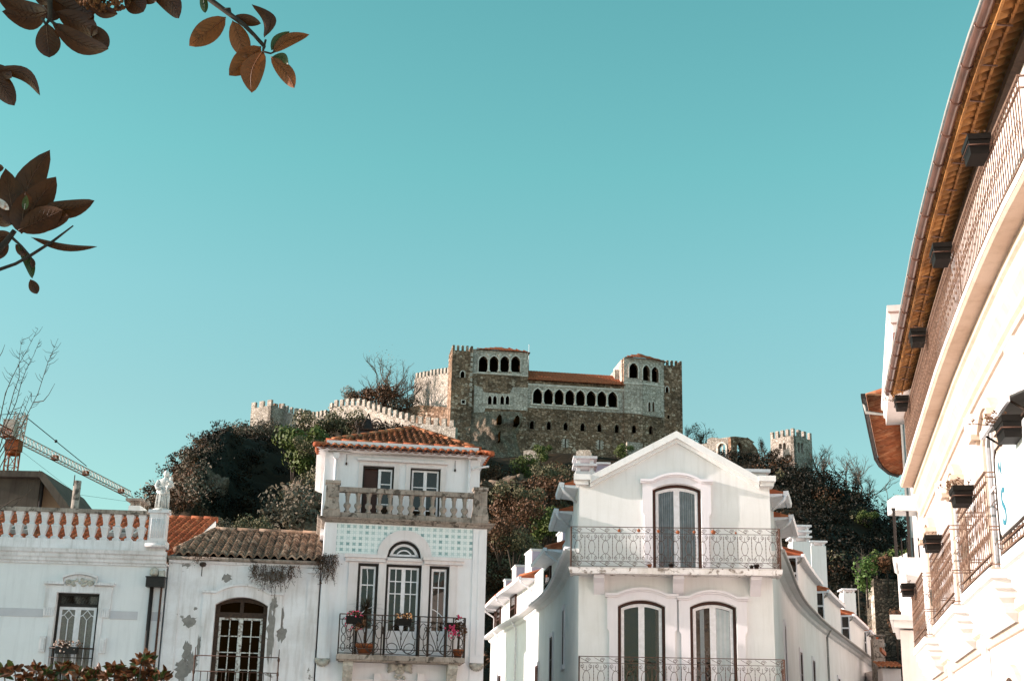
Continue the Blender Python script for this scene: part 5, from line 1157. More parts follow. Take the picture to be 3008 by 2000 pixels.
# roof between the flanks, and the two short eaves behind the gable
m = M(); m.add([tuple(PD.world(xl + .3, .4, cz)), tuple(PD.world(apx, .4, apz - .25)), tuple(PD.world(xr - .3, .4, cz)), tuple(PD.world(xl + .3, 9, cz)), tuple(PD.world(apx, 9, apz - .25)), tuple(PD.world(xr - .3, 9, cz))], [(0, 1, 4, 3), (1, 2, 5, 4)]); m.build("roof", MT["tile"], hD, world=True)
for P, side, pts in ((LPATH, "l", ((1675, 1424, 1660, 1470, .8), (1650, 1500, 1617, 1586, 3.4))), (RPATH, "r", ((2277, 1450, 2300, 1488, .8), (2311, 1519, 2338, 1600, 3.4)))):
    S = arc(P)
    for i, (ax_, ay_, bx_, by_, off) in enumerate(pts):
        s0 = (S[-1] - off) if side == "l" else off; s1 = s0 + (-2.0 if side == "l" else 2.0) * (1 + i * .8); p, dd, nn = pt(P, S, s0); zz = at(ax_, ay_, p.y + .0).z
        a, b = sorted((s0, s1)); m = M()
        m.sweep([(-.9, zz + .42), (.40, zz + .05), (.40, zz + .0), (-.2, zz + .0), (-.9, zz + .3)], sub(P, S, a, b)); ob = m.build("side_eave", MT["tile"], hD, world=True)
        m = M(); m.sweep([(.40, zz - .08), (.53, zz - .07), (.55, zz + .08), (.40, zz + .07)], sub(P, S, a, b)); m.sweep([(-.18, zz - .12), (.38, zz - .06), (.38, zz - .002), (-.18, zz - .002)], sub(P, S, a + .01, b - .01)); m.build("eave_gutter", MT["paint"], ob, world=True)
        m = M(); q, d2__, n2 = pt(P, S, s0 - (.5 if side == "l" else -.5)); m.tube([(p.x + nn.x * .46, p.y + nn.y * .46, zz - .08), (p.x + nn.x * .42, p.y + nn.y * .42, zz - .2), (q.x + n2.x * .02, q.y + n2.y * .02, zz - .42)], .045, 7); m.build("downpipe", MT["paint"], ob, world=True)
        m = M(); m.sweep([(-.02, zE), (-.02, zz - .02), (-.5, zz - .02), (-.5, zE)], sub(P, S, a, b)); m.build("side_wall", MT["white"], ob, world=True)
# chimneys of the corner house
w_ = lambda x, y, z: PD.world(x, y, z)
def dchim(label, X0, Y0, X1, Y1, depth, zb, gaps, wid=None):
    a = at(X0, Y1, depth); b = at(X1, Y0, depth); t = chimney(label, a.x, b.x, depth, depth + (wid or 1.2), zb, at(X0, Y0, depth).z, gaps=gaps, cap=.07); return t
dchim("white two-tier chimney behind the left slope of the pointed gable", 1690, 1330, 1748, 1400, 42.5, 8, 2, .7)
a = at(1700, 1357, 43.6); b = at(1790, 1357, 43.6)
t = thing("roof_block", "lilac roof block with pale coping beside the two-tier chimney left of the gable", "roof block", (a.x, 43.6, 8)); M().box(a.x, b.x, 43.6, 45, 8, a.z - .06).build("block", MT["lilac"], t, world=True); M().box(a.x - .04, b.x + .04, 43.55, 45.05, a.z - .055, a.z + .01).build("coping", MT["paint"], t, world=True)
a = at(2192, 1378, 42); b = at(2250, 1378, 42)
t = thing("roof_block", "white roof block with flat coping behind the right slope of the gable", "roof block", (a.x, 42, 8)); M().box(a.x, b.x, 42, 43.4, 8, a.z - .1).build("block", MT["white"], t, world=True); M().box(a.x - .1, b.x + .12, 41.9, 43.5, a.z - .1, a.z).build("coping", MT["paint"], t, world=True)
dchim("white open-topped chimney with three slabs on the right flank, taller and nearer the gable", 2330, 1534, 2378, 1650, 59, 8, 3, 1.0)
dchim("white flat-capped chimney on the right flank, farther from the gable than the slatted one", 2386, 1581, 2425, 1690, 65, 8, 1, 1.0)
dchim("low white flat-topped chimney farthest down the right flank above the last dormers", 2478, 1722, 2512, 1760, 76, 8, 1, 1.0)

# low tiled house at the end of the lane
t = thing("lane_house", "small tiled house end with an orange gutter piece at the far end of the lane", "house", (at(2600, 1900, 74).x, 74, 0))
a = at(2592, 1962, 74); b = at(2645, 1945, 74)
M().box(a.x, b.x, 74, 80, 0, a.z).build("wall", MT["whiteE"], t, world=True)
m = M(); tiles(m, (a.x - .3, 73.6, a.z + .05), (1, 0, 0), (0, 1.2, .35), 1.2, lambda t_: 0, lambda t_: b.x - a.x + .3); m.build("roof", MT["tileO"], t, world=True)
p = at(2583, 1905, 70); q = at(2618, 1872, 70); m = M(); m.sweep([(0, p.z - .12), (.12, p.z - .12), (.12, p.z + .08), (0, p.z + .08)], [(p.x, 70), (q.x + .4, 73)]); m.build("fascia", MT["terra"], t, world=True)
c = at(2612, 1893, 73); chimney("grimy stub chimney at the far end of the lane", c.x - .3, c.x + .3, 75, 75.6, 3, c.z + .8, mat="weather", cap=.05, capmat="weather")
# ================================================================== sunlit building on the right
KP = [atz(*p, 7.75) for p in ((2664, 1351), (2720, 1170), (2757, 1050), (2852, 800), (2930, 620), (3008, 470))]
K = [(p.x, p.y) for p in KP]
d_ = (K[-1][0] - K[-3][0]) / (K[-1][1] - K[-3][1]); K.append((K[-1][0] + d_ * (7.5 - K[-1][1]), 7.5))
d_ = (K[0][0] - K[2][0]) / (K[0][1] - K[2][1]); K.insert(0, (K[0][0] + d_ * 2.2, K[0][1] + 2.2))
K = smooth(K, 1); KS = arc(K)
def sY(Y):
    for i in range(len(K) - 1):
        if K[i][1] >= Y >= K[i + 1][1]: return KS[i] + (KS[i + 1] - KS[i]) * (K[i][1] - Y) / (K[i][1] - K[i + 1][1])
    return 0 if Y > K[0][1] else KS[-1]
YF = K[0][1]
hE = thing("sunlit_house", "cream house on the right in full sun with iron balconies, deep ledge and brown gutter", "house", (K[4][0], K[4][1], 0))
WI = -.42
M().sweep([(WI, 0), (WI, 9.62), (WI - .4, 9.62), (WI - .4, 0)], K).build("wall", MT["whiteE"], hE, world=True)
p, dd, nn = pt(K, KS, 0); M().sweep([(0, 0), (0, 9.6), (-.3, 9.6), (-.3, 0)], [(p.x - nn.x * 8, p.y - nn.y * 8), (p.x + nn.x * (WI - .002), p.y + nn.y * (WI - .002))]).build("end_wall", MT["whiteE"], hE, world=True)
M().sweep([(0, 7.75), (0, 7.63), (-.03, 7.60), (WI - .05, 7.60), (WI - .05, 7.75)], K).build("ledge_slab", MT["cream"], hE, world=True)
M().sweep([(-.26, 7.598), (-.25, 7.47), (-.29, 7.44), (-.29, 7.34), (-.27, 7.30), (-.27, 7.16), (-.33, 7.04), (-.34, 6.94), (-.38, 6.90), (-.38, 6.82), (WI - .05, 6.80), (WI - .05, 7.598)], K, False).build("entablature", MT["cream"], hE, world=True)
M().sweep([(.012, 7.72), (.012, 7.64), (-.01, 7.64), (-.01, 7.72)], K).build("ledge_edge", MT["white"], hE, world=True)
# eaves: bare tile undersides and the brown gutter
m = M(); n = int(KS[-1] / .21); rn = random.Random(1)
for i in range(n):
    p, dd, nn = pt(K, KS, .21 * i + .1); j = rn.uniform(-.01, .01)
    m.tube([(p.x + nn.x * -.55, p.y + nn.y * -.55, 10.02), (p.x + nn.x * -.2, p.y + nn.y * -.2, 9.90 + j), (p.x + nn.x * .10, p.y + nn.y * .10, 9.80 + j)], [.085, .092, .098], 7)
    for q in (-.42, -.16, .04): m.tube([(p.x + nn.x * q - dd.x * .1, p.y + nn.y * q - dd.y * .1, 9.70 - q * .42), (p.x + nn.x * q + dd.x * .1, p.y + nn.y * q + dd.y * .1, 9.70 - q * .42)], .022, 4, False)
ev = m.build("eaves_tiles", MT["soffit"], hE, world=True)
m = M(); m.sweep([(WI + .002, 9.56), (WI + .10, 9.60), (WI + .10, 9.72), (WI + .002, 9.74)], K); m.build("wall_plate", MT["oldwood"], ev, world=True)
M().sweep([(-.6, 10.12), (.1, 9.88), (.1, 9.91), (-3.5, 11.4), (-3.5, 11.3)], K).build("roof", MT["tile"], hE, world=True)
g_ = [(.15 + .068 * math.cos(a), 9.79 + .068 * math.sin(a)) for a in [math.pi * (.92 + 1.16 * i / 9) for i in range(10)]] + [(.215, 9.81), (.09, 9.81)]
gu = M().sweep(g_, K, True).build("gutter", MT["browngutter"], hE, world=True)
M().sweep([(.222, 9.795), (.236, 9.80), (.236, 9.85), (.222, 9.85)], K).build("gutter_lip", MT["zinc"], gu, world=True)
for i in range(int(KS[-1] / .95)):
    m = M(); p, dd, nn = pt(K, KS, .95 * i + .4); m.tube([(p.x + nn.x * (.15 + .076 * math.cos(a)), p.y + nn.y * (.15 + .076 * math.cos(a)), 9.79 + .076 * math.sin(a)) for a in [math.pi * (.95 + 1.1 * q / 8) for q in range(9)]] + [(p.x - nn.x * .2, p.y - nn.y * .2, 9.74)], .014, 4); m.build("gutter_bracket", MT["browngutter"], gu, world=True)
def at_s(s, w_, z): p, dd, nn = pt(K, KS, s); return (p.x + nn.x * w_, p.y + nn.y * w_, z)
# long upper railing
sa, sb = sY(28.2), sY(13.15); zt, zb = 8.75, 7.75
m = M(); m.sweep([(-.05, zt - .02), (-.02, zt - .02), (-.02, zt + .02), (-.05, zt + .02)], sub(K, KS, sa, sb, 24)); m.sweep([(-.045, zb + .06), (-.02, zb + .06), (-.02, zb + .085), (-.045, zb + .085)], sub(K, KS, sa, sb, 24)); m.sweep([(-.045, zt - .15), (-.02, zt - .15), (-.02, zt - .13), (-.045, zt - .13)], sub(K, KS, sa, sb, 24))
n = int((sb - sa) / .12); rn = random.Random(4)
for i in range(n + 1):
    s = sa + (sb - sa) * i / n
    m.tube([at_s(s, -.035, zb), at_s(s, -.035, zt)], .0075, 4, False, False)
    for z_, r_ in ((zb + .32, .012), (zb + .50, .014), (zb + .68, .012)):
        if i % 2 == 0: m.tube([at_s(s, -.035, z_ - .045), at_s(s, -.035, z_), at_s(s, -.035, z_ + .045)], [.005, r_, .005], 5)
    if i % 2 and i < n: m.tube([at_s(s, -.035, zb + .4), at_s(s + .12, -.035, zb + .5), at_s(s, -.035, zb + .6), at_s(s - .12, -.035, zb + .5), at_s(s, -.035, zb + .4)], .0045, 4, False)
for s in (sa, sb):
    for z_ in (zt, zb + .07, zt - .14): m.tube([at_s(s, -.035, z_), at_s(s, WI, z_)], .014, 4)
    for q in (.12, .24): m.tube([at_s(s, -.035 - q, zb), at_s(s, -.035 - q, zt)], .008, 4)
m.build("long_railing", MT["tanrail"], hE, world=True)
# main-storey balconies
ZT, ZB = 5.22, 4.04
BAL = ((16.15, 11.6), (19.9, 17.0), (24.6, 21.0), (29.4, 26.4))
for yf, yn in BAL:
    a, b = sY(yf), sY(yn); Pm = sub(K, KS, a, b, 4); pa, da, na = pt(K, KS, a); pb, db, nb = pt(K, KS, b)
    P = [(pa.x + na.x * WI, pa.y + na.y * WI)] + Pm + [(pb.x + nb.x * WI, pb.y + nb.y * WI)]
    sl_ = M().sweep([(0, ZB - .02), (0, ZB - .15), (-.05, ZB - .17), (-.05, ZB - .27), (-.09, ZB - .30), (-.09, ZB - .38), (-.14, ZB - .44), (-.17, ZB - .56), (-.30, ZB - .66), (-.30, ZB - .02)], P).build("balcony_slab", MT["white"], hE, world=True)
    M().sweep([(-.02, ZB - .02), (-.40, ZB - .02), (-.40, ZB - .04), (-.02, ZB - .04)], Pm).build("balcony_floor", MT["cream"], sl_, world=True)
    m = M(); n = int((b - a) / .16)
    for z_ in (ZT, ZT - .13, ZB + .14, ZB + .03): m.sweep([(-.05, z_ - .012), (-.02, z_ - .012), (-.02, z_ + .012), (-.05, z_ + .012)], Pm)
    for i in range(n + 1):
        s = a + (b - a) * i / n; m.tube([at_s(s, -.035, ZB), at_s(s, -.035, ZT)], .006, 4, False, False)
        if i < n and i % 2 == 0:
            c = s + .16
            for zc_, r_, sg in ((ZB + .34, .10, 1), (ZB + .60, .09, -1), (ZB + .86, .10, 1)):
                m.tube([at_s(c + r_ * (1 - .07 * q) * math.cos(sg * q * .8), -.035, zc_ + r_ * 1.3 * (1 - .07 * q) * math.sin(sg * q * .8)) for q in range(11)], .005, 4, False, False)
        for z_ in (ZB + .4, ZB + .72): m.tube([at_s(s, -.035, z_ - .05), at_s(s, -.035, z_), at_s(s, -.035, z_ + .05)], [.006, .014, .006], 5)
    for s in (a, b):
        for z_ in (ZT, ZT - .06, ZB + .02, ZB + .45, ZB + .49): m.tube([at_s(s, -.035, z_), at_s(s, WI, z_)], .011, 4)
        for q in (.12, .25): m.tube([at_s(s, -.035 - q, ZB), at_s(s, -.035 - q, ZT - .05)], .006, 4)
        for zc_ in (ZB + .25, ZB + .75, ZB + .95): m.tube([at_s(s, -.10 + .07 * math.cos(q * .7) * (1 - .06 * q) - .06, zc_ + .08 * math.sin(q * .7) * (1 - .06 * q)) for q in range(12)], .006, 4)
    m.build("balcony_railing", MT["tanrail"], hE, world=True)
    # arched window behind it
    c = (a + b) / 2; pc, dc_, nc = pt(K, KS, c); ww = .52
    mp = lambda x, y, z: (pc.x + dc_.x * x + nc.x * (WI - y), pc.y + dc_.y * x + nc.y * (WI - y), z)
    m = M(); m.ring(arch(-ww - .2, ww + .2, ZB, 6.05, 6.35), arch(-ww, ww, ZB + .01, 6.0, 6.25), -.09, .02); m.ring(arch(-ww - .34, ww + .34, 5.9, 6.2, 6.55)[2:], arch(-ww - .21, ww + .21, 5.9, 6.06, 6.40)[2:], -.14, .02, closed=False)
    m.box(-ww - .42, -ww - .10, -.22, .02, 6.12, 6.2); m.box(ww + .10, ww + .42, -.22, .02, 6.12, 6.2); m.xf(mp); su = m.build("window_surround", MT["cream"], hE, world=True)
    m = M(); m.ring(arch(-ww + .01, ww - .01, ZB + .02, 5.99, 6.23), arch(-ww + .09, ww - .09, ZB + .1, 5.96, 6.15), -.05, .01); m.box(-.04, .04, -.05, .01, ZB + .1, 6.14); m.box(-ww + .08, ww - .08, -.048, .01, 5.3, 5.36); m.xf(mp); wi = m.build("window", MT["paint"], su, world=True)
    m = M(); m.prism(arch(-ww + .02, ww - .02, ZB + .03, 5.98, 6.2), -.012, .01); m.xf(mp); m.build("pane", MT["glass"], wi, world=True)
M().sweep([(WI - .02, 3.66), (WI + .14, 3.64), (WI + .14, 3.52), (WI + .09, 3.48), (WI + .09, 3.40), (WI + .04, 3.30), (WI - .02, 3.28)], K).build("string_course", MT["cream"], hE, world=True)
for yy in (20.45, 25.5, 29.2):
    s = sY(yy); m = M(); m.tube([at_s(s, WI + .07, 9.5), at_s(s, WI + .07, 7.8)], .05, 8); m.tube([at_s(s, WI + .07, 6.78), at_s(s, WI + .07, 0)], .05, 8); m.build("downpipe", MT["paint"], hE, world=True)
for yy in (16.55, 20.5, 25.6):
    s = sY(yy); m = M(); m.sweep([(WI - .01, 4.0), (WI + .05, 4.0), (WI + .05, 6.79), (WI - .01, 6.79)], [at_s(s - .32, 0, 0)[:2], at_s(s + .32, 0, 0)[:2]]); m.build("pilaster", MT["whiteE"], hE, world=True)
# ground-floor door heads
for yy in (14.2, 18.5, 22.9):
    s = sY(yy); pc, dc_, nc = pt(K, KS, s); mp = lambda x, y, z: (pc.x + dc_.x * x + nc.x * (WI - y), pc.y + dc_.y * x + nc.y * (WI - y), z)
    m = M(); m.ring(arch(-.8, .8, 0, 2.6, 2.95), arch(-.62, .62, .01, 2.5, 2.78), -.07, .02); m.xf(mp); su = m.build("door_surround", MT["cream"], hE, world=True)
    m = M(); m.prism(arch(-.63, .63, 0, 2.5, 2.77), -.02, .01); m.xf(mp); m.build("door", MT["brown"], su, world=True)

# planters on the rails
def planter(label, px, py, zr, seed, plant, Ln=.46):
    q = atz(px, py, zr); s = sY(q.y); p, dd, nn = pt(K, KS, s - .20); t = thing("planter_box", label, "planter", (p.x + nn.x * .13, p.y + nn.y * .13, zr - .24), math.atan2(dd.y, dd.x), "dark planters on the sunlit house" )
    L_ = Ln / 2; m = M()
    # local x along the rail towards the camera, y to the left of it; outward is -y
    def tap(z, k): return [(-L_ * k, -.13 * k, z), (L_ * k, -.13 * k, z), (L_ * k, .13 * k, z), (-L_ * k, .13 * k, z)]
    vs = tap(0, .80) + tap(.17, .93) + tap(.17, 1.0) + tap(.235, 1.04) + tap(.235, .93) + tap(.15, .88)
    fs = [(3, 2, 1, 0)] + [(4 * j + i, 4 * j + (i + 1) % 4, 4 * j + 4 + (i + 1) % 4, 4 * j + 4 + i) for j in range(5) for i in range(4)] + [(20, 21, 22, 23)]
    m.add(vs, fs); m.build("trough", MT["plastic"], t)
    m = M(); m.tube([(-L_ * .98, -.135, .10), (L_ * .98, -.135, .10)], .009, 4); m.tube([(L_ * .97, -.13, .10), (L_ * .97, .15, .10)], .009, 4); m.tube([(-L_ * .97, -.13, .10), (-L_ * .97, .15, .10)], .009, 4); m.build("bracket", MT["rust"], t)
    r = random.Random(seed); m = M()
    for i in range(16 if plant else 3):
        a = Vector((r.uniform(-L_, L_), r.uniform(-.08, .08), .2)); e = a + Vector((r.gauss(-.1 if plant else 0, .08), r.gauss(-.10 if plant else 0, .06), r.uniform(.02, .12))); m.tube([a, e], .006, 3)
        for k in range(3): c = e + Vector((r.gauss(0, .02),) * 3); m.add([c, c + Vector((.03, .01, .015)), c + Vector((.01, -.02, .03))], [(0, 1, 2)])
    m.build("dry_stems", MT["leafrust"], t)
for i, (px, py, pl) in enumerate(((2906, 393, 0), (2790, 712, 0), (2702, 962, 0), (2658, 1160, 1))):
    planter(["largest dark planter on the long upper railing, nearest the camera", "second dark planter along the long upper railing, below the largest", "third dark planter on the long upper railing, above a white downpipe", "smallest planter on the long upper railing with a sprig of green, farthest away"][i], px, py, 8.75, i, pl)
for i, (px, py, pl) in enumerate(((2973, 1216, 1), (2864, 1424, 1), (2778, 1570, 0), (2710, 1712, 0))):
    planter(["dark planter with dry stems on the balcony beside the grey awning", "dark planter with orange stems on the second lower balcony, just below the awning one", "bare dark planter on the third lower balcony from the camera", "smallest dark planter on the farthest lower balcony, before the stone retaining wall"][i], px, py, 5.22, 10 + i, pl)
# banner and awning on the nearest balcony
s0, s1 = sY(15.75), sY(13.2); pc, dc_, nc = pt(K, KS, s0)
Lb = s1 - s0
t = thing("banner", "white banner with teal letters hung on the nearest balcony railing at the right edge", "banner", (pc.x + nc.x * .03, pc.y + nc.y * .03, 4.2), math.atan2(dc_.y, dc_.x))
m = M(); m.prism([(.10, 0), (Lb, 0), (Lb, .95), (.12, .95), (.03, .90), (0, .80), (0, .10), (.03, .02)], -.012, .012); m.build("cloth", MT["sign"], t)
m = M(); m.tube([(-.02, -.01, -.03), (-.02, -.01, .85), (.08, -.01, 1.0), (Lb, -.01, 1.0)], .014, 5); m.tube([(-.02, -.01, -.03), (Lb, -.01, -.03)], .014, 5); m.build("frame", MT["iron"], t)
def letters(txt, size, x, z, parent, mat):
    cu_ = bpy.data.curves.new("lettering", 'FONT'); cu_.body = txt; cu_.size = size; cu_.extrude = .003
    o = bpy.data.objects.new("lettering", cu_); C.objects.link(o); bpy.context.view_layer.update()
    me = bpy.data.meshes.new_from_object(o.evaluated_get(bpy.context.evaluated_depsgraph_get())); bpy.data.objects.remove(o)
    me.transform(Matrix.Translation((x, -.016, z)) @ Matrix.Rotation(R(90), 4, 'X')); me.materials.clear(); me.materials.append(MT[mat])
    o = bpy.data.objects.new("lettering", me); C.objects.link(o); o.parent = parent
letters("N", .26, .20, .66, t, "teal"); letters("S", .62, .22, .08, t, "teal")
t = thing("awning", "small grey awning with white edge above the nearest balcony at the right edge", "awning", (pc.x, pc.y, 5.3), math.atan2(dc_.y, dc_.x))
m = M(); m.add([(.1, -.16, .08), (1.9, -.16, .08), (1.9, .38, .30), (.1, .38, .30), (.1, -.16, .10), (1.9, -.16, .10), (1.9, .38, .33), (.1, .38, .33)], [(3, 2, 1, 0), (4, 5, 6, 7), (0, 1, 5, 4), (1, 2, 6, 5), (2, 3, 7, 6), (3, 0, 4, 7)]); m.build("fabric", MT["awning"], t)
M().box(.08, 1.9, -.20, -.165, .03, .12).build("valance", MT["paint"], t)
for q in (.15, 1.8): M().tube([(q, -.14, .06), (q, .3, -.25)], .014, 5).build("arm", MT["iron"], t)

# ------------------------------------------------------------------ buildings beyond it on the right
ZF = 11.3
f0, f1 = atz(2588, 1190, ZF), atz(2605, 897, ZF)
hF = thing("corniced_house", "taller white house beyond the sunlit one with a broad moulded cornice against the sky", "house", (f1.x + 1, f1.y + 2, 0))
dr = Vector((f0.x - f1.x, f0.y - f1.y)).normalized(); rt = Vector((dr.y, -dr.x))
if rt.x < 0: rt = -rt
far = Vector((f0.x, f0.y)); near = Vector((f1.x, f1.y)); nr = near + rt * 6; fr_ = far + rt * 6
PF = [tuple(fr_), tuple(far), tuple(near), tuple(nr)]
M().sweep([(0, ZF), (0, ZF - .14), (-.05, ZF - .18), (-.05, ZF - .38), (-.10, ZF - .42), (-.10, ZF - .60), (-1.5, ZF - .62), (-1.5, ZF)], PF).build("cornice", MT["whiteE"], hF, world=True)
M().sweep([(-.62, 0), (-.62, ZF - .61), (-.9, ZF - .61), (-.9, 0)], PF).build("wall", MT["whiteE"], hF, world=True)
SHR = lambda x, y, z: (x + max(0, y - 31.1) * .30 - (.6 if y > 33 else 0), y, z)
b0, b1 = at(2608, 1640, 33.5), at(2665, 1700, 33.5)
m = M(); zt, zl = b0.z, b1.z; pr = [(b0.x, zt), (b0.x, zt - .1), (b0.x + .06, zt - .15), (b0.x + .10, zl + .35), (b0.x + .30, zl + .08), (b0.x + .7, zl), (b0.x + 2.2, zl), (b0.x + 2.2, zt)]
m.prism(pr, 33.2, 35.2); m.xf(SHR); bo = m.build("side_balcony", MT["white"], hF, world=True)
m = M(); zz = at(2610, 1502, 33.5).z
for x_ in (b0.x + .06, b0.x + .40, b0.x + .75): m.box(x_, x_ + .07, 33.3, 33.37, zt, zz)
m.box(b0.x + .04, b0.x + 1.2, 33.3, 33.36, zz, zz + .06)
for i in range(8): m.tube([(b0.x + .1 + i * .14, 33.33, zt), (b0.x + .1 + i * .14, 33.33, zt + .5)], .02, 5)
m.tube([(b0.x + .1, 33.4, zz), (b0.x + .1, 35.1, zz)], .03, 4)
for i in range(9): m.tube([(b0.x + .1, 33.5 + i * .2, zt), (b0.x + .1, 33.5 + i * .2, zz)], .018, 4)
m.xf(SHR); m.build("metal_screen", MT["darkmetal"], bo, world=True)
q = at(2640, 1475, 33.5); M().box(q.x - .15, q.x + 1.2, 33.2, 34, q.z - .25, q.z + .12).build("ledge_block", MT["white"], hF, world=True)
a = at(2622, 1815, 31.2); b = at(2612, 1805, 31.2)
SHX = lambda x, y, z: (x + (y - 31.1) * .30, y, z)
hX = thing("porch_annex", "low white flat-roofed annex under the farthest balcony of the sunlit house", "annex", (a.x + 1, 32, 0))
M().box(a.x + .12, a.x + 2.6, 31.3, 34, 0, a.z - .25).xf(SHX).build("wall", MT["whiteE"], hX, world=True)
m = M(); m.box(b.x - .02, a.x + 2.7, 31.1, 34.1, b.z - .12, b.z); m.box(b.x + .06, a.x + 2.65, 31.18, 34.05, b.z - .28, b.z - .122); m.xf(SHX); m.build("roof_slab", MT["white"], hX, world=True)
ZG = 12.6
gp_ = [atz(*p, ZG) for p in ((2640, 1393), (2612, 1384), (2590, 1366), (2577, 1345), (2560, 1265), (2540, 1160))]
hG = thing("eaved_house", "farther house whose orange tiled eave and dark gutter curve against the sky", "house", (gp_[4].x + 2, gp_[4].y, 0))
GP = [(p.x, p.y) for p in gp_]; e = GP[-1]
GQ = GP + [(e[0] + 5, e[1] - .3)]
M().sweep([(-.02, ZG - .10), (.06, ZG - .12), (.12, ZG - .06), (.12, ZG + .05), (-.02, ZG + .05)], GP).build("gutter", MT["darkmetal"], hG, world=True)
M().sweep([(-.05, ZG + .05), (-.05, ZG + .0), (-1.2, ZG + .36), (-3, ZG + 1.2), (-3, ZG + 1.3)], GQ).build("roof", MT["tileO"], hG, world=True)
m = M(); GS = arc(GP)
for i in range(int(GS[-1] / .24)):
    p, dd, nn = pt(GP, GS, .24 * i + .1); m.tube([(p.x - nn.x * .04, p.y - nn.y * .04, ZG + .02), (p.x - nn.x * 1.15, p.y - nn.y * 1.15, ZG + .34)], .10, 6)
m.build("eaves_tiles", MT["tileO"], hG, world=True)
M().sweep([(-1.1, 0), (-1.1, ZG + .3), (-1.4, ZG + .3), (-1.4, 0)], GQ).build("wall", MT["whiteE"], hG, world=True)
m = M(); p, dd, nn = pt(GP, GS, GS[-1] - .8); m.tube([(p.x + nn.x * .05, p.y + nn.y * .05, ZG - .08), (p.x + nn.x * .02, p.y + nn.y * .02, ZG - .35), (p.x - nn.x * 1.05, p.y - nn.y * 1.05, ZG - .55), (p.x - nn.x * 1.05, p.y - nn.y * 1.05, 0)], .06, 7); m.build("downpipe", MT["zinc"], hG, world=True)

M().box(24, 34, 54, 84, 0, 14).build("unseen_shade_wing", MT["whiteE"], hG, world=True)  # unseen block added to cut sky light on the corner house's right flank
# ================================================================== castle hill
def lerp(tab, x):
    if x <= tab[0][0]: return tab[0][1]
    for (a, b), (c, d) in zip(tab, tab[1:]):
        if x <= c: return b + (d - b) * (x - a) / (c - a)
    return tab[-1][1]
SKY = []
for px, py in ((300, 1640), (420, 1560), (455, 1478), (490, 1420), (530, 1365), (580, 1320), (640, 1285), (700, 1268), (760, 1262), (860, 1262), (960, 1255), (1100, 1262), (1250, 1290), (1330, 1320), (1450, 1345), (1600, 1345), (1800, 1345), (2005, 1340), (2100, 1350), (2220, 1360), (2300, 1385), (2390, 1412), (2450, 1445), (2530, 1495), (2600, 1545), (2660, 1605), (2760, 1700), (2900, 1820)):
    p = at(px, py, 280); SKY.append((p.x / 280, (p.z - 1.6) / 280))
RIDGE = [(-.30, 225), (-.232, 205), (-.205, 268), (-.17, 282), (-.14, 268), (-.115, 215), (-.08, 235), (-.04, 250), (.02, 268), (.10, 262), (.16, 258), (.22, 240), (.30, 225)]
from mathutils import noise as mn
def hz(X, Y):
    f = X / max(Y, 60); S = lerp(SKY, f); yr = lerp(RIDGE, f); y0 = 100
    t = min(1, max(0, (Y - y0) / (yr - y0))); g_ = t * t * (3 - 2 * t) * .55 + .45 * t
    z = 1.6 + min(Y, 300) * S * g_ - (1.6 if t < .02 else 0)
    if t > .1: z += (mn.noise(Vector((X * .05, Y * .05, 0))) * 2.2 + mn.noise(Vector((X * .16, Y * .16, 5))) * 1.0 + (mn.noise(Vector((X * .42, Y * .42, 9))) * 1.1 + mn.noise(Vector((X * .9, Y * .9, 2))) * .5 if X < -10 else 0)) * min(1, (t - .1) * 3) * (1 if t < 1 else .3)
    if Y > 300: z -= (Y - 300) * .28
    return max(z, -1 if Y < 110 else -6)
m = M(); nx, ny = 260, 170; X0, X1, Y0, Y1 = -150, 190, 98, 420
vs = []
for j in range(ny + 1):
    Y = Y0 + (Y1 - Y0) * j / ny
    for i in range(nx + 1):
        X = X0 + (X1 - X0) * i / nx; vs.append((X, Y, hz(X, Y)))
m.add(vs, [(j * (nx + 1) + i, j * (nx + 1) + i + 1, (j + 1) * (nx + 1) + i + 1, (j + 1) * (nx + 1) + i) for j in range(ny) for i in range(nx)], True)
m.build("castle_hill", MT["soil"], recalc=False, kind="structure")

# ------------------------------------------------------------------ palace
PP = Plane(1600, 1200, 280, 8)
k8 = lambda x, y, w=0.0: PP.uv(*Z8(x, y), w=w)
pal = thing("castle_palace", "medieval stone palace crowning the hill with two arcaded loggias and red tiled roofs", "castle", PP.o + Vector((0, 0, 60)), PP.psi)
def rel(m): return m.xf(lambda x, y, z: (x, y, z - 60))
def KB(m, name, mat, parent=pal, **kw): return rel(m).build(name, MT[mat], parent, **kw)
U = lambda x, y=600: k8(x, y)[0]
ZZ = lambda x, y: k8(x, y)[1]
zbot = ZZ(1200, 1150) - 6
def goth(xc, w_, yb, ys, yt, W=0.0): a = k8(xc - w_ / 2, yb, W); b = k8(xc + w_ / 2, yb, W); return gothic(a[0], b[0], (a[1] + b[1]) / 2, k8(xc, ys, W)[1], k8(xc, yt, W)[1])
def frame_ring(m, g_, t, y0=-.22, y1=.05):
    xm = (g_[0][0] + g_[1][0]) / 2; hw = g_[1][0] - xm; o = []
    zt = max(p[1] for p in g_); zb = g_[0][1]
    for p in g_: o.append((xm + (p[0] - xm) * (hw + t) / hw, zb + (p[1] - zb) * (zt + t - zb) / (zt - zb)))
    m.ring(o[1:] + [o[0]], g_[1:] + [g_[0]], y0, y1, closed=False)
LA = [goth(xc, 84, 350, 262, 208, 0) for xc in (424, 520, 617, 714)]
HA = [goth(xc, 86, 632 + 4.2 * i, 560 + 4 * i, 494 + 4.2 * i) for i, xc in enumerate((915, 1012, 1109, 1205, 1300, 1397, 1493, 1590))]
SM = [goth(xc, 34, 640, 590, 562) for xc in (483, 529, 595, 642)]
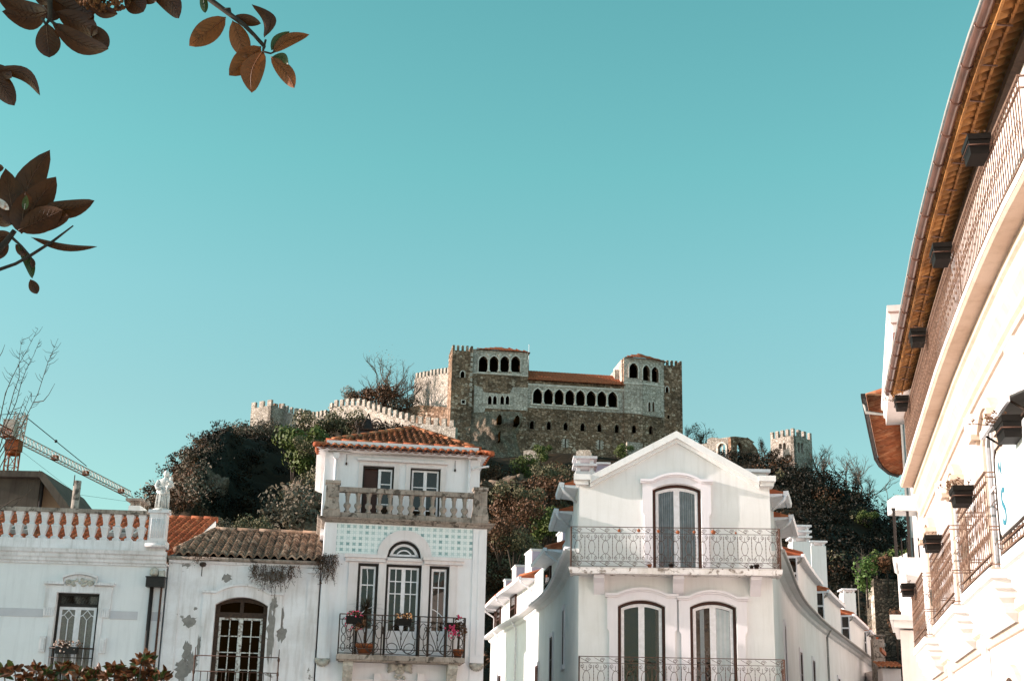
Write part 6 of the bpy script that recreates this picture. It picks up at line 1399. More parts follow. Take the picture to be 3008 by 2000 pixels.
LW = [goth(xc, 38, 842 + (xc - 550) * .045, 800 + (xc - 550) * .045, 768 + (xc - 550) * .045) for xc in (550, 707, 865, 1018, 1170, 1322, 1475, 1630, 1783, 1938)]
SL = [arch(U(xc - 5), U(xc + 5), ZZ(xc, yb), ZZ(xc, yt), ZZ(xc, yt)) for xc, yb, yt in ((562, 1005, 922), (1170, 1025, 945), (1477, 1040, 957))]
uL0, uL1, uH1, uR1 = U(318), U(825), U(1690), U(1858)
zL, zH = ZZ(600, 158), ZZ(1250, 440)
inr = lambda h, a, b: a < (h[0][0] + h[1][0]) / 2 < b
KB(M().holed([(uL0, zbot), (uL1, zbot), (uL1, zL), (uL0, zL)], [h for h in LA + SM + LW + SL if inr(h, uL0, uL1)], -.3, 1.0), "loggia_wall", "rubble")
KB(M().holed([(uL1 + .01, zbot), (uH1, zbot), (uH1, zH), (uL1 + .01, zH)], [h for h in HA + LW + SL if inr(h, uL1, uH1)], 0, 1.0), "hall_wall", "rubble")
# pale ashlar facings
KB(M().holed([(uL0 + .05, ZZ(600, 372)), (uL1 - .02, ZZ(600, 372)), (uL1 - .02, zL - .02), (uL0 + .05, zL - .02)], LA, -.42, -.28), "loggia_facing", "ashlar")
zl0, zl1 = ZZ(600, 683), ZZ(600, 478)
KB(M().holed([(U(345), ZZ(345, 860)), (U(405), ZZ(400, 860)), (U(445), zl0), (uL1 - .03, zl0), (uL1 - .03, zl1), (U(690), zl1), (U(660), ZZ(600, 540)), (U(560), ZZ(600, 545)), (U(430), ZZ(430, 530)), (U(400), ZZ(400, 480)), (U(340), ZZ(340, 470))], SM, -.40, -.28), "lower_facing", "ashlar")
KB(M().holed([(uL1 + .05, ZZ(1250, 690)), (uH1 - .02, ZZ(1250, 690)), (uH1 - .02, ZZ(1250, 492)), (uL1 + .05, ZZ(1250, 492))], HA, -.10, .02), "arcade_facing", "ashlar")
for h, t_, ya, yb_ in [(h, .24, -.62, -.40) for h in LA] + [(h, .16, -.52, -.38) for h in SM] + [(h, .24, -.30, -.08) for h in HA]: m = M(); frame_ring(m, h, t_, ya, yb_); KB(m, "arch_frame", "frame")
for h in LA[:-1]: m = M(); q = h[1][0] + (LA[1][0][0] - LA[0][1][0]) / 2; m.lathe([(.42, 0), (.42, .35), (.24, .5), (.22, 3.3), (.42, 3.6), (.45, 3.9)], (q, -.42, h[0][1]), 10); KB(m, "column", "frame")
for h in HA[:-1]: m = M(); q = h[1][0] + (HA[1][0][0] - HA[0][1][0]) / 2; m.lathe([(.40, 0), (.40, .3), (.22, .45), (.20, 2.3), (.38, 2.6), (.42, 2.9)], (q, -.12, h[0][1]), 10); KB(m, "column", "frame")
for hs, yy, y1 in ((LA, -.3, -.43), (HA, 0, -.09)): KB(M().box(hs[0][0][0] - .4, hs[-1][1][0] + .4, yy - .25, y1, hs[0][0][1] - .3, min(h[0][1] for h in hs) - .001), "arcade_sill", "frame")
for h in LW[:8]: m = M(); frame_ring(m, h, .14, -.36 if inr(h, uL0, uL1) else -.07, .0); KB(m, "window_frame", "rubbleB")
for h in SL:
    m = M()
    a, b, z0, z1 = h[0][0], h[1][0], h[0][1], h[2][1]; yy = -.36 if inr(h, uL0, uL1) else -.07
    for i in range(7): zz = z0 + (z1 - z0) * i / 7; e = .75 if i % 2 else .5; m.box(a - e, a - .01, yy, .01, zz, zz + (z1 - z0) / 7 - .03); m.box(b + .01, b + e, yy, .01, zz, zz + (z1 - z0) / 7 - .03)
    KB(m, "slit_surround", "ashlar")
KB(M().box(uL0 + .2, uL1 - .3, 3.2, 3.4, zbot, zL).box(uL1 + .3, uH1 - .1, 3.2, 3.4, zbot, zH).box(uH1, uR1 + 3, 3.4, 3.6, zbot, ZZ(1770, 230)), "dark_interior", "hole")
m = M(); m.box(uL1, uH1, -.25, .02, ZZ(1250, 484), ZZ(1250, 474))
for i in range(60): q = uL1 + (uH1 - uL1) * (i + .3) / 60; m.box(q, q + .35, -.22, .0, ZZ(1250, 492), ZZ(1250, 485))
m.box(uL0, uL1, -.48, -.28, ZZ(600, 378), ZZ(600, 370)); KB(m, "string_course", "frame")
KB(M().box(uL0, uL1, 3.5, 12, zbot, zL - .1).box(uL1 + .02, uR1, 9, 12, zbot, zH), "rear_mass", "rubble")
# roofs
def roofpoly(name, pts, fs, mat="tile"): m = M(); m.add(pts, fs); return KB(m, name, mat)
def castle_tiles(name, O, S, T, L, smin, smax): m = M(); tiles(m, O, S, T, L, smin, smax, .62, 1.4, .045, 4); return KB(m, name, "tile")
ap = k8(545, 121, -4.5); e0, e1 = (U(340), -.9), (uL1 + .35, -.9); zz = zL - .05
L = math.hypot(5.4, ap[1] - zz); castle_tiles("roof_tiles", (0, -.9, zz), (1, 0, 0), (0, 5.4, ap[1] - zz), L, lambda t: e0[0] + (ap[0] - e0[0]) * t / L, lambda t: e1[0] + (ap[0] + 1 - e1[0]) * t / L)
Lr = math.hypot(e1[0] - ap[0] - 1, ap[1] - zz); castle_tiles("roof_tiles", (e1[0], -.9, zz), (0, 1, 0), (ap[0] + 1 - e1[0], 0, ap[1] - zz), Lr, lambda t: 5.4 * t / Lr, lambda t: 12)
roofpoly("roof_deck", [(e0[0], -.85, zz - .08), (e1[0], -.85, zz - .08), (ap[0] + 1, 4.5, ap[1] - .1), (ap[0], 4.5, ap[1] - .1), (e1[0], 11, zz - .08), (e0[0], 11, zz - .08)], [(0, 1, 2, 3), (1, 4, 2), (0, 3, 5)])
hr0 = k8(840, 338, -5.5); hr1 = k8(1620, 374, -5.5); hz_ = (hr0[1] + hr1[1]) / 2; zz = zH - .02
L = math.hypot(6.1, hz_ - zz); castle_tiles("roof_tiles", (0, -.6, zz), (1, 0, 0), (0, 6.1, hz_ - zz), L, lambda t: uL1 + .05, lambda t: uH1 + .5)
roofpoly("roof_deck", [(uL1, -.55, zz - .1), (uH1 + .5, -.55, zz - .1), (uH1 + .5, 5.5, hz_ - .12), (uL1, 5.5, hz_ - .12), (uL1, 11, zz), (uH1 + .5, 11, zz)], [(0, 1, 2, 3), (3, 2, 5, 4)])
KB(M().box(U(828), U(878), 4.6, 5.6, hz_ - 1, ZZ(850, 308)).box(U(885), U(912), 4.6, 5.4, hz_ - 1, ZZ(900, 325)), "hall_chimney", "ashlar")
# left tower
def merl(m, x0, x1, y0, y1, z, h, n, th=.6, sides="fblr"):
    w_ = (x1 - x0) / (2 * n - 1)
    for i in range(n):
        if "f" in sides: m.box(x0 + 2 * i * w_, x0 + (2 * i + 1) * w_, y0, y0 + th, z, z + h)
        if "b" in sides: m.box(x0 + 2 * i * w_, x0 + (2 * i + 1) * w_, y1 - th, y1, z, z + h)
    n2 = max(2, int((y1 - y0) / (2 * w_))); w2 = (y1 - y0) / (2 * n2 - 1)
    for i in range(n2):
        if 0 < i < n2 - 1 or not ("f" in sides):
            if "l" in sides: m.box(x0, x0 + th, y0 + 2 * i * w2, y0 + (2 * i + 1) * w2, z, z + h)
            if "r" in sides: m.box(x1 - th, x1, y0 + 2 * i * w2, y0 + (2 * i + 1) * w2, z, z + h)
ut0, ut1 = U(134, 500), U(320, 500); zt = ZZ(230, 165); TY = -1.0
g1 = goth(240, 36, 396, 362, 336, 1.0); g2 = arch(k8(234, 625, 1)[0], k8(262, 625, 1)[0], k8(248, 628, 1)[1], k8(248, 600, 1)[1], k8(248, 600, 1)[1])
m = M(); m.holed([(ut0, zbot), (ut1, zbot), (ut1, zt), (ut0, zt)], [g1, g2], TY, TY + .8); m.box(ut0, ut0 + .8, TY + .801, 7, zbot, zt); m.box(ut1 - .8, ut1, TY + .801, 7, zbot, zt); m.box(ut0, ut1, TY + .81, 7, zt - .9, zt - .5)
merl(m, ut0, ut1, TY, 7, zt, ZZ(230, 118) - zt, 5); tl = KB(m, "tower", "rubble")
m = M(); frame_ring(m, g1, .18, TY - .1, TY + .02); m.ring([(g2[0][0] - .2, g2[0][1] - .2), (g2[1][0] + .2, g2[1][1] - .2), (g2[1][0] + .2, g2[2][1] + .2), (g2[0][0] - .2, g2[2][1] + .2)], [g2[0], g2[1], (g2[1][0], g2[2][1]), (g2[0][0], g2[2][1])], TY - .1, TY + .02); o = rel(m).build("window_frame", MT["frame"], tl)
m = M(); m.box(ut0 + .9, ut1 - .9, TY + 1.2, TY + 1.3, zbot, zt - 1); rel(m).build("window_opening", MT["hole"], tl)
m = M()
for i in range(26):
    zz = zbot + (zt - zbot) * i / 26
    if zz < ZZ(315, 670): continue
    m.box(ut1 - .42 - .12 * (i % 2), ut1 + .03, TY - .04, TY + .01, zz, zz + .72)
rel(m).build("lit_edge_strip", MT["ashlar"], tl)  # pale strip stands in for the sunlit line down the tower's edge
# right loggia block (two faces) and right tower
zR = ZZ(1770, 222)
g3 = goth(1777, 78, 404, 322, 270)
KB(M().holed([(uH1 + .01, zbot), (uR1, zbot), (uR1, zR), (uH1 + .01, zR)], [g3] + [h for h in LW if inr(h, uH1, uR1)], -.3, .7), "wing_wall", "rubble")
KB(M().holed([(uH1 + .02, ZZ(1770, 720)), (uR1 - .01, ZZ(1770, 725)), (uR1 - .01, zR - .02), (uH1 + .02, zR - .02)], [g3], -.38, -.28), "facing", "ashlar")
ppt = PP.world(uR1, -.3, 0); q = proj((ppt.x, ppt.y, zR)); PQ = Plane(q[0], q[1], ppt.y, 24)
kq = lambda x, y: PQ.uv(*Z8(x, y))
uq = kq(2052, 400)[0]; zq = zR
gq = [gothic(kq(a, 420)[0], kq(b, 420)[0], kq((a + b) / 2, yb)[1], kq((a + b) / 2, ys)[1], kq((a + b) / 2, yt)[1]) for a, b, yb, ys, yt in ((1860, 1926, 424, 340, 285), (1939, 2004, 438, 352, 300))]
rb = thing("castle_wing", "angled end wing of the palace with two pointed arches beside the right tower", "castle wing", PQ.o + Vector((0, 0, 60)), PQ.psi)
gl = gothic(kq(1920, 900)[0], kq(1955, 900)[0], kq(1938, 905)[1], kq(1938, 860)[1], kq(1938, 826)[1])
bif = [gothic(kq(a, 700)[0], kq(b, 700)[0], kq(a, 700)[1], kq(a, 640)[1], kq(a, 610)[1]) for a, b in ((1908, 1930), (1944, 1966))]
KB(M().holed([(.01, zbot), (uq, zbot), (uq, zq), (.01, zq)], gq + [gl] + bif, 0, .8), "wall", "rubble", rb)
KB(M().holed([(.02, kq(1950, 745)[1]), (uq - .02, kq(1950, 745)[1]), (uq - .02, zq - .02), (.02, zq - .02)], gq + bif, -.08, .02), "facing", "ashlar", rb)
for h, t_ in [(h, .22) for h in gq] + [(h, .15) for h in bif]: m = M(); frame_ring(m, h, t_, -.26, -.07); KB(m, "arch_frame", "frame", rb)
m = M(); m.box(0, uq, -.2, .0, kq(1950, 468)[1], kq(1950, 455)[1]); KB(m, "string_course", "frame", rb)
KB(M().box(.3, uq - .2, 2.2, 2.3, zbot, zq), "dark_interior", "hole", rb)
m = M(); frame_ring(m, g3, .24, -.6, -.36); m.box(uH1, uR1, -.5, -.28, ZZ(1770, 460), ZZ(1770, 446)); KB(m, "arch_frame", "frame")
KB(M().box(U(1680), U(1700), .71, 9, ZZ(1690, 420), ZZ(1690, 222)).box(U(1640), U(1679), 3, 9, ZZ(1660, 430), ZZ(1660, 290)), "side_gable", "ashlar")
ap = k8(1828, 182, -4.0); b0 = PQ.world(uq + .3, -.6, 0); lb = (b0 - PP.o); bu = lb.dot(PP.x); by = -lb.dot(PP.n)
zz = zR - .02; A_, B_, C_, D_ = (U(1698), -.9, zz), (uR1, -.95, zz), (bu, by, zz - .0), (ap[0], 4.0, ap[1])
roofpoly("roof_deck", [A_, B_, C_, D_, (bu, by + 5, zz), (U(1698), 9, zz)], [(0, 1, 3), (1, 2, 3), (2, 4, 3), (0, 3, 5)])
roofpoly("roof_ceiling", [(A_[0], A_[1], zz - .06), (B_[0], B_[1], zz - .06), (C_[0], C_[1], zz - .06), (C_[0], C_[1] + 5, zz - .06), (A_[0], 8.9, zz - .06)], [(0, 1, 2, 3, 4)], "frame")
for nm, (P0, P1) in (("a", (A_, B_)), ("b", (B_, C_))):
    a, b, d = Vector(P0), Vector(P1), Vector(D_); S = (b - a).normalized(); foot = a + S * (d - a).dot(S); T = d - foot; L = T.length; s0, sl_, sf = 0, (b - a).length, (d - a).dot(S)
    castle_tiles("roof_tiles", a + Vector((0, 0, .05)), S, T, L, lambda t, sf=sf, L=L: sf * t / L, lambda t, sf=sf, L=L, sl_=sl_: sl_ + (sf - sl_) * t / L)
TR = 1.2
kr = lambda x, y: PP.uv(*Z8(x, y), w=-TR)
ur0, ur1 = kr(2040, 500)[0], kr(2218, 500)[0]; zt = kr(2130, 288)[1]
g4 = gothic(kr(2068, 520)[0], kr(2096, 520)[0], kr(2082, 530)[1], kr(2082, 500)[1], kr(2082, 475)[1]); g5 = arch(kr(2085, 760)[0], kr(2105, 760)[0], kr(2095, 765)[1], kr(2095, 735)[1], kr(2095, 735)[1])
m = M(); m.holed([(ur0, zbot), (ur1, zbot), (ur1, zt), (ur0, zt)], [g4, g5], TR, TR + .8); m.box(ur1 - .8, ur1, TR + .801, 9, zbot, zt); m.box(ur0, ur0 + .8, TR + .801, 9, zbot, zt); merl(m, ur0, ur1, TR, 9, zt, kr(2130, 242)[1] - zt, 5); tr_ = KB(m, "tower", "rubble")
m = M(); m.box(ur0 + 1, ur1 - 1, TR + 1.1, TR + 1.2, zbot, zt - 1); rel(m).build("window_opening", MT["hole"], tr_)
m = M(); frame_ring(m, g4, .16, TR - .1, TR + .02); rel(m).build("window_frame", MT["frame"], tr_)
# bastion bulging under the left block
nu, nv = 44, 38; vs = []
rn = random.Random(12)
for j in range(nv + 1):
    y = 688 + (1222 - 688) * j / nv
    xa = lerp([(688, 330), (760, 300), (850, 250), (1000, 240), (1222, 400)], y); xb = lerp([(688, 800), (850, 770), (905, 738), (1000, 760), (1090, 782), (1150, 770), (1222, 700)], y)
    for i in range(nu + 1):
        f = i / nu; x = xa + (xb - xa) * f; u_, z_ = k8(x, y, 1.5); d = -.33 - 2.0 * (math.sin(math.pi * f) ** .8) * min(1, j / 9); d += (mn.noise(Vector((u_ * .5, z_ * .5, 3))) * .9 + mn.noise(Vector((u_ * 1.3, z_ * 1.3, 1))) * .4) * min(1, j / 4 + .1)
        vs.append((u_, d if 0 < i < nu else .3, z_))
m = M(); m.add(vs, [(j * (nu + 1) + i, j * (nu + 1) + i + 1, (j + 1) * (nu + 1) + i + 1, (j + 1) * (nu + 1) + i) for j in range(nv) for i in range(nu)], True)
for h in LW[:2]: pass
KB(m, "bastion", "rubbleB")
for h in LW[:2] + SL[:1]:
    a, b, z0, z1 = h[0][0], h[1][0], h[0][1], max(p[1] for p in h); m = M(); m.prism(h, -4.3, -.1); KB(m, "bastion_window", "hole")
# flagpole
q = Plane(1553, 1080, 286, 6); t = thing("flagpole", "thin white flagpole beside the palace's left loggia roof", "flagpole", q.o + Vector((0, 0, q.z(1553, 1090))), 0)
m = M(); m.tube([(0, 0, 0), (0, 0, q.z(1553, 1013) - q.z(1553, 1090))], [.10, .05], 6); m.build("pole", MT["paint"], t); M().blob((0, 0, q.z(1553, 1013) - q.z(1553, 1090)), .12, .12, .12, 6, 5).build("finial", MT["paint"], t)

# ------------------------------------------------------------------ curtain walls and outworks
def wall_run(name, label, pts, drop, th, mat, mw, mh, merlons=True, group=None):
    """pts: (px, py, Y) along the wall top"""
    W = [at(*p) for p in pts]; t = thing(name, label, "castle wall", (W[0].x, W[0].y, W[0].z - drop), 0, group)
    m = M(); nn = len(W); off = []
    for i, p in enumerate(W):
        d = (W[min(i + 1, nn - 1)] - W[max(i - 1, 0)]); d.z = 0; d.normalize(); off.append(Vector((-d.y, d.x, 0)))
    vs = []
    for p, o in zip(W, off):
        if o.y < 0: o = -o
        vs += [p, p + o * th, p + o * th - Vector((0, 0, drop)), p - Vector((0, 0, drop))]
    m.add(vs, [(4 * i + k, 4 * i + (k + 1) % 4, 4 * i + 4 + (k + 1) % 4, 4 * i + 4 + k) for i in range(nn - 1) for k in range(4)] + [(0, 1, 2, 3), (4 * nn - 4, 4 * nn - 3, 4 * nn - 2, 4 * nn - 1)])
    m.build("masonry", MT[mat], t, world=True)
    if merlons:
        S = [0]
        for a, b in zip(W, W[1:]): S.append(S[-1] + (Vector((b.x, b.y)) - Vector((a.x, a.y))).length)
        n = max(2, int(S[-1] / (mw * 1.9)))
        for i in range(n):
            s = S[-1] * (i + .5) / n
            for k in range(len(S) - 1):
                if s <= S[k + 1]: break
            f = (s - S[k]) / (S[k + 1] - S[k]); p = W[k].lerp(W[k + 1], f); d = W[k + 1] - W[k]; d.z = 0; d.normalize(); o = Vector((-d.y, d.x, 0)); o = o if o.y > 0 else -o
            a, b = p - d * mw / 2, p + d * mw / 2; z0, z1 = p.z - .3, p.z + mh * random.uniform(.92, 1.06)
            m = M(); m.add([(a.x, a.y, z0), (b.x, b.y, z0), (b.x + o.x * .5, b.y + o.y * .5, z0), (a.x + o.x * .5, a.y + o.y * .5, z0), (a.x, a.y, z1), (b.x, b.y, z1), (b.x + o.x * .5, b.y + o.y * .5, z1), (a.x + o.x * .5, a.y + o.y * .5, z1)], [(0, 1, 5, 4), (1, 2, 6, 5), (2, 3, 7, 6), (3, 0, 4, 7), (4, 5, 6, 7)]); m.build("merlon", MT[mat], t, world=True)
    return t
z7 = lambda x, y, Y: (*Z7(x, y), Y)
wall_run("castle_wall", "tall sunlit battlemented wall joining the palace's left tower", [z7(1745, 378, 306), z7(1900, 350, 299), z7(2095, 318, 290)], 14, 1, "wallstone", .95, 1.35)
wall_run("castle_wall", "low battlemented wall dipping between the small left tower and the tree-topped corner", [z7(448, 704, 304), z7(560, 728, 301), z7(660, 752, 298), z7(760, 772, 295), z7(872, 745, 291)], 9, 1, "wallstone", .85, 1.45)
wall_run("castle_wall", "long sunlit battlemented wall descending rightwards to the foot of the palace's left tower", [z7(890, 700, 292), z7(960, 655, 290), z7(1100, 640, 287), z7(1230, 645, 284), z7(1340, 690, 281), z7(1500, 742, 277), z7(1680, 795, 273), z7(1740, 815, 272), z7(2150, 858, 268)], 11, 1, "wallstone", .95, 1.5)
def corner_tower(name, label, ex, ey, Y, wl, wr, zt_px, drop, rot, nm, mh, mat="wallstone", holes=None):
    """nearest corner at pixel column ex; left face wl, right face wr metres"""
    p = at(ex, zt_px, Y); t = thing(name, label, "tower", (p.x, p.y, p.z - drop), R(rot))
    m = M(); hl, hr = holes if holes else ([], [])
    m.holed([(-wl, 0), (0, 0), (0, drop), (-wl, drop)], hl, 0, .8)
    b = M(); b.holed([(0, 0), (wr, 0), (wr, drop), (0, drop)], hr, 0, .8); b.xf(lambda x, y, z: (-y, x, z)); m.add(b.v, b.f)
    m.box(-wl, -.8, wr - .8, wr, 0, drop - .02); m.box(-wl, -wl + .8, .801, wr - .801, 0, drop - .02); merl(m, -wl, 0, 0, wr, drop, mh, nm); m.build("masonry", MT[mat], t)
    M().box(-wl + .9, -.9, .9, wr - .9, 0, drop - .6).build("dark_core", MT["hole"], t); return t
corner_tower("wall_tower", "small square battlemented tower at the far left end of the castle walls", *Z7(325, 600)[:1], 0, 300, 6.2, 4.6, Z7(325, 640)[1], 11, -34, 3, 1.35)
wall_run("castle_wall", "short dark battlemented wall stub right of the small left tower", [z7(345, 690, 302), z7(460, 690, 305)], 12, 1, "rubble", 1.1, 1.6)
a, b = at(*Z7(1560, 690), 294), at(*Z7(2068, 660), 286)
t = thing("castle_outbuilding", "dark shadowed stone outbuilding below the tall sunlit castle wall", "outbuilding", (a.x, a.y, a.z - 12)); m = M(); c_ = at(*Z7(1800, 638), 290)
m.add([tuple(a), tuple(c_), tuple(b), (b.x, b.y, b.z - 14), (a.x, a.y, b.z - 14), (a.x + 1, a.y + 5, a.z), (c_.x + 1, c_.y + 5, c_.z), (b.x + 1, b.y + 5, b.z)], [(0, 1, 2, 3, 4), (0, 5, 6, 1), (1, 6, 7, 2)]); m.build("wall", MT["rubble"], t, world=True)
# ruins
def ruin(label, pxs, Y, drop, mat, yaw):
    P = Plane(pxs[0][0], pxs[0][1], Y, yaw); pts = [P.uv(*p) for p in pxs]; z0 = min(p[1] for p in pts) - drop; x0, x1 = pts[0][0], pts[-1][0]
    t = thing("ruined_wall", label, "ruin", P.o + Vector((0, 0, z0)), P.psi); m = M(); m.prism([(x0, 0), (x1, 0)] + [(p[0], p[1] - z0) for p in reversed(pts)], 0, 1.6); m.build("masonry", MT[mat], t); return t
ruin("pale broken block of wall below the middle of the palace", [Z8(790, 1052), Z8(850, 1045), Z8(905, 1056), Z8(932, 1075)], 262, 12, "ashlar", -12)
ruin("pale stone top showing above the two-tier chimney", [Z8(1262, 1060), Z8(1290, 1046), Z8(1380, 1044), Z8(1402, 1072)], 262, 8, "ashlar", -12)
ruin("sunlit sliver of broken wall beside the gable's left slope", [Z8(1722, 968), Z8(1760, 972), Z8(1862, 985)], 268, 9, "wallstone", 3)
e4 = lambda x, y: E4(x, y)
ch = Plane(*e4(550, 400), 270, -30); cu_ = lambda x, y: ch.uv(*e4(x, y))
t = thing("church_ruin", "roofless ruined church with a tall pointed window behind the gable's right slope", "ruin", ch.o + Vector((0, 0, 50)), ch.psi)
g = gothic(cu_(455, 380)[0], cu_(520, 380)[0], cu_(490, 400)[1], cu_(490, 330)[1], cu_(490, 290)[1]); zb = cu_(480, 520)[1] - 50
top = [cu_(300, 300), cu_(340, 292), cu_(362, 290), cu_(366, 252), cu_(400, 240), cu_(470, 248), cu_(540, 238), cu_(585, 232)]
gg = [(p[0], p[1] - 50) for p in g]
M().holed([(top[0][0], zb), (top[-1][0], zb)] + [(p[0], p[1] - 50) for p in reversed(top)], [gg], 0, 1.2).build("lit_wall", MT["wallstone"], t)
m = M(); frame_ring(m, gg, .3, -.2, .02); xm = (gg[0][0] + gg[1][0]) / 2; m.box(xm - .12, xm + .12, .2, .4, gg[0][1], gg[0][1] + 3.6); m.build("window_tracery", MT["frame"], t)
ch2 = Plane(*e4(575, 400), 268.5, 18); cv_ = lambda x, y: ch2.uv(*e4(x, y)); t2 = thing("church_apse", "dark shaded apse of the ruined church with a jagged broken top", "ruin", ch2.o + Vector((0, 0, 50)), ch2.psi)
g = gothic(cv_(612, 400)[0], cv_(655, 400)[0], cv_(632, 450)[1] - 50, cv_(632, 330)[1] - 50, cv_(632, 282)[1] - 50); top = [cv_(560, 235), cv_(600, 232), cv_(690, 244), cv_(700, 240), cv_(760, 282), cv_(745, 290), cv_(785, 340)]
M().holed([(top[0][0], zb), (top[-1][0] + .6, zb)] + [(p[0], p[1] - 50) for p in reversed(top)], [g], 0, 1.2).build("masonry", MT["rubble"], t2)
m = M(); frame_ring(m, g, .25, -.2, .02); m.build("window_tracery", MT["rubble"], t2)
wz = lambda P, x, y: P
bt_x, bt_y = e4(1085, 250)
dz = 26
def bell_holes():
    p = at(bt_x, e4(1085, 222)[1], 275); zt = p.z; hl = []; hr = []
    PL = Plane(bt_x, bt_y, 275, -48); PR = Plane(bt_x, bt_y, 275, 42)
    f = lambda P, x0, x1, yb, ys, yt: gothic(P.uv(*e4(x0, yb))[0], P.uv(*e4(x1, yb))[0], P.uv(*e4(x0, yb))[1] - zt + dz, P.uv(*e4(x0, ys))[1] - zt + dz, P.uv(*e4(x0, yt))[1] - zt + dz)
    return [f(PL, 962, 988, 340, 310, 294), f(PL, 998, 1022, 345, 305, 285)], [f(PR, 1122, 1142, 365, 300, 278), f(PR, 1150, 1170, 370, 305, 283)]
corner_tower("bell_tower", "square battlemented bell tower on the right shoulder of the castle hill", bt_x, 0, 275, 5.9, 6.4, e4(1085, 222)[1], dz, -48, 5, 1.5, "wallstone", bell_holes())

# ================================================================== trees and scrub on the hill
def bush_proto(name, mat, seed, count=420, size=.34, rad=(2.2, 2.2, 1.9), h=1.6, trunk=True):
    t = bpy.data.objects.new(name, None); C.objects.link(t); r = random.Random(seed)
    m = M(); leaves(m, (0, 0, h), rad, count, size, r); m.build("crown", MT[mat], t, recalc=False)
    m = M()
    for i in range(4): m.tube([(0, 0, -1.2), (r.gauss(0, .4), r.gauss(0, .4), h * .6), (r.gauss(0, .9), r.gauss(0, .9), h * 1.1)], [.12, .09, .04], 5)
    m.build("trunk", MT["bark"], t); return t
used = {}
PROT = {}
def plantat(kind, label, px, py, Y, s, cat="bush", group=None, rz=None, sx=1.0, onz=None):
    """stands a copy so that its crown is centred near the given place on the hill"""
    p = at(px, py, Y); mat, seed, name, cnt, size, rad, h = kind
    if kind not in PROT: PROT[kind] = o = bush_proto(name, mat, seed, cnt, size, rad, h)
    else: o = copy_tree(PROT[kind])
    o.location = (p.x, p.y, p.z - h * s); o.rotation_euler.z = rz if rz is not None else random.uniform(0, 6.28); o.scale = (s * sx, s * sx, s)
    return props(o, label, cat, group)
KG = ("leafgreen", 1, "green_bush", 2400, .12, (2.2, 2.2, 1.9), 1.6)
KO = ("leafolive", 2, "olive_bush", 2400, .11, (2.2, 2.2, 1.9), 1.6)
KR = ("leafrust", 3, "rust_bush", 2000, .12, (2.2, 2.2, 1.9), 1.6)
KT = ("leaftan", 4, "dry_bush", 1800, .12, (2.2, 2.2, 1.9), 1.6)
KD = ("leafdark", 5, "dark_bush", 1500, .14, (2.2, 2.2, 1.9), 1.6)
KC = ("leafdark", 6, "cypress", 1500, .12, (1.3, 1.3, 4.2), 4.0)
hc = "leafy bushes on the castle hill"
for k, lab, px, py, Y, s in (
    (KG, "large dark green bush on the cliff left of the tiled house roof", 870, 1335, 205, 2.3), (KO, "soft olive bush just under the battlements, left of the other olive one", 930, 1262, 225, 1.6),
    (KO, "rounded olive bush against the battlements behind the iron scrollwork", 1015, 1250, 225, 2.0), (KO, "small grey-green bush between the large green bush and the tiled roof", 945, 1325, 200, 1.3),
    (KT, "tan dry bush at the foot of the small left castle tower", 745, 1275, 270, 1.9), (KT, "grey dry bush left of the tan one under the small left castle tower", 690, 1290, 262, 1.6),
    (KO, "pale olive shrub low on the rocks left of the tiled house", 915, 1420, 190, 1.8), (KT, "brown dry scrub above the mossy roof's right end", 870, 1520, 150, 1.9),
    (KO, "pale tuft of shrub over the mossy roof's ridge", 745, 1558, 130, 1.0), (KT, "small dry tuft over the mossy roof's left ridge end", 650, 1560, 130, .7),
    (KT, "tan scrub on the slope just left of the tiled house's terrace", 925, 1480, 160, 1.6),
    (KR, "rusty brown bush behind the castle wall, left of the bare tree", 1080, 1172, 296, 1.5), (KR, "larger rusty bush behind the battlements under the bare tree", 1130, 1180, 294, 2.2), (KT, "grey-brown bush at the right of the clump behind the battlements", 1165, 1195, 292, 1.9), (KT, "low tan bush at the left of the clump behind the battlements", 1035, 1165, 297, 1.3),
    (KO, "pale olive bush on the lane slope above the left flank's chimneys", 1525, 1465, 150, 1.2), (KR, "red-brown bush beneath the pale broken wall", 1480, 1500, 150, 1.3),
    (KR, "red-brown shrub on the slope nearest the gable's left eave", 1605, 1452, 155, 1.3), (KO, "olive green shrub clump high below the ruin block", 1620, 1395, 215, 1.5), (KG, "green weeds at the left foot of the pale broken wall", 1530, 1370, 235, 1.2),
    (KG, "bright green bush beside the left flank's lower gutter", 1610, 1540, 140, 1.2), (KR, "brown bush low beside the tiled house's right corner", 1470, 1570, 120, .95), (KO, "grey-olive bush above the left flank's middle chimney", 1510, 1595, 120, 1.0),
    (KR, "rust bush above the lilac block of the left flank", 1545, 1520, 135, 1.1), (KG, "green creeper bush below the palace wall beside the chimney", 1585, 1335, 255, 1.0), (KG, "dark green creeper on the palace wall left of the gable", 1820, 1330, 262, .95),
    (KG, "lit green bush high on the dark right slope", 2490, 1465, 250, 1.0), (KG, "dim green bush at the middle of the dark right slope", 2450, 1520, 235, 1.1), (KG, "small green bush near the top of the dark right slope", 2390, 1440, 262, .8),
    (KG, "faint green bush on the dark right slope above the ivy wall", 2530, 1530, 220, .95)):
    plantat(k, lab, px, py, Y, s, "bush", hc)
for px, py, Y, s, lab in ((2268, 1345, 268, 1.0, "dark bush hiding the foot of the bell tower, the left one"), (2302, 1365, 267, 1.1, "dark bush hiding the foot of the bell tower, the right one"), (2215, 1355, 266, .9, "dark bush below the gap between the church apse and the bell tower")): plantat(KD, lab, px, py, Y, s, "bush", hc)
plantat(KC, "small pointed conifer between the church ruin and the bell tower", 2240, 1315, 276, .62, "tree", None)
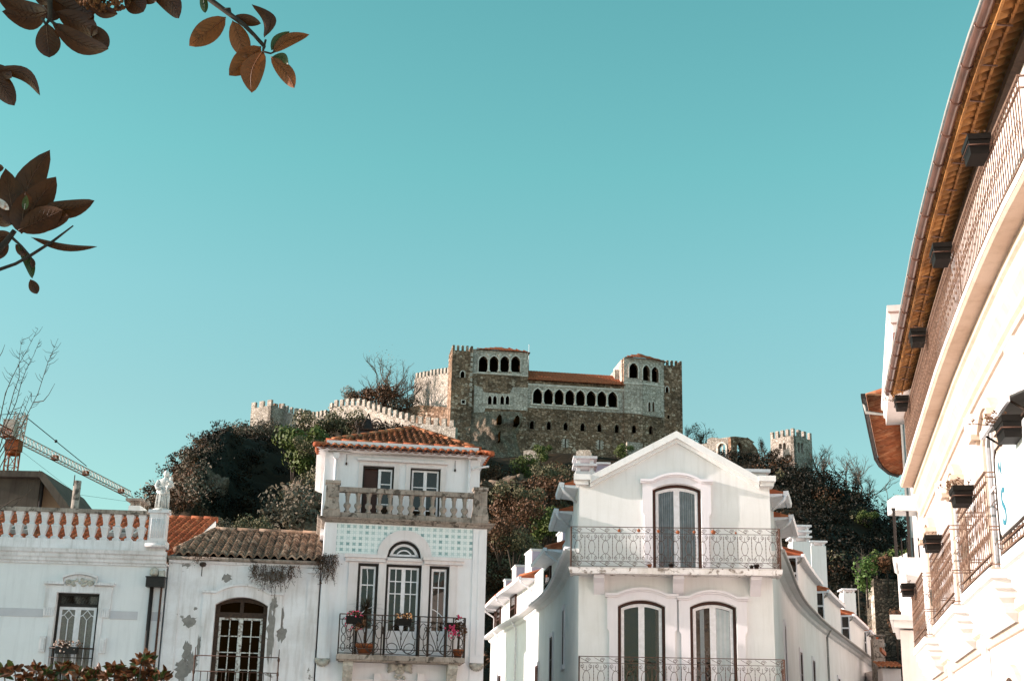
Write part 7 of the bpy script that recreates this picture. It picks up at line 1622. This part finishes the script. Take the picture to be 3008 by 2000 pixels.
# the wood on the slopes that reads as one dark mass
r = random.Random(77); W = {"leafdark": M(), "leafrust": M(), "leafolive": M(), "leaftan": M(), "leafshade": M()}
cnt = 0; tries = 0
while cnt < 1500 and tries < 40000:
    tries += 1
    if cnt % 3 == 0:
        Y = r.uniform(112, 284); f = r.uniform(-.285, .33); X = f * Y
    else:                                                     # steep faces have little plan area: spread these over the slope itself
        v = ray(r.uniform(380, 2700), r.uniform(1230, 1760)); Y = None
        for q in range(104, 300, 3):
            k = q / v.y
            if hz(v.x * k, q) > CH + v.z * k: Y = q + .5; break
        if Y is None: continue
        X = v.x / v.y * Y; f = X / Y
    z = hz(X, Y)
    if z < 3: continue
    pq = proj((X, Y, z + 1.5))
    if not (330 < pq[0] < 2760): continue
    if 1325 < pq[0] < 2010 and Y > 250: continue
    if Y > 283: continue
    s = r.uniform(.6, 1.25)
    if pq[0] < 1330 and pq[1] < 1330: s *= .7
    if pq[0] > 2010 and Y > 262: s *= .7
    mid = 1400 < pq[0] < 1720; mr = 860 < pq[0] < 960 and pq[1] > 1400
    if 600 < pq[0] < 870 and 1310 < pq[1] < 1520 and r.random() < .72: continue
    lf = pq[0] < 640 or (pq[0] < 860 and pq[1] > 1500); k = r.random()
    mt_ = ("leaftan" if k < .30 else "leafrust" if k < .6 else "leafdark") if lf else "leafrust" if (mid and k < .55) or (mr and k < .3) or k < .05 else ("leafolive" if (mid and k < .75) or (mr and k < .6) or k < .08 else "leafdark")
    if 600 < pq[0] < 870 and pq[1] < 1520: mt_ = "leafshade" if r.random() < .7 else "leafdark"
    if pq[0] > 1990: mt_ = "leafshade" if mt_ == "leafdark" or r.random() < .6 else mt_  # right slope's shade goes in as darker leaves
    leaves(W[mt_], (X, Y, z + .9 * s), (2.4 * s, 2.4 * s, 1.9 * s), 230, .20 * s ** .5, r); cnt += 1
for k, nm in (("leafdark", "hillside_wood"), ("leafrust", "hillside_scrub"), ("leafolive", "hillside_thicket"), ("leaftan", "dry_scrub"), ("leafshade", "shaded_wood")):
    W[k].build(nm, MT[k], recalc=False, label={"leafdark": "dark tangled wood covering the castle hill slopes", "leafrust": "rust-brown scrub scattered over the castle hill", "leafolive": "greyish olive thicket scattered over the castle hill", "leaftan": "tan dry scrub on the left edge of the castle hill", "leafshade": "near-black evergreen wood on the shaded right slope of the castle hill"}[k], cat="vegetation", kind="stuff")
# rocks
r = random.Random(8)
for i, (px, py, Y, s, lab) in enumerate(((590, 1400, 205, 2.2, "large rounded rock outcrop above the marble statue"), (530, 1410, 205, 1.8, "smaller pale rock edge on the left skyline above the statue"), (505, 1445, 195, 1.3, "craggy pale rock just right of the statue's head, lower on the skyline"), (565, 1450, 195, 1.5, "dull brown crag right of the statue, below the rounded outcrop"), (640, 1420, 200, 1.6, "brown crag at the middle of the dark left cliff"), (930, 1390, 200, 1.5, "pale rock beside the large dark green bush"), (880, 1440, 190, 1.9, "jagged pale rock on the cliff under the large dark green bush"), (905, 1545, 150, 1.3, "pale rock low down beside the tiled house"), (1500, 1412, 190, 2.2, "long pale rock ledge left of the gable"), (1440, 1425, 190, 1.6, "rock ledge end beside the terrace pedestal"))):
    p = at(px, py, Y); t = thing("rock_outcrop", lab, "rock", (p.x, p.y, p.z - s), r.uniform(0, 6)); m = M(); m.blob((0, 0, s * .6), s * (2.2 if i > 7 else 1.0), s, s * (.5 if i > 7 else 1.0), 30, 22, .05, r); sd_ = i * 9.7
    m.v = [tuple(Vector(q) * (1 + .38 * mn.noise(Vector(q) * (1.1 / s) + Vector((sd_, 0, 0))) + .22 * mn.noise(Vector(q) * (3.2 / s) + Vector((0, sd_, 0))) + .10 * mn.noise(Vector(q) * (9 / s)))) for q in m.v]; m.sm = [False] * len(m.sm); m.build("stone", MT["rock"], t)
# bare trees
def bare(label, px, py, Y, h, spread, seed, r0=.14, n0=5, depth=4, leafy=None):
    p = at(px, py, Y); t = thing("bare_tree", label, "tree", p); r = random.Random(seed); m = M(); bare_branches(m, (0, 0, 0), h, spread, r, r0, depth, n0); m.build("branches", MT["barkgrey"], t)
    M().tube([(0, 0, -3), (0, 0, .3)], [r0 * 1.8, r0 * 1.4], 7).build("trunk", MT["barkgrey"], t)
    if leafy: m = M(); leaves(m, (0, 0, h * .55), (h * .38, h * .38, h * .42), leafy, .13, r); m.build("crown", MT["leaftan"], t)
bare("tall bare tree with a few brown leaves behind the left battlements", 1125, 1195, 297, 15, .42, 1, .30, 6, 5, 300)
bare("thin bare tree beside the tall sunlit castle wall", 1195, 1195, 300, 9.5, .36, 2, .17, 5, 5)
bare("leafy tan-topped tree right of the palace's right tower", 2060, 1325, 292, 7.0, .5, 3, .20, 6, 4, 900)
bare("slim bare sapling against the palace's right tower", 2015, 1310, 290, 6.0, .25, 4, .12, 3, 4)
bare("bare tree just right of the bell tower", 2420, 1425, 276, 9.0, .36, 5, .22, 5, 5)
bare("broad bare tree on the right skyline between the bell tower and the cream house", 2515, 1500, 268, 13.0, .50, 6, .26, 6, 5)
bare("dark twiggy tree on the right skyline beside the metal screen", 2625, 1600, 230, 11, .55, 7, .26, 7, 5, 900)
bare("low pale bare shrub on top of the ivy-clad stone wall", 2520, 1700, 92, 2.4, .5, 8, .03, 5, 4)

# ------------------------------------------------------------------ stone retaining wall with ivy
a, b = at(2548, 1735, 86), at(2705, 1690, 86)
t = thing("retaining_wall", "dark stone retaining wall with a pale lit end between the lane and the cream house", "wall", (a.x, 86, 0))
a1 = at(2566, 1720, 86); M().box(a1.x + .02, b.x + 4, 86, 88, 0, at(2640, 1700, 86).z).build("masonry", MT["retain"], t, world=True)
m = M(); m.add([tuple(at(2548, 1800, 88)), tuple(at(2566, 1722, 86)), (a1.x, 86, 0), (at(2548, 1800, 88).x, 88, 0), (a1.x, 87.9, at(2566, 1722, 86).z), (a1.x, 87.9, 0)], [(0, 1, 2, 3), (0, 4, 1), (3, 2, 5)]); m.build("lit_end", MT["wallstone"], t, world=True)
def ivy(label, px, py, Y, rad, n, mat, seed, sz=.10):
    p = at(px, py, Y); t = thing("ivy_bush", label, "ivy", p); r = random.Random(seed); m = M(); leaves(m, (0, 0, 0), rad, n, sz, r); m.build("foliage", MT[mat], t); M().tube([(0, 0, -2), (0, 0, .3)], .06, 5).build("stem", MT["bark"], t)
ivy("bright green ivy hanging over the stone retaining wall", 2545, 1690, 85.3, (.85, .5, 1.5), 700, "leafbright", 1)
ivy("darker green bush on the wall top next to the side balcony", 2640, 1640, 86, (.9, .7, .9), 500, "leafgreen", 2)
ivy("rust-red bush on the wall top between the green ones", 2605, 1655, 85.6, (.7, .6, .6), 420, "leafrust", 3)
ivy("mixed green bush behind the bright ivy", 2575, 1655, 86.4, (1.0, .7, .8), 500, "leafolive", 4)
ivy("orange-brown bush in the gap below the stone retaining wall", 2632, 1835, 80, (.5, .4, .9), 300, "leafrust", 5)

# ================================================================== tower crane
YC = 150
cp = lambda x, y, Y=YC: at(*Z2(x, y), Y)
mb = cp(125, 1300); mx_ = mb.x; jz = cp(150, 1210).z
t = thing("tower_crane", "orange and white tower crane beyond the roofs at the far left", "crane", (mx_, YC, 0))
hw = abs(cp(60, 1450).x - cp(180, 1450).x) / 2 * .8
def lattice(m, p0, p1, a, b, n, r1, r2):
    """square or triangular truss: a and b are the half-width vectors"""
    d = (p1 - p0); cs = [a + b, a - b, -a - b, -a + b]
    for c in cs: m.tube([p0 + c, p1 + c], r1, 4, False)
    for i in range(n):
        q0, q1 = p0 + d * (i / n), p0 + d * ((i + 1) / n)
        for j in range(4):
            c0, c1 = cs[j], cs[(j + 1) % 4]; m.tube([q0 + (c0 if i % 2 else c1), q1 + (c1 if i % 2 else c0)], r2, 3, False); m.tube([q0 + c0, q0 + c1], r2, 3, False)
    return m
V = Vector
m = M(); lattice(m, V((mx_, YC, 0)), V((mx_, YC, jz - 1.4)), V((hw, 0, 0)), V((0, hw, 0)), 18, .10, .045); m.build("mast", MT["craneO"], t, world=True)
m = M(); m.box(mx_ - hw * 1.3, mx_ + hw * 1.3, YC - hw * 1.3, YC + hw * 1.3, jz - 1.5, jz - .3); m.lathe([(hw * 1.2, -2.0), (hw * 1.3, -1.5)], (mx_, YC, jz), 12); m.build("slewing_unit", MT["craneO"], t, world=True)
apex = cp(225, 985); ap_ = V((mx_ + .4, YC, apex.z))
m = M(); lattice(m, V((mx_ + .2, YC, jz - .3)), ap_, V((.55, 0, 0)), V((0, .55, 0)), 6, .08, .05); m.build("tower_head", MT["craneW"], t, world=True)
tipz = jz + .2; tip = atz(*Z3(925, 246), tipz)
jd = V((tip.x - mx_, tip.y - YC, 0)); n = jd.normalized(); sd = V((-n.y, n.x, 0))
j0 = V((mx_ + n.x * 1.2, YC + n.y * 1.2, jz))
m = M(); p1 = V((tip.x, tip.y, jz)); m.tube([j0 + V((0, 0, .75)), p1 + V((0, 0, .65))], .065, 5, False)
for s_ in (-.4, .4): m.tube([j0 + sd * s_ - V((0, 0, .2)), p1 + sd * s_ - V((0, 0, .2))], .065, 5, False)
k = 34
for i in range(k):
    a, b, c = j0 + (p1 - j0) * (i / k), j0 + (p1 - j0) * ((i + .5) / k), j0 + (p1 - j0) * ((i + 1) / k)
    for s_ in (-.4, .4): m.tube([a + sd * s_ - V((0, 0, .2)), b + V((0, 0, .7)), c + sd * s_ - V((0, 0, .2))], .028, 3, False, False)
    m.tube([a + sd * .4 - V((0, 0, .2)), a - sd * .4 - V((0, 0, .2))], .04, 3, False)
m.build("jib", MT["craneW"], t, world=True)
m = M(); q = V((mx_, YC, jz)) - n * 13; lattice(m, V((mx_, YC, jz)) - n * 1.0, q, sd * .6, V((0, 0, .35)), 10, .09, .04); m.build("counter_jib", MT["craneO"], t, world=True)
m = M(); c = V((mx_, YC, jz)) - n * 11; m.box(c.x - 1, c.x + 1, c.y - .8, c.y + .8, jz - 1.8, jz + .2); m.build("counterweight", MT["weather"], t, world=True)
m = M(); m.box(mx_ - hw - .2, mx_ - hw + 1.1, YC - hw - 1.4, YC - hw - .1, jz - .2, jz + 1.7); m.build("cab", MT["craneW"], t, world=True)
m = M(); e = j0 + (p1 - j0) * .55; m.tube([ap_, e + V((0, 0, .95))], .05, 4, False); m.tube([ap_, V((mx_, YC, jz)) - n * 10], .05, 4, False); mid = ap_.lerp(e + V((0, 0, .95)), .5); m.blob(tuple(mid), .2, .2, .2, 6, 5)
m.tube([j0 - V((0, 0, 1)), j0.lerp(p1, .5) - V((0, 0, 3)), p1 - V((0, 0, .8))], .02, 3, False); m.build("tie_cable", MT["cable"], t, world=True)
for f in (.28, .55, .9): m = M(); c = j0 + (p1 - j0) * f; m.box(c.x - .35, c.x + .35, c.y - .35, c.y + .35, c.z - .25, c.z + .3); m.build("jib_joint", MT["craneO"], t, world=True)

# ================================================================== street trees in front
YB = 25
t = thing("bare_street_tree", "leafless young tree whose upright twigs cross the crane at the left edge", "tree", (at(-260, 1900, YB).x, YB, 0))
trunk = at(-200, 1800, YB); m = M(); m.tube([(trunk.x - .3, YB, 0), (trunk.x - .2, YB, 2.5), tuple(trunk)], [.16, .13, .10], 8); m.build("trunk", MT["bark"], t, world=True)
BR = [[(-60, 1900), (0, 1480), (100, 1290), (240, 1020), (350, 800), (440, 520), (470, 450), (535, 295)], [(460, 455), (500, 430), (545, 412)], [(-80, 1800), (0, 1390), (140, 1170), (230, 940), (290, 790)],
      [(-90, 1700), (0, 1290), (60, 1090), (150, 880), (200, 690), (250, 560), (310, 450), (370, 300)], [(-90, 1650), (0, 1170), (70, 1000), (130, 780), (178, 650), (175, 540), (180, 440), (205, 285)], [(-80, 1500), (0, 1040), (50, 800), (110, 660), (180, 520), (250, 400), (350, 205)],
      [(310, 885), (400, 870), (450, 810), (505, 710)], [(-10, 470), (20, 420), (45, 350)], [(-100, 900), (-60, 640), (-10, 470)], [(0, 1340), (110, 1150), (190, 950), (235, 830)], [(130, 950), (190, 930), (235, 880)], [(290, 800), (285, 860), (300, 890)], [(-60, 1900), (120, 1780), (230, 1745), (300, 1665)], [(-40, 1830), (120, 1840), (200, 1770)]]
m = M(); r = random.Random(6)
for b in BR:
    P = [at(*Z2(*q), YB + .25 * math.sin(i + b[0][0])) for i, q in enumerate(b)]; n = len(P)
    m.tube(P, [.0115 - .0088 * i / (n - 1) for i in range(n)] if n > 3 else [.008, .006, .003][:n], 5)
    if n > 4:
        for a, c in zip(P[1:], P[2:]):
            for q in range(5):
                f = r.random(); p = a.lerp(c, f); d = V((r.choice((-1, 1)) * r.uniform(.4, 1), r.gauss(0, .5), r.uniform(.1, .9))).normalized(); L = r.choice((.06, .08, .12, .22)); m.tube([p, p + d * L * .6, p + d * L + V((0, 0, L * .25))], [.0055, .004, .0025], 4)
for b in [q for q in BR if q[0][0] < -50]: m.tube([trunk, at(*Z2(*b[0]), YB)], [.05, .022], 5)
m.build("branches", MT["bark"], t, world=True)

def leaf(m, base, tip, width, curl=.12, fold=.25, twist=0.0, depth=(0, 0), Y=7.0, shape=1.0, bend=0.0):
    """one broad leaf from base to tip, both given where they hang"""
    a, b = at(*base, Y + depth[0]), at(*tip, Y + depth[1]); ax = b - a; L = ax.length; ax.normalize()
    view = (a - V((0, 0, CH))).normalized(); s = ax.cross(view).normalized(); up = s.cross(ax).normalized()
    s = (s * math.cos(twist) + up * math.sin(twist)).normalized(); up = s.cross(ax).normalized(); W_ = width * 1.18 / FPX * Y / 2; n = 10; vs = []
    for i in range(n + 1):
        f = i / n; wd = W_ * (math.sin(math.pi * f ** (.92 * shape)) ** .72) if 0 < f < 1 else 0.0004
        c = a + ax * L * f + up * (curl * L * math.sin(math.pi * f)) + s * (bend * L * math.sin(math.pi * f))
        for q in (-1, -.5, 0, .5, 1): vs.append(c + s * wd * q + up * (abs(q) * wd * fold))
    m.add(vs, [(i * 5 + q, i * 5 + q + 1, i * 5 + 5 + q + 1, i * 5 + 5 + q) for i in range(n) for q in range(4)], True)
    rb_ = [Vector(vs[i * 5 + 2]) - up * .0012 for i in range(n + 1)]; m.tube(rb_, [W_ * .07 * (1 - .8 * i / n) + .0003 for i in range(n + 1)], 4)
    for i in range(2, n - 1):
        for q in (0, 4): e = Vector(vs[min(i + 2, n) * 5 + q]); c0 = Vector(vs[i * 5 + 2]); m.tube([c0 - up * .001, c0.lerp(e, .75) - up * .001], [W_ * .025, .0002], 3, False, False)
t = thing("magnolia_tree", "magnolia with broad brown-backed leaves hanging into the top left corner", "tree", (-4.6, 7, 0))
m = M(); m.tube([(-4.6, 7, 0), (-4.5, 7, 2.5), (-4.3, 7, 5), (-4.0, 7, 7.5)], [.20, .17, .13, .08], 10); m.build("trunk", MT["barkgrey"], t, world=True)
z1 = lambda x, y: Z1(x, y)
Q = lambda x, y, Y=7.0: at(*z1(x, y), Y)
m = M()
m.tube([(-4.1, 7, 6.5), Q(600, -700), Q(900, -250), Q(1075, 0), Q(1170, 70), Q(1250, 130), Q(1300, 180), Q(1352, 238)], [.05, .035, .024, .017, .015, .013, .012, .012], 8)
m.tube([Q(1150, 55), Q(1172, 50), Q(1178, 75)], [.016, .014, .01], 6); m.tube([Q(1352, 238), Q(1345, 265), Q(1385, 275), Q(1410, 265)], [.011, .008, .006, .005], 6); m.tube([Q(1352, 238), Q(1360, 205)], .007, 5)
m.tube([(-4.2, 7, 5.8), Q(-100, -350), Q(180, -120), Q(255, 0), Q(255, 100), Q(235, 125), Q(215, 95)], [.05, .03, .022, .016, .013, .010, .008], 8); m.tube([Q(255, 105), Q(290, 128)], .008, 6)
m.tube([(-4.4, 7, 4.0), Q(-250, 1500), Q(-60, 1330), Q(30, 1240), Q(75, 1180)], [.06, .03, .024, .018, .014], 8); m.tube([Q(-200, 1420), Q(0, 1378), Q(80, 1350), Q(160, 1305), Q(270, 1235), Q(375, 1155)], [.014, .010, .009, .009, .008, .004], 6)
m.tube([Q(60, 1215), Q(110, 1260), Q(150, 1305), Q(172, 1340)], [.009, .007, .006, .004], 6); m.tube([(-4.3, 7, 5.2), Q(-250, 300), Q(-30, 390)], [.04, .025, .012], 7)
m.build("branch", MT["bark"], t, world=True)
LV = {}
def lf_(mat, bx, by, tx, ty, w_, **k):
    key = (mat, 0 if bx > 950 else 1 if bx > 600 else 2 if by < 250 else 3 if by < 600 else 4)
    leaf(LV.setdefault(key, M()), z1(bx, by), z1(tx, ty), w_ / 1.742, **k)
for a in ((1155, 90, 968, 236, 112, dict(curl=.10)), (1190, 108, 1262, 300, 96, dict(curl=.05, depth=(0, .02))), (1335, 240, 1172, 388, 112, dict(curl=.08, depth=(0, .04), fold=.15)), (1347, 262, 1288, 476, 112, dict(curl=.04, bend=-.12, depth=(0, .03))), (1386, 292, 1506, 452, 76, dict(curl=.10, bend=.06)), (1395, 268, 1583, 178, 62, dict(curl=.12, bend=.10))): lf_("magnolia", *a[:5], **a[5])
for a in ((1195, 86, 1335, 122, 56, dict(curl=.05)), (1352, 192, 1288, 24, 66, dict(curl=.1, bend=-.28)), (640, -40, 735, 62, 110, dict(curl=.1)), (760, -60, 916, 96, 100, dict(curl=.12, bend=.12)), (690, -60, 800, 10, 80, {}),
          (245, 60, -20, -20, 110, dict(bend=.12)), (240, 70, 10, 60, 120, dict(curl=.1, bend=.10, depth=(0, .05))), (238, 118, 252, 296, 118, dict(curl=.1)), (265, 118, 556, 252, 100, dict(curl=.1, bend=-.10)), (290, 60, 500, 170, 120, dict(depth=(.05, .02))), (260, -10, 480, 120, 150, dict(depth=(.08, .06))), (270, 110, 260, -20, 90, dict(depth=(.1, .1))), (350, -40, 470, 90, 140, dict(depth=(.1, .04))), (440, -10, 602, 74, 70, dict(bend=-.1)), (170, -30, 255, 18, 60, {}), (470, 130, 552, 250, 80, dict(depth=(.02, .06))),
          (-60, 360, 205, 490, 66, dict(bend=.2)), (-60, 330, 74, 542, 100, dict(curl=.06)), (-40, 330, 60, 400, 60, {}),
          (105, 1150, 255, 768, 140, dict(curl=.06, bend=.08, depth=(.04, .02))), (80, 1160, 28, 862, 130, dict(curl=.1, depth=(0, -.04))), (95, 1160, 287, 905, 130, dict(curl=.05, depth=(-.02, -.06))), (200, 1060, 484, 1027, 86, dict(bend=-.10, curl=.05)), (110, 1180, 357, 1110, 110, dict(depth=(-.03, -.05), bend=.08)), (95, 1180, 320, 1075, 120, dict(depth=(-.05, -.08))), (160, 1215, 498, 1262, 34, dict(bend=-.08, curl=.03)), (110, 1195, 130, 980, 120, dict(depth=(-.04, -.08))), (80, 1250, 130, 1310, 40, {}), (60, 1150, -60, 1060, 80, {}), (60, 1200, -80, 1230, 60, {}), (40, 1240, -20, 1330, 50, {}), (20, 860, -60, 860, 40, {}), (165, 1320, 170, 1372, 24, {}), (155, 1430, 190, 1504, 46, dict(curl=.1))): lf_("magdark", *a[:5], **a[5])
for a in ((1388, 258, 1482, 162, 46, dict(bend=.1)), (1392, 292, 1476, 330, 46, dict(bend=.2)), (1035, -40, 1050, 68, 40, {}), (92, 1255, 165, 1425, 46, dict(bend=.08)), (125, 1075, 135, 1000, 30, dict(depth=(-.12, -.14)))): lf_("maggreen", *a[:5], **a[5])
for k, mm in LV.items(): mm.build("leaf_cluster", MT[k[0]], t, world=True, recalc=False)
m = M(); r = random.Random(3); c = Q(530, -12)
for i in range(260):
    a = r.uniform(0, 6.283); b = r.uniform(-1, 1); p = c + V((math.cos(a) * math.sqrt(1 - b * b) * .16, math.sin(a) * math.sqrt(1 - b * b) * .09, b * .075)); m.blob(tuple(p), .012, .012, .012, 5, 4)
m.build("seed_cone", MT["cone"], t, world=True)
m = M(); leaf(m, z1(-30, 1010), z1(46, 1074), 20, Y=6.95); m.build("white_bud", MT["whiteflower"], t, world=True)

YS = 17
t = thing("magnolia_shrub", "glossy brown-leaved magnolia top along the bottom left edge", "tree", (at(200, 2000, YS).x, YS, 0))
m = M(); b = at(200, 2000, YS); m.tube([(b.x, YS, 0), (b.x, YS, b.z - .6)], [.10, .06], 8); m.build("trunk", MT["bark"], t, world=True)
m = M(); lm = {}; r = random.Random(15)
for (x, y, n) in ((30, 1490, 11), (105, 1470, 12), (180, 1520, 10), (255, 1470, 12), (330, 1500, 12), (430, 1480, 10), (480, 1460, 15), (560, 1500, 14), (620, 1530, 10), (690, 1505, 14), (770, 1520, 10), (810, 1470, 12), (900, 1480, 15), (960, 1500, 12), (1000, 1420, 13), (1030, 1390, 10), (1050, 1500, 10), (1130, 1500, 8), (1160, 1520, 9), (150, 1560, 10), (400, 1560, 10), (640, 1580, 10), (860, 1560, 12), (1080, 1570, 9), (300, 1570, 10), (520, 1570, 10), (740, 1580, 9), (980, 1580, 10)):
    px, py = Z3(x, y); Y = YS + r.uniform(-.35, .35); c0 = at(px, py + 10, Y); m.tube([(b.x + r.uniform(-.3, .3), YS, b.z - .6), at(px + r.uniform(-15, 15), py + 90, Y), c0], [.022, .014, .008], 5)
    for i in range(n * 2):
        a = r.uniform(0, 6.283); L = r.uniform(20, 46); dx, dy = math.cos(a) * L, -abs(math.sin(a)) * L * .9 + r.uniform(-2, 24)
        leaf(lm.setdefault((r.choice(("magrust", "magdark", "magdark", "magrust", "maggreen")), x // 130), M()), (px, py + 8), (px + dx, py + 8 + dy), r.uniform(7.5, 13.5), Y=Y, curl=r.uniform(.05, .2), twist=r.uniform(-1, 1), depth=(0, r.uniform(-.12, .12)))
m.build("branches", MT["bark"], t, world=True)
for k, mm in lm.items(): mm.build("leaf_cluster", MT[k[0]], t, world=True, recalc=False)
